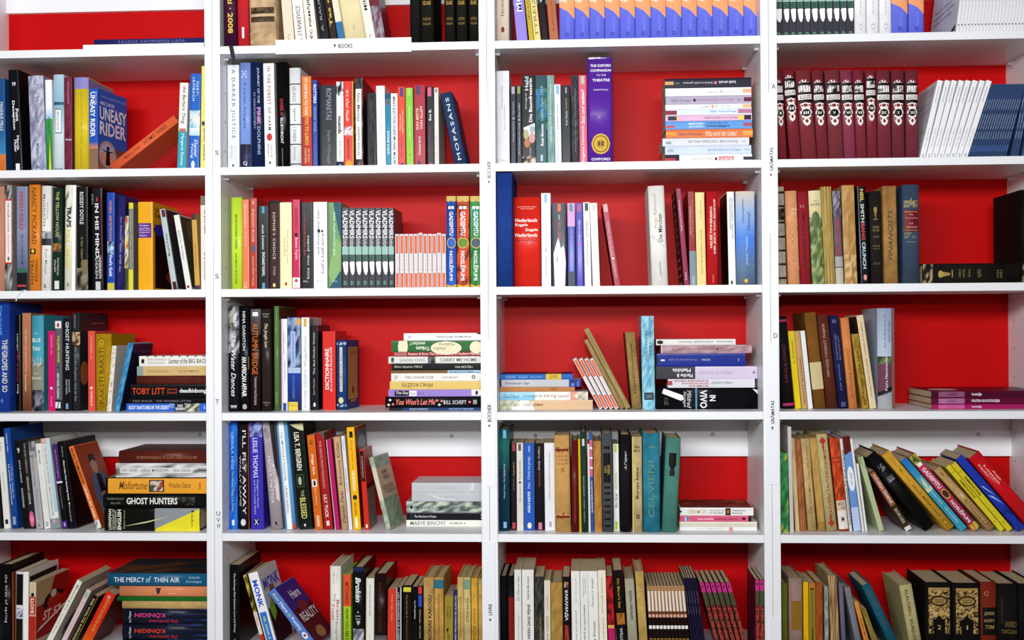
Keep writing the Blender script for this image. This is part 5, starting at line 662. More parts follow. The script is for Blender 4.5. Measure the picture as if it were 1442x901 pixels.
B(444, 454.8, 613, 'd0641c', 'orange paperback with white brush script', [t('Doggy Style', 'f0dcc4', 'd', .58, .8, .28, .66, 'bi'), rc(.45, .53, 'e8e4dc', .15, .75), el(.3, .6, .46, .52, '14100c'), t('Jane Moore', 'ecd4bc', 'd', .26, .44, .34, .6, 'i'), rc(.03, .15, 'e0b088', .3, .7), t('ɯ', '5a1c08', 'h', .9, .95, .3, .65)], l=-12)
B(457.2, 469, 610, 'a01c20', 'deep red paperback with bold white author name', [t('THE NEWS FROM PARAGUAY', 'c89a8c', 'd', .42, .92, .3, .58), t('LILY TUCK', 'ecd8d0', 'd', .12, .36, .26, .64, 'b'), rc(.04, .09, 'e4d0c8', .3, .65), po([(.6, 1), (1, 1), (1, .92)], '2a5a60')], l=-13)
B(472, 478.8, 619, 'b01e60', 'narrow magenta paperback with pale edge', [rc(0, 1, 'd8d0d4', 0, .14)], l=-13)
B(481, 490.5, 615.6, 'd0aa80', 'tan hardback with long cursive upward lettering', [t('Daniels Defo · Robinsons Krūzo', '2c2418', 'u', .07, .94, .28, .74, 'i')], l=-12, k='h')
B(491.5, 496.5, 614, 'dcdce4', 'thin pale grey paperback with red letters', [t('GOOD GRIEF', 'b05a6a', 'd', .4, .66, .3, .7), t('LOLLY', '6a88a0', 'd', .85, .96, .3, .7)], l=-11.5)
B(497.8, 508.3, 602, 'f0b414', 'bright yellow paperback with white capitals', [rc(.9, .96, '1c1a14', .3, .75), t('Tuning Panels on', 'b83c20', 'd', .6, .88, .34, .62, 'i'), t('TELEVISION', 'faf4dc', 'd', .38, .58, .3, .7, 'b'), el(.2, .8, .29, .34, '2a2410'), t('GARY BURNS', '4a3c10', 'd', .14, .27, .36, .62), rc(.02, .12, 'f6ecc0', .3, .65), rc(0, 1, '8c2818', 0, 1, F='R'), rc(.7, .95, '5a6068', .2, .95, F='R'), el(.2, .9, .72, .9, '9a9c9c', F='R')], l=-9.8, d=.14)
B(513.5, 520.5, 633, 'cc2c20', 'narrow red paperback with black label strip', [rc(.6, .98, '16120f', .1, .85), t('CORPSEMENT', 'b8b0a4', 'd', .64, .92, .3, .6), el(.3, .7, .02, .07, 'e8e0c8'), rc(0, .55, '7a7a76', 0, 1, F='R'), rc(.55, 1, 'b02c24', 0, 1, F='R'), rc(.5, .56, '0c0c0c', 0, 1, F='R')], l=-8, d=.1)
B(544.2, 550.8, 645, 'd8cbb4', 'pale sage patterned book leaning alone, cover showing', [ph(.85, 1, '9aa894 b8c4ae 86967e', 3, 5), ph(0, .4, '9aa894 b8c4ae 86967e', 3, 8), rc(0, 1, '8a9a84', 0, 1, F='R'), ph(.02, .98, '8a9a84 7c8c78 98a890', 8, 20, .02, .98, F='R'), rc(.42, .84, 'c0a890', .02, .98, F='R'), t('IZMĒS', '2c2420', 'h', .74, .8, .25, .65, 'b', 'R'), t('VĒRZA', '2c2420', 'h', .66, .73, .28, .72, 'b', 'R'), t('IZLASES', '5a4a40', 'h', .53, .59, .12, .85, F='R'), t('DZEJOĻI', '5a4a40', 'h', .46, .52, .2, .95, F='R')], l=-26, d=.105, yaw=9, k='h', b=.0008)
stack(r=.1)
S(572.3, 690, 732, 740.8, 'ecebe0', 'white paperback at the base with large grey capitals', [th('MAEVE BINCHY', '6a727c', .05, .5, .2, .85), th('DUBLIN 4', '5a5a60', .55, .75, .35, .7, f='i')])
S(572.3, 690, 721.5, 732, '14141a', 'black paperback with small white title in the stack', [rc(0, 1, '4a4a50', .065, .07), th('The Merchant of Venice', 'd0d0d4', .1, .38, .32, .66), t('M', 'e0e0e4', 'u', .25, .75, .945, .985)])
S(572.3, 690, 706, 721.5, '8a948c', 'black and white photo paperback in the stack', [ph(0, 1, 'a8b8bc 5a645c c8d0b8 3a403c 94a09c', 14, 4), th('A BEAUTIFULLY WRITTEN SENSE OF ROMANCE', '20242a', .14, .9, .32, .56), el(.05, .08, .3, .65, '14181c')])
S(580, 690, 694, 706, 'bcc0c4', 'pale grey journal second from the top of the stack', [th('LATVIJAS ZINĀTŅU', '9a9ea4', .3, .58, .4, .58, f='i'), po([(.2, 1), (.35, .3), (.6, .1), (.6, .25), (.4, .45)], 'd0d4d6')])
S(580, 690, 680, 693.7, 'c0c4c8', 'pale grey journal on top of the stack', [th('LATVIJAS ZINĀTŅU', '9a9ea4', .3, .58, .38, .56, f='i'), po([(.7, 0), (.8, .3), (.83, 1), (.86, 1), (.84, .3)], 'd4d8da')])
bay(3, 5)
B(702, 718, 604, '10384c', 'tall dark teal hardback beside the post', [gr(.6, .85, '14404c', '1c6a5c'), gr(.85, 1, '1c6a5c', '123a48'), rc(.91, .99, '7ab0d8', .4, .7), t('Wouter Deen · Der silberne Kopf', 'b8c8d0', 'u', .32, .66, .42, .62), rc(.03, .09, '8ab8e0', .4, .7)], k='h', fin='gloss', r=.04)
B(720, 727.6, 624, '1a1418', 'narrow black paperback with red top box', [rc(.91, .995, 'a03444', .3, .85), t('Augenlied', 'b8a868', 'u', .62, .78, .4, .68), t('Jo Schuster', '8a8488', 'u', .46, .6, .4, .66), rc(.02, .09, 'b83c4c', .2, .8)])
B(728.2, 737.2, 623.6, 'dcd6cc', 'narrow cream paperback with brown square', [rc(.91, .99, '6a4a50', .25, .7), t('Ulla Lachauer', '6a625a', 'u', .32, .52, .35, .62), rc(.535, .56, '5a1c28', .35, .65), t('Paradiesstraße', '6a625a', 'u', .58, .8, .35, .62)])
B(738, 753, 624, '2858b0', 'medium blue paperback with white capitals', [t('ANGELA BAJOREK', 'e4ecf8', 'u', .2, .45, .36, .66, 'b'), t('Papa · Charly hat gesagt..', 'c8d8f0', 'u', .48, .86, .36, .64), rc(.9, .97, '8aa8e0', .45, .6), el(.32, .72, .02, .09, 'ece4c0')])
B(753.8, 767, 624, '131014', 'black paperback with pink square at foot', [t('Daily Coffee', 'c8c4c8', 'u', .7, .96, .35, .58), t('SOPHIE ANDREWS', '9a4a58', 'u', .5, .7, .4, .58), rc(.01, .09, 'd07a98', .35, .72)], l=-.8)
B(767.8, 782, 623.6, 'e4e4ea', 'white paperback with long upward capitals', [t('TONY ANDREWS Enthüllungen', '8a8490', 'u', .35, .9, .4, .62), rc(.04, .1, 'a8a8b0', .4, .65)], l=-1.5)
B(782.6, 804, 613, 'c89a58', 'thick tan volume with red bands and large numeral', [ph(.82, .88, 'c89a58 8a5a34 c89a58', 8, 2, .05, .95), rc(.835, .86, '7a2418', .06, .94), t('KRIEVIS', 'a86038', 'h', .775, .795, .15, .85), t('UPĪTE', 'a86038', 'h', .735, .755, .15, .85), t('RAKSTI', 'a86038', 'h', .695, .715, .15, .85), t('X', '8a3c24', 'h', .62, .665, .38, .66), ph(.14, .2, 'c89a58 8a5a34 c89a58', 8, 2, .05, .95), rc(.145, .17, '7a2418', .06, .94)], l=-2.5, k='h', fin='cloth', r=.026, b=.003)
B(805.3, 814.6, 620, '5a1814', 'dark red narrow hardback', [rc(.1, .6, '7a2c24', .4, .6)], l=-1, k='h', fin='gloss', r=.026)
B(815.4, 819, 618, 'd8a81c', 'very thin yellow booklet', [], l=-3, name='booklet', r=.03)
B(820, 828, 608, '1f3a2c', 'dark green narrow hardback with small emblem', [rc(.86, .93, 'c8d4cc', .3, .7), t('ENZENSBERGER · NÖRDL. MUSEUM', '9ab0a0', 'd', .1, .56, .35, .58)], l=-3, k='h', fin='cloth', r=.026)
B(829, 832, 625, 'd8d4cc', 'very thin pale grey booklet', [], l=-2, name='booklet', r=.03)
B(832.6, 836.6, 610, '24549c', 'very thin blue booklet with pink stripes', [rc(.56, .64, 'd0648c'), rc(.66, .74, 'd0648c'), rc(.76, .84, 'd0648c'), rc(.86, .93, 'd0648c'), rc(.64, .66, 'f0e8ec'), rc(.74, .76, 'f0e8ec'), rc(.84, .86, 'f0e8ec'), t('DESPERADO', 'dce4f0', 'u', .2, .52, .3, .72, 'b')], l=-3, name='booklet', r=.03)
B(837.4, 848, 621, 'b07a3c', 'plain tan orange worn hardback', [ph(0, 1, 'b07a3c bc8648 a4702f', 4, 14)], l=-2, k='h', fin='worn', r=.03)
B(848.8, 863.8, 610, '4a4e52', 'grey volume with black bands like a film strip', [rc(v, v+.022, '121214', .2, .75) for v in (.05, .12, .19, .25, .315, .38, .44)] + [rc(.5, .8, '121214', .15, .8), t('RISA', '8a7c3c', 'u', .6, .67, .2, .46, 'b'), t('VERAS', 'a8903c', 'u', .58, .68, .52, .76, 'b'), rc(.84, .87, '121214', .2, .75)], l=-2, k='h', fin='cloth', r=.03)
B(864.6, 872.3, 625, 'ecece8', 'white paperback with lime end boxes', [rc(.9, .995, 'b4d438', .25, .72), rc(.01, .11, 'a8cc30', .25, .72), t('Ric Graf', '2a2a2a', 'u', .27, .43, .28, .7), t('iDOOL', '9ac02c', 'u', .48, .68, .28, .68, 'b')], l=-1.5)
B(874, 888.8, 612, '141014', 'black cloth volume with white script name', [t('А.Горан', 'd4d4d4', 'u', .64, .83, .4, .68, 'i')], l=-1, k='h', fin='cloth', r=.03)
B(891, 904.8, 615, 'd0b880', 'cream volume with black gothic upward title', [t('TOMASS', '3a3020', 'h', .88, .905, .2, .8), t('MANNS', '3a3020', 'h', .84, .87, .2, .8), t('Burvju kalns', '2a2418', 'u', .35, .68, .34, .74, 'b'), t('II', '2a2418', 'h', .14, .19, .4, .7, 'b'), gr(0, 1, 'd8c470', 'd8c470', 0, .12)], l=-1, k='h', fin='worn', r=.028)
B(906, 930, 610, '2f8098', 'wide teal volume with faded gold upward title', [t('CEĻVIEŅI', '5f8878', 'u', .15, .72, .28, .78), t('Ābele', '7a9070', 'h', .85, .88, .3, .72, 'i')], k='h', fin='worn', r=.028)
B(932.2, 953, 616, '4a8274', 'green volume with black shield emblem', [rc(.71, .84, '10140f', .25, .75), po([(.25, .715), (.75, .715), (.6, .66), (.4, .66)], '10140f'), el(.3, .7, .6, .67, '1c2420'), rc(.595, .605, '1c2420', .28, .72)], l=6, k='h', fin='cloth', r=.028)
stack(r=.055)
S(957, 1066, 738.3, 743.6, 'e8e8e2', 'thin white booklet at the base with pink square', [rc(.0, .9, 'e090a0', .64, .69), th('NORDEN MAGAZIN', 'c8c8c4', .22, .55, .3, .7)], name='booklet')
S(957, 1066, 734.8, 738, 'd8d0bc', 'lower thin cream booklet above the pink square', [ph(0, 1, 'd8d0bc 8a8474 e4dcca', 12, 1, .15, .65)], name='booklet')
S(957, 1066, 731, 734.5, 'e0dccc', 'upper thin cream booklet under the pink book', [ph(0, 1, 'e0dccc 9a9484 ece8da', 12, 1, .15, .65)], name='booklet')
S(957.5, 1058, 722, 730.3, 'd85c7c', 'pink paperback with dark lettering in the low stack', [ph(.1, .9, '3a5a9c d8e0f0 28406c', 3, 3, .06, .13), th('anna michelle', 'f6e0e8', .25, .47, .3, .65), th('GESPENSTERHÄUSER', '6a1c34', .49, .66, .3, .65), th('Hermannovic', '7a2c44', .68, .82, .3, .65), el(.87, .92, .25, .75, '4a1428'), rc(0, 1, '1c181c', .96, 1)])
S(957.5, 1061, 708.6, 719.6, 'e8e8e4', 'white paperback with gold capitals crowning the low stack', [th('DREAM ON', 'c8a868', .12, .36, .25, .75), th('ONE YEAR AND ONE', '6a6a66', .39, .6, .55, .72), th('HARD TIME A MEMORY', '6a6a66', .39, .6, .25, .42), rc(.05, .95, '2c1a14', .62, .69), el(.64, .67, .25, .75, 'c8783c'), th('CONRAD WEST POLLACK', '5a5a56', .71, .9, .55, .75), th('BEN BOVA TALES', '5a5a56', .71, .85, .22, .42), po([(.0, .3), (.0, .7), (.03, .5)], '14141a'), ph(0, 1, '5a1c10 7a2c14 3a100c a8501c 4a140c', 8, 6, 0, 1, F='U')])
bay(4, 5)
B(1098, 1110.8, 638, '3c8a4c', 'green marbled volume at the post, cut off low', [ph(0, 1, '3c8a4c 2c743c b8b83c 4a9a58 1f6434', 4, 18)], l=-1, k='h', fin='gloss', r=.03)
B(1112.6, 1118, 601, 'c8c0bc', 'tall thin greyish paperback beside the green volume', [], l=-5, r=.03)
B(1120.3, 1126.2, 617, 'd8b884', 'thin cream paperback with frayed spine', [ph(0, 1, 'd8b884 c8a470 e0c494', 2, 12)], l=-8.5, fin='worn')
B(1127, 1135.8, 619, '9a5c34', 'reddish brown worn paperback with ridges', [ph(0, 1, '9a5c34 8a4c28 a86a40', 5, 14)], l=-9, fin='worn')
B(1138.3, 1150.2, 618, 'd0b078', 'cream worn volume with brown upward capitals', [t('LĀČPLĒŠA DZIESMAS', '8a6834', 'u', .04, .52, .3, .68), t('Tautu dēla dziesmas', '8a6834', 'u', .55, .92, .4, .7, 'i')], l=-10.5, k='h', fin='worn')
B(1153, 1162.8, 617, 'b8924c', 'khaki worn volume with blank spine', [ph(0, .1, 'a87c3c 8a6430', 3, 2), ph(.1, 1, 'b8924c ac8644 c49e58', 3, 10)], l=-13, k='h', fin='worn')
B(1164.2, 1179.6, 612, 'bcae78', 'sage cream volume with red folk ornament and title', [t('LATVIEŠU TAUTASDZIESMAS', 'a83a2c', 'u', .16, .84, .36, .7, 'b')] + [po([(.5-.3, y), (.5, y+.045), (.5+.3, y), (.5, y-.045)], 'a83a2c') for y in (.93, .08)] + [po([(.5-.12, y), (.5, y+.05), (.5+.12, y), (.5, y-.05)], 'a83a2c') for y in (.87, .14)], l=-15, k='h', fin='cloth')
B(1182.2, 1195.2, 618, 'c8441c', 'orange red patterned volume with white label', [ph(.22, 1, 'c8441c a83414 d8582c 8a2c14', 5, 14), rc(.735, .755, 'a83414'), rc(.78, .8, 'a83414'), rc(.02, .22, 'e4dcd0'), rc(.22, .33, 'd0b8a0'), t('MŪS', '8a6a5a', 'h', .28, .315, .2, .8), t('NO', '6a4a3c', 'h', .235, .265, .45, .85), t('M', '2a2420', 'h', .1, .155, .35, .65)], l=-14, k='h', fin='cloth')
B(1196.5, 1200.2, 618, 'd8d4cc', 'thin grey paperback with black upward capitals', [t('TRADICIONĀLĀS KULTŪRAS', '2c2a28', 'u', .06, .88, .2, .85, 'b')], l=-14)
B(1202, 1212.6, 614.6, '6a94d0', 'blue paperback with white disc and maroon top', [po([(0, .8), (0, 1), (1, 1), (1, .84)], '5a1814'), el(-.0, 1.0, .42, .68, 'e8ecf4'), t('Jūs un', '3a3a7c', 'd', .48, .62, .4, .7, 'i'), rc(0, .25, 'b8c8e8')], l=-17.5, d=.14)
B(1214.2, 1217.4, 618, 'e4e4e0', 'first thin white leaning booklet right of the blue one', [], l=-17.2, name='booklet')
B(1218.6, 1221.6, 653, 'e8e8e4', 'short second thin white leaning booklet', [], l=-12.5, name='booklet')
B(1238, 1245.2, 644.6, 'b4c094', 'pale green paperback leaning with bare spine', [ph(.85, 1, 'b4c094 8a9a6c', 3, 4)], l=-32, r=.05)
B(1276, 1285, 668, '3a2c1c', 'dark olive paperback with brick label, leaning hard', [rc(.42, .98, '9a5c44', .08, .92), t('MĀGĒJA ŪDENĪ', 'f0d8c8', 'd', .46, .94, .22, .78, 'b'), t('BORGES', 'c8c0a0', 'd', .12, .36, .25, .7), rc(0, .06, 'e0d8c8'), rc(0, 1, '4a141c', 0, 1, F='L')], l=-56, r=.05)
B(1303, 1320, 648, '0d0b0e', 'thick black volume leaning with grey stripes', [rc(.64, .66, '8a8a8e', .25, .85), rc(.67, .68, '8a8a8e', .25, .85), rc(.69, .7, '6a6a6e', .25, .85), ph(.78, .86, '0d0b0e 7a7a80 0d0b0e', 4, 3, .3, .8)], l=-87, k='h', r=.05)
def lean(x, tw, yt, dx, col, look, dec, **k): B(x, x+tw, yt, col, look, dec, l=-dx, r=.05, **k)
lean(1334, 13.5, 642, 92, 'd09c30', 'amber hardback leaning with dark downward title', [t('SAULE, MĀNA LOGĀ', '4a3410', 'd', .16, .58, .32, .66), t('Jānis Mauliņš', 'a8781c', 'd', .62, .92, .34, .64, 'i'), el(.32, .68, .05, .12, '8a641c'), el(.4, .6, .065, .105, 'd09c30')], k='h', fin='cloth')
lean(1353.6, 10, 650, 85, '3a9ab4', 'turquoise paperback leaning between amber and rose volumes', [gr(.6, 1, '4aa4c0', '1c6ab4'), ph(.55, .75, 'c8d0a0 4aa4b8 e0dcc0', 3, 4), t('Jāņa Dzintara Gaiss', 'e0ecf0', 'd', .36, .62, .4, .64, 'i'), t('Ceļš uz mūžību', 'e0ecf0', 'd', .1, .32, .4, .64, 'i')])
lean(1371, 11.5, 645, 91, 'b83a54', 'rose red volume leaning with bold white capitals', [ph(.88, 1, '8a9a3c d8c04c 5a6a2c 3a3a20', 4, 4), rc(.86, .9, 'f0ecec', .2, .8), t('GADSIMTU', 'f4e4e8', 'd', .56, .83, .25, .75, 'b'), el(.05, .95, .42, .54, 'c8a04c'), el(.15, .85, .435, .525, '4a2c20'), t('NOSLĒPUMI', 'f4e4e8', 'd', .1, .39, .25, .75, 'b'), ph(0, .08, 'd8c04c 8a9a3c c84c2c', 4, 2)], k='h', fin='gloss')
lean(1392.5, 10.8, 663, 77, 'c49c64', 'tan hardback leaning with dark brown stamp', [rc(.88, .94, '8a6434', .4, .6), el(.4, .7, .52, .58, 'd8c8a0'), rc(.08, .48, '8a5c2c', .3, .75), t('FIZIOGNOMIKA', 'd8b888', 'd', .1, .46, .38, .68)], k='h', fin='worn')
lean(1409, 7, 658, 77, 'dcc82c', 'first yellow volume leaning with black capitals', [t('SIMENONS', '2a2408', 'd', .5, .78, .3, .72, 'b'), t('4', '2a2408', 'h', .12, .15, .4, .6), rc(.9, .905, '8a7c1c')], k='p')
lean(1419.5, 8, 655, 80, 'd4c228', 'second yellow volume leaning, nearer the blue one', [t('SIMENONS', '2a2408', 'd', .52, .8, .3, .72, 'b'), t('3', '2a2408', 'h', .1, .13, .4, .6), rc(.88, .885, '8a7c1c')], k='p')
lean(1434, 11.5, 647, 88, '2438a8', 'blue paperback leaning with white streaks', [ph(.0, .3, '1c2c88 2438a8 14206c', 4, 6), po([(.2, .62), (.4, .6), (.8, .45), (.6, .5)], 'c8d4ec'), po([(.1, .5), (.5, .46), (.9, .32), (.45, .42)], 'a8b8e0')])
lean(1453, 19, 647, 88, 'c8141c', 'thick red book leaning at the right picture edge', [t('Valis', 'e8c0b8', 'd', .74, .9, .2, .36, 'i'), t('Lapsa', 'e8c0b8', 'd', .6, .86, .46, .62, 'b'), t('Asja', 'e8c0b8', 'd', .62, .76, .7, .86, 'b')], k='h', fin='gloss')
# ================================================================ bottom row
bay(1, 6)
B(-3, 16, 795, '0c0a0a', 'black hardback with thin spaced white title', [t('the fires of spring', 'd0ccc8', 'd', .3, .88, .5, .74, 'w')], k='h', fin='gloss', d=.17)
B(17, 19.5, 806, '7a3420', 'thin rust booklet beside the black hardback', [], d=.17, name='booklet')
B(20.5, 38.5, 805, 'e4e2e0', 'white hardback with black photo panels', [rc(.56, .97, '14100e', .05, .62), ph(.4, .52, '3a3c70 c8c8e0 8a8cb0 dcdce4', 4, 4, .05, .62), rc(.05, .38, '1a1410', .05, .62), gr(.0, 1, 'f6f4f2', 'f6f4f2', .7, 1), rc(.86, .93, '14100e', .05, .95, F='R')], l=1, k='h', fin='gloss', d=.16)
B(40.2, 49.5, 819.5, 'd8c4a0', 'beige paperback with red hot-rod lettering', [rc(.5, .78, 'c02c20', .0, .95), t('SHOTS', 'f4e8dc', 'u', .52, .76, .2, .75, 'b'), el(.25, .75, .78, .84, '14100e'), rc(0, .48, 'b8281c'), t('STAR RIDE', 'e0b8a0', 'u', .86, .97, .3, .65),
  rc(0, 1, '9a1c14', 0, 1, F='R'), po([(0, .62), (0, 1), (.55, 1), (.35, .62)], 'b89870', 'R'), el(.2, .9, .42, .76, '1a1210', 'R'), el(.32, .8, .48, .7, 'a82c20', 'R'), po([(.05, .25), (.05, .45), (1, .72), (1, .52)], 'b41c18', 'R'), t('ST 57', 'ecd8c8', 'h', .36, .5, .2, .75, 'bi', 'R'), po([(.02, .22), (.05, .26), (1, .53), (.98, .48)], 'ecdccc', 'R'), el(.42, .6, .66, .78, 'd8c8b0', 'R'), po([(.1, .05), (.1, .2), (.8, .4), (.8, .25)], 'a01814', 'R'), rc(0, .12, 'b8a890', 0, .5, F='R')], l=1.5, d=.165, yaw=2)
B(62, 69.5, 816, 'eae6d8', 'white paperback leaning right with grey sans title', [t('Meaning Inc', '7a786c', 'd', .55, .94, .28, .75), t('Gurnek Bains', '8a9aa8', 'd', .2, .5, .34, .66), rc(0, 1, 'd0ccbc', 0, 1, F='R'), el(.2, .55, .1, .5, '4a5a80', 'R'), po([(.3, .0), (.3, .18), (.9, .3), (.9, 0)], '7a9a3c', 'R'), el(.3, .7, .7, .85, '8a8a84', 'R')], l=47, d=.17)
B(82.5, 89, 829, 'e0c4c4', 'pale pink paperback leaning with green top box', [rc(.86, .97, '9ac0a0', .2, .8), t('Umwege sind auch Wege', 'b08a90', 'u', .2, .8, .38, .62), rc(.06, .1, '4a7a50', .3, .7)], l=40)
B(95.5, 103, 837, '17130a', 'black paperback leaning with gold edge lettering', [t('DIE WALTZ KÖNIGE', 'c8b880', 'd', .1, .94, .25, .72, 'b'), rc(0, 1, '9a7c2c', .9, 1)], l=36)
B(112.5, 126, 831.6, 'd82c1c', 'red orange paperback leaning with gold capitals', [gr(0, .4, 'd8641c', 'd82c1c'), t('SÜNDENTANZ', 'c89434', 'u', .28, .9, .34, .72, 'b'), el(.35, .65, .9, .95, 'e8e0dc'), el(.42, .58, .91, .94, '8a2018'), rc(0, 1, '5a1010', 0, 1, F='R')], l=38, d=.13)
stack(r=.045)
S(172, 299, 905.4, 918, '20262c', 'dark book under the twin navy volumes, cut by the frame', [], k='h')
for i, (yt, yb) in enumerate(((883.4, 905), (860.6, 882.8))):
    S(172, 299, yt, yb, '161a2c', ['lower of the twin navy volumes with upside-down red title', 'upper of the twin navy volumes with upside-down pink title'][i], [ph(0, 1, '161a2c 28407c 1c2c58 0c0e18', 6, 3, .5, 1), th('KÖNIGIN', ['d8402c', 'd04080'][i], .14, .48, .42, .74, 'H', 'b'), th('Die Verlorene', ['b8302c', 'c02c48'][i], .3, .62, .12, .32, 'H', 'i'), th('La Mazas', 'd8d8e0', .075, .1, .15, .85, 'u')], k='h', fin='gloss')
S(172, 299, 849, 859.8, 'c8a468', 'plain sand coloured hardback in the bottom pile', [], k='h', fin='cloth')
S(165, 299, 842.5, 848.3, '1c6a20', 'thin bright green hardback in the bottom pile', [], k='h', fin='cloth')
S(168, 299, 827, 841.6, 'e08a5c', 'salmon hardback with faint letters and a dark bird', [ph(.2, .85, 'e8b898 e08a5c e08a5c', 9, 1, .17, .32), po([(.39, .85), (.42, .6), (.45, .85), (.43, .3), (.41, .25)], '3a2a3c'), ph(.3, .8, 'e8b898 e08a5c', 6, 1, .53, .62)], k='h', fin='gloss')
S(151, 299, 808, 826, '1c5c80', 'steel blue hardback on top of the bottom pile', [th('THE MERCY', 'e4ecf0', .065, .355, .32, .7), th('of', 'c0d4e0', .37, .42, .3, .8, f='i'), th('THIN AIR', 'e4ecf0', .445, .69, .32, .7), th('RONLYN', '9ac0d4', .78, .88, .6, .78), th('Domingue', '9ac0d4', .75, .9, .25, .48, f='i'), ph(0, 1, '1c2c38 3a2c20 6a4424 24343c', 6, 5, 0, 1, F='U')], k='h', fin='gloss', d=.18)
bay(2, 6)
B(324, 337.5, 795, '0c0a0c', 'black paperback with thin white downward title', [t('The Exchange-Rate Between Love and Money', 'd4d0d0', 'd', .2, .9, .36, .6), t('Thomas', '8a888a', 'd', .04, .13, .38, .58)], d=.18)
B(371, 376, 810, '5a5020', 'thin dark paperback with yellow blotches and red foot', [ph(.5, 1, '14120c a8902c 3a3414 c8b44c', 3, 10), rc(.2, .5, 'e0d4c8'), t('OTELLO', 'b86a5c', 'd', .32, .48, .25, .7), rc(0, .2, 'c03420')], l=-29, d=.16)
B(378, 391.5, 808, 'ecebee', 'white paperback with bright blue shaded capitals', [t('MONK', '2a54c8', 'd', .54, .9, .2, .75, 'B'), rc(0, .48, '2c74cc', .1, .8), t('MR. MONK IS UP', 'c8d050', 'd', .05, .42, .32, .58, 'b'), rc(.0, 1, 'd8d8dc', 0, 1, F='R'), rc(.0, .5, '14161c', .05, .9, F='R'), t('MONK', '2a54c8', 'h', .72, .88, .1, .95, 'B', 'R'), el(.3, .62, .55, .75, '8a5c44', 'R'), po([(.1, .5), (.35, .62), (.4, .4), (.2, .3)], '8ac040', 'R')], l=-29, d=.14, yaw=2)
B(438, 449.5, 836, '5478c4', 'periwinkle paperback leaning far left, violet cover showing', [t('from', 'd8d888', 'd', .82, .95, .3, .7, 'i'), t('Here', 'ecf0fa', 'd', .62, .79, .28, .74), t('to', 'c8d888', 'd', .54, .6, .34, .66, 'i'), t('Reality', 'ecf0fa', 'd', .3, .52, .28, .74), el(.2, .8, .16, .27, 'ecebea'), el(.35, .65, .19, .24, '8a4a3c'),
  rc(0, 1, '3c2a80', 0, 1, F='R'), rc(0, .58, '5a1a24', 0, 1, F='R'), t('Here', 'e4e0f0', 'h', .72, .86, .35, .8, 'b', 'R'), t('REALITY', 'e8dce0', 'h', .36, .5, .15, .98, 'b', 'R'), el(.3, .75, .5, .66, '7a3030', 'R'), el(.3, .7, .04, .22, 'a87850', 'R')], l=-62, d=.13, yaw=5)
B(465.2, 480.3, 797, 'e8e6dc', 'white hardback with grey and rose typewriter title', [t('Larry', 'a8a8a4', 'd', .83, .9, .56, .7), t('McCoy', 'a8a8a4', 'd', .78, .92, .28, .42), t('The', '9a8488', 'd', .58, .68, .34, .56), t('Brain', 'b85868', 'd', .36, .6, .58, .84), t('Trust', 'b85868', 'd', .36, .56, .16, .4), t('Program', '7a8488', 'd', .08, .34, .46, .7)], k='h', fin='gloss')
B(483.5, 494.3, 809, 'a8cc2c', 'lime and orange hardback with black downward capitals', [rc(.58, 1, 'e0502c'), t('MITCHARD', '241c10', 'd', .61, .9, .3, .68), t('NOW YOU SEE HER', '2c3010', 'd', .06, .55, .3, .68, 'b')], l=-.3, k='h', fin='gloss')
B(497.3, 512.3, 798.7, '121114', 'black hardback with large white script title', [rc(.95, 1, '1c2850'), t('Broken', 'f0f0f0', 'd', .58, .88, .25, .75, 'bi'), t('a', 'c8c8cc', 'h', .45, .47, .4, .55), t('Love', 'c8c8cc', 'h', .405, .43, .25, .7), t('Story', 'c8c8cc', 'h', .365, .39, .25, .72), po([(.3, .35), (.5, .3), (.7, .35), (.5, .36)], 'b8b8c0'), ph(0, .26, 'a8a8b0 6a6a74 d0d0d8 4a4a54', 4, 5)], k='h', fin='gloss', d=.16)
B(515, 526.2, 814, 'e4e2da', 'white paperback with tiny black downward title', [t('The Secret of Lost Folks', '3a3a36', 'd', .48, .92, .42, .6), t('Laura Ruby', '8a8a84', 'd', .12, .24, .4, .56), gr(0, 1, 'c8b468', 'c8b468', 0, .08)], l=.6)
B(528, 544.5, 808, '1f100e', 'dark brown hardback with barely visible red title', [t('INVENTED EDEN', '5a241c', 'd', .26, .88, .32, .56), gr(0, .2, '8a8a8e', '4a4648'), el(.4, .65, .03, .12, 'c8c8ca')], k='h', fin='gloss', d=.16)
B(545.5, 557, 829, 'd03c28', 'slim red paperback with minute white words', [t('Christine Angot · L’inceste', 'f0d0c4', 'd', .48, .92, .42, .58)], l=1)
B(558, 565.5, 827, '17171b', 'narrow black paperback with white side stripes', [rc(0, 1, 'e4e4e4', .78, .94), rc(0, 1, 'd8d8dc', .0, .14), t('LES MÉMOIRES DE ROBERT', 'dcdcdc', 'd', .1, .92, .3, .62)])
B(568, 579.8, 824, '121210', 'black paperback with yellow top bar', [rc(.9, .97, 'd0cc3c', .05, .95), t('The Secret Life of', 'b07c34', 'd', .5, .86, .36, .56), t('Rasputin', 'a0341c', 'd', .14, .48, .3, .56, 'i')])
B(580.6, 588.2, 826, '0e0e12', 'narrow black paperback with white French title', [t('Le Prophète', 'e0e0e0', 'd', .5, .78, .35, .68)])
B(588.9, 595.3, 825, '111014', 'narrow black paperback with red and blue top', [rc(.88, .99, 'd03440', .1, .9), rc(.68, .86, '2c4cb0', .1, .9), t('MÖDLAGL · Die Wand', 'c8bc6c', 'd', .2, .64, .3, .65)])
B(597, 611.2, 813, 'c49a58', 'tan paperback with heavy black capitals', [t('PATRIONAS KAROGU', '1c1408', 'u', .02, .76, .42, .78, 'b')], k='h', fin='worn', b=.001)
B(612, 625, 813, 'c8984c', 'tan paperback with teal top block', [rc(.85, .97, '2c6c80'), t('SEMJONOVS-TJANŠANSKIS', '6a4a1c', 'u', .0, .78, .34, .66)], k='h', fin='worn', b=.001)
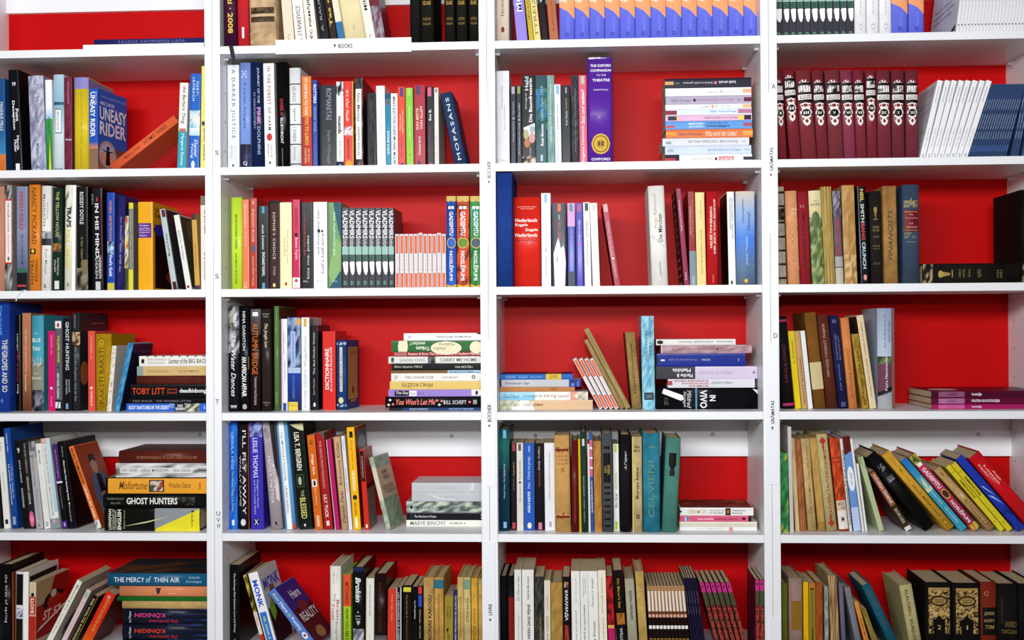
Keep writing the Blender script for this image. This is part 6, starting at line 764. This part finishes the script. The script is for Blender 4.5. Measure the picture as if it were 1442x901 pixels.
B(625.8, 637.6, 839, '9a8430', 'short olive booklet with black marks', [t('SĀRTS', '3a3414', 'u', .6, .82, .2, .44), t('VITOLS', '3a3414', 'u', .58, .8, .56, .76), po([(.2, .4), (.5, .42), (.4, .32)], '14140c'), t('VIESI', '3a3414', 'u', .05, .3, .35, .65)], l=.5, name='booklet')
B(638.2, 643.8, 830, '242c50', 'narrow navy paperback with close white capitals', [t('ANTONIO MACHADO DE ALARCÓN', 'd0d4e0', 'u', .05, .9, .25, .78)], l=.4)
B(644.4, 653, 812.5, 'cfae68', 'tan paperback with thin olive capitals, before the green-topped one', [t('ELEONORA DŪZE', '6a5824', 'u', .2, .74, .3, .66)], k='h', fin='worn', b=.001)
B(653.6, 663, 813, 'd0bc7c', 'pale tan paperback with grey green top block', [rc(.84, .97, '7c947c'), t('ČERSKIS', '4a4a2c', 'u', .4, .72, .28, .74)], k='h', fin='worn', b=.001)
B(664, 673, 814, 'd8a438', 'ochre paperback with olive initial and dark capitals', [t('R', '6a8a3c', 'h', .74, .79, .3, .62), t('M BRAGINS', '5c4010', 'd', .38, .58, .4, .62), t('KUTUZOVS', '3a2808', 'd', .02, .34, .3, .72)], k='h', fin='worn', b=.001)
B(674, 684, 815, 'c8a45c', 'tan paperback half hidden by the post', [t('B', '7a5c28', 'h', .74, .79, .2, .5), t('BERINGS', '4a3414', 'd', .0, .14, .2, .7)], k='h', fin='worn', b=.001)
bay(3, 6)
B(703.5, 714, 811, '0b0909', 'plain black hardback beside the post', [], k='h', fin='cloth')
B(714.6, 724, 811, '0f0a0a', 'black and dark red book beside two white paperbacks', [rc(0, .72, '7a1c18', .2, 1)], k='h')
B(725, 734.8, 802, 'e0ded8', 'white paperback with pale grey upward words', [t('si c’était la thyroïde?', '8a8a84', 'u', .08, .46, .45, .7, 'i'), t('Dr Pierre Nas', '5a5a56', 'u', .62, .92, .42, .7, 'i')], d=.15)
B(735.8, 752, 802, 'e4e2de', 'white paperback with heavy black capitals', [t('VÉGÉTARIEN SANS PEINE', '1c1a1a', 'u', .0, .58, .38, .7, 'b'), t('Gabriel Bertrand', '3a3836', 'u', .64, .92, .4, .62, 'i')], d=.15)
B(753, 766, 811.7, '2c2a28', 'dark speckled paperback with yellow upward line', [ph(0, 1, '2c2a28 1c1a18 3a3836 4a4844', 5, 18), t('BALZS LAUKUMS', 'b0a030', 'u', .02, .46, .56, .72)], l=-.3)
B(766.8, 775.4, 817, 'dcd4c0', 'cream paperback with thin brown capitals', [t('ZIGRIDA UNSETE', '6a6454', 'u', .02, .5, .35, .68), t('Jenija', '8a8474', 'u', .58, .78, .35, .66, 'i')], l=-.5)
B(776.5, 792.5, 820, 'a8803c', 'plain tan volume with faint texture', [ph(0, 1, 'a8803c b48c48 9c7434', 5, 12)], l=-.8, k='h', fin='worn', b=.0015)
B(793.4, 803.5, 812, '17110f', 'black paperback with white Cyrillic-style capitals', [ph(.85, .93, '8a5c50 3a2420 c89a88', 3, 3, .2, .8), t('ХАКАМАДА', 'f0ecea', 'd', .42, .83, .26, .74, 'b'), ph(0, .36, '8c2420 17110f b0342c', 3, 6, .2, .8)], l=-1.5)
B(806, 818, 804, 'e8e6e0', 'white paperback with light cursive words, first of four', [t('expliquée aux parents', '4a4a46', 'u', .02, .52, .4, .62, 'i'), t('Jean-Claude Liaudet', '9a9a94', 'u', .62, .92, .45, .62)], l=-1.8, d=.15)
B(818.6, 829.3, 804, 'e8e6e2', 'white paperback with bold black capitals, second of four', [t('LA SÉCURITÉ AU QUOTIDIEN', '20201e', 'u', .0, .58, .36, .64, 'b'), t('Stéphane Bertrand', '3a3a38', 'u', .68, .92, .32, .46), t('Franck Herst', '3a3a38', 'u', .72, .92, .56, .7)], l=-1.8, d=.15)
B(830, 843.7, 804, 'eae8e2', 'white paperback with dark serif name, third of four', [t('Henry Dunant', '2a2a2c', 'u', .02, .38, .42, .76), t('Gérard A. Jaeger', '5a5a5c', 'u', .56, .92, .34, .58)], l=-2.5, d=.15)
B(844.6, 855.5, 803, 'ece4cc', 'ivory paperback with thin capitals, last of four', [t('MES IDÉES DE M. SCHUTZ', '8a8a78', 'u', .0, .42, .42, .66), t('JEAN-NOËL FENWICK', '7a7a6c', 'u', .48, .92, .38, .62)], l=-2.8, d=.15)
B(857.5, 866.3, 811, 'a8141c', 'red and magenta paperback with dark photo folds', [ph(.34, 1, '6a0c10 b01c20 2a0808 c8242c', 4, 10), rc(.32, .36, 'd8a84c'), rc(0, .32, 'b81c5c')], l=-3.6)
B(871, 883.5, 803, '121010', 'black paperback with gold downward lettering, leaning', [t("On Bloor's Sea", 'c89c3c', 'd', .54, .9, .34, .62), rc(.34, .48, '9a5c28', .05, .95), ph(.35, .47, '9a5c28 7a4418 b0702c', 4, 3, .1, .9), t('WILLIAM', 'd0d0d0', 'd', .08, .3, .32, .62)], l=-7.5, d=.15)
B(885.6, 898.6, 815, 'a8a48c', 'greyish paperback with dark blue upward capitals', [t('GENDERS FRIZZE', '2a3450', 'u', .44, .84, .4, .68, 'b')], l=-6, k='h', b=.001)
B(901.3, 913, 804.7, 'c8a45c', 'tan volume with fine brown rules, before the patterned set', [rc(.835, .84, '9a7438', .1, .9), rc(.8, .803, '9a7438', .1, .9), rc(.75, .755, '9a7438', .2, .85), rc(.58, .584, 'a85c30', .2, .9), rc(.3, .31, '9a7438', .5, .8)], l=-7, k='h', fin='worn', b=.001)
for i in range(11):
    a = 915.6+i*5.25
    B(a, a+4.7, 824.6, '1c0c0c', f'{ORD[i]} from left of eleven thin brown and white patterned booklets', [rc(.56, 1, 'a88058'), rc(.62, .92, 'e8dcd0', .22, .78), rc(.56, .62, '6a3c24'), rc(.53, .575, 'd8a890', .1, .9), rc(.36, .41, 'e8e4e0', .08, .92), gr(.02, .16, 'a87838', '6a4820', .1, .9), rc(.2, .22, '8a6a30', .1, .9)], l=-5-.45*i, d=.15, name='booklet', group='patterned booklets')
for i in range(5):
    a = 975+i*4.2
    B(a, a+3.7, 814, '1a1630', f'{ORD[i]} from left of five thin dark navy booklets', [t('RAKSTNIEKS', '6a6484', 'd', .66, .82, .35, .65), t('LAIKS', '6a6484', 'd', .52, .62, .35, .65)], l=-15, d=.14, name='booklet', group='navy booklets')
for i in range(6):
    a = 1012+i*7.5
    B(a, a+5.8, 820.7, '5a1830', f'{ORD[i]} from left of six leaning magenta and red patterned booklets', [rc(.86, .995, 'b8307c'), rc(.93, .96, '3a1028', .3, .6), rc(.68, .86, '4a4a34'), ph(0, .68, '7a2420 2a2820 a83428 3a3a2c 5a1c1c', 3, 14), t('MUNZO', 'b0443c', 'd', .06, .64, .2, .8, 'b')], l=-27, d=.14, name='booklet', group='patterned leaning booklets')
for i, a in enumerate((1064.6, 1071)):
    B(a, a+5.6, 816, '5a1830', ['first of two upright magenta and red patterned booklets', 'second of two upright magenta patterned booklets at the side panel'][i], [rc(.86, .995, 'b8307c'), rc(.93, .96, '3a1028', .3, .6), rc(.68, .86, '4a4a34'), ph(0, .68, '7a2420 2a2820 a83428 3a3a2c 5a1c1c', 3, 14), t('MUNZO', 'b0443c', 'd', .06, .64, .2, .8, 'b')], r=.004, d=.14, name='booklet', group='patterned upright booklets')
bay(4, 6)
B(1102, 1109.8, 821, '6a6a1c', 'narrow olive green volume at the post', [], k='h', fin='cloth')
B(1111.4, 1130.4, 813.7, '9a7c74', 'mauve brown volume with square tan label', [rc(.32, .7, '8a6420', .18, .92)], k='h', fin='cloth', b=.002)
B(1132, 1139, 819.4, 'e0b010', 'bright yellow narrow paperback', [ph(0, .3, 'e0b010 c89410', 3, 4)])
B(1140, 1148.8, 821, 'b8742c', 'narrow tan paperback with olive strip', [rc(0, .92, '6a7a24', .2, .8), rc(.91, .93, '2a2410', .2, .8), t('DONBASS', '24280c', 'u', .06, .36, .36, .68, 'b')])
B(1149.4, 1158.8, 819, '9a4c1c', 'rust brown worn paperback', [ph(0, 1, '9a4c1c 8a4016 a85824', 4, 10)], fin='worn')
B(1162, 1167.4, 826, '8c8c84', 'thin mottled grey booklet', [ph(0, 1, '8c8c84 6c6c64 b4b4ac', 2, 16)], l=-1.5, name='booklet')
B(1171, 1183, 810, 'a8885c', 'tattered tan volume without spine, page folds showing', [ph(0, 1, 'a8885c 6a4c2c c8a878 8a6a40', 7, 6)], l=-5, k='h', fin='worn', b=.001)
B(1186.5, 1192.5, 821, '6c6478', 'violet grey thin hardback leaning on tattered volume', [], l=-5.5, k='h')
B(1208.5, 1217, 828, '7c7c84', 'plain grey hardback leaning left', [], l=-19.5, k='h', fin='cloth')
B(1222.5, 1228.7, 848, 'dc8c3c', 'short orange booklet leaning with dark capitals', [t('VITRA MUTULIS', '5a3010', 'd', .1, .7, .3, .66, 'b')], l=-21.5, name='booklet')
B(1235.5, 1242, 857.5, '8a7a30', 'short olive booklet leaning under the teal volume', [ph(0, 1, '8a7a30 9a8a3c 7a6a28', 3, 8)], l=-23, name='booklet')
B(1260, 1272.4, 826, '14586c', 'teal cloth volume leaning with faded red title', [t('PASAULES', '6a4a3c', 'd', .66, .94, .3, .6), t('STĀSTI', '6a4a3c', 'd', .36, .6, .34, .62)], l=-46, k='h', fin='cloth')
B(1284, 1301.5, 824.6, 'b8ac78', 'sage cream volume leaning with brown capitals', [t('KLAUGERU', '5a4c24', 'd', .56, .93, .34, .6, 'b'), t('KURDZEN', '5a4c24', 'd', .14, .5, .34, .6, 'b')], l=-17.5, k='h', fin='cloth', b=.003)
def gilt(a, b, yt, look, num):
    B(a, b, yt, '100c0a', look, [rc(.9, .93, 'a88850', .12, .92), ph(.5, .9, 'b08c50 2a1c10 c8a468 8a6838 1c140c d0b078', 12, 22, .12, .92), ph(.3, .5, 'b08c50 2a1c10 100c0a c0a060', 4, 12, .12, .3), ph(.3, .5, 'b08c50 2a1c10 100c0a c0a060', 4, 12, .74, .92), po([(.3, .28), (.3, .46), (.5, .56), (.74, .46), (.74, .28)], '100c0a'), el(.18, .86, .68, .82, '140e0a'), el(.24, .8, .7, .8, 'a88850'), t('TŪKSTOŠ', '140e0a', 'h', .755, .78, .32, .72, 'b'), t('NAKTIS', '140e0a', 'h', .72, .745, .36, .68, 'b'), t(num, 'c0a060', 'h', .36, .42, .45 if num == '2' else .49, .58 if num == '2' else .54)], k='h', fin='cloth', b=.002)
gilt(1304, 1341, 820, 'first of two black volumes with ornate gold leaf panel', '2')
gilt(1342.4, 1381.2, 821, 'second of two black volumes with ornate gold leaf panel', '1')
B(1382, 1404.4, 820, '7a2414', 'reddish brown volume with black label and gold capitals', [t('С', 'b88a4c', 'h', .82, .88, .2, .5), rc(.28, .66, '14100c', .12, 1), t('ДЖЕК', 'b89c5c', 'h', .55, .6, .2, .85), t('КЕЙТ', 'b89c5c', 'h', .46, .51, .2, .85), t('ТОМ', 'b89c5c', 'h', .37, .42, .25, .8)], k='h', fin='cloth')
B(1405, 1434.5, 822, '0e0b0a', 'black volume with dim gold lettering', [t('ЖИВО', '7a6434', 'h', .4, .48, .35, .9), t('ПИСЦЫ', '7a6434', 'h', .3, .37, .2, .9), rc(.45, .8, '3a2c18', .2, .26)], k='h', fin='cloth', b=.003)
B(1435.5, 1462, 822, '0c0a0a', 'black volume at the lower right picture corner', [], k='h', fin='cloth', b=.003)
# ================================================================ label strips, post letters, ribbon
def strip(px0, px1, py0, py1, label, text=None, d='u', box_=None, y=-0.0022, shelf=False):
    x0, z1 = unproj(px0, py0, 0); x1, z0 = unproj(px1, py1, 0); xc = (x0+x1)/2
    e = empty('label_strip', (x0, y, z0)); tag(e, label, 'label strip', 'white label strips')
    W_, H_ = x1-x0, z1-z0
    box('strip_body', 0, W_, 0, 0.0018, 0, H_, M['strip'], e, 0.0003)
    if text:
        tx, a = text, box_; u0, u1, v0, v1 = a; key = glyphs(tx, 'b'); STRIPT.append((e, key, d, u0, u1, v0, v1, W_, H_))
STRIPT = []
def rel(px0, px1, py0, py1, q0, q1, r0, r1): return ((q0-px0)/(px1-px0), (q1-px0)/(px1-px0), (py1-r1)/(py1-py0), (py1-r0)/(py1-py0))
for px0, px1, py0, py1, txt, tb, arr, lab in (
    (676.5, 695.5, 150, 341, 'BÜCHER', (685, 692, 227, 251), (688.5, 255, 259), 'white strip with grey word on the middle post, beside the tall navy volume'),
    (683, 698.5, 478, 685, 'BÜCHER', (685, 692, 569, 594), (688.5, 598, 602), 'white strip with grey word on the middle post, between fourth and fifth rows'),
    (680.3, 698.3, 762, 930, 'LIVRE', (688, 693, 850, 866), (690, 871, 875), 'greyish white strip low on the middle post, at the bottom row'),
    (1077.5, 1093, 131, 329, 'GRĀMATAS', (1082.3, 1089, 208, 241), (1085, 245, 249), 'white strip with long word on the third post, beside the maroon volumes'),
    (1078, 1097, 483, 682, 'GRĀMATAS', (1083.8, 1090.6, 564, 597), (1087, 601, 606), 'white strip with long word on the third post, between fourth and fifth rows'),
    (1083, 1100, 870, 930, None, None, None, 'plain white strip end low on the third post')):
    if txt:
        strip(px0, px1, py0, py1, lab, txt, 'u', rel(px0, px1, py0, py1, tb[0], tb[1], tb[2], tb[3]))
        STRIPT[-1] = STRIPT[-1] + ((rel(px0, px1, py0, py1, arr[0]-1.6, arr[0]+2.2, arr[1], arr[2])),)
    else: strip(px0, px1, py0, py1, lab)
strip(388, 579.5, 56.5, 73, 'white shelf-edge strip with the word for books under the leaning paperbacks', 'BOOKS', 'h', rel(388, 579.5, 56.5, 73, 477, 497, 62.5, 67.5))
STRIPT[-1] = STRIPT[-1] + (rel(388, 579.5, 56.5, 73, 470, 474, 63, 67),)
MARKS = []
for ch, px, py, c in (('S', 305.5, 215, 2), ('S', 305.5, 389, 2), ('T', 306, 565.5, 2), ('U', 307.5, 723, 2), ('V', 307.5, 732, 2), ('W', 308, 740.5, 2), ('A', 1089.3, 121.5, 4), ('D', 1092.3, 472.5, 4)):
    MARKS.append((ch, px, py, c, glyphs(ch, '')))
bake_fonts()
make_prints()
for e, key, d, u0, u1, v0, v1, W_, H_, ar in STRIPT:
    gv, gf = _fonts[key]; V = [(u*W_, -0.0003, v*H_) for u, v in flow(gv, d, u0, u1, v0, v1)]; F = list(gf); n = len(V)
    a0, a1, b0, b1 = ar
    V += [(a0*W_, -0.0003, b1*H_), (a1*W_, -0.0003, b1*H_), ((a0+a1)/2*W_, -0.0003, b0*H_)]; F.append((n, n+1, n+2))
    mesh_obj('strip_lettering', V, F, M['ink'], e, cols=[lin('38383e')]*len(V))
for ch, px, py, c, key in MARKS:
    X, Z = unproj(px, py, 0); gv, gf = _fonts[key]; ox = BX[c-1]+0.3
    V = [((a-.5)*0.0085, 0, (b-.5)*0.010) for a, b in gv]
    o = mesh_obj('letter_mark', V, gf, M['ink'], CASES[c-1], cols=[lin('4a4a50')]*len(V)); o.location = (X-ox, -0.0003, Z)
# black ribbon hanging from the plum hardback over the shelf edge
P = [(325, 66, .046), (324.5, 65, .02), (325, 65.5, -.001), (327, 74, -.004), (328.5, 82, -.004), (329, 90.5, -.003)]
V, F = [], []
for i, (px, py, y) in enumerate(P):
    X, Z = unproj(px, py, y)
    if i < 3: Z = ZS[1]+0.0012
    for s in (-1, 1):
        V += [(X+s*0.0045, y, Z), (X+s*0.0045, y+0.0004, Z+0.0004)]
for i in range(len(P)-1):
    n = 4*i; F += [(n, n+2, n+6, n+4), (n+1, n+5, n+7, n+3), (n, n+4, n+5, n+1), (n+2, n+3, n+7, n+6)]
tag(mesh_obj('bookmark_ribbon', V, F, M['black']), 'black bookmark ribbon hanging over the shelf from the plum hardback', 'ribbon')
# thin pale string lying over the shelf edge of the first column
P = [(30, 411, .03), (33, 409, .0), (36, 408.6, -.002), (29, 412, -.002), (24, 418, -.002), (22.5, 424, -.001)]
V, F = [], []
for px, py, y in P:
    X, Z = unproj(px, py, y)
    if y > 0: Z = ZS[3]+0.0015
    for k in range(5): V.append((X+0.0011*cos(k*2*pi/5), y+0.0011*sin(k*2*pi/5), Z+0.0003*k))
for i in range(len(P)-1):
    for k in range(5): F.append((5*i+k, 5*i+(k+1) % 5, 5*i+5+(k+1) % 5, 5*i+5+k))
tag(mesh_obj('string_end', V, F, M['strip']), 'thin pale string end hooked over a shelf edge below the orange hardback', 'string')
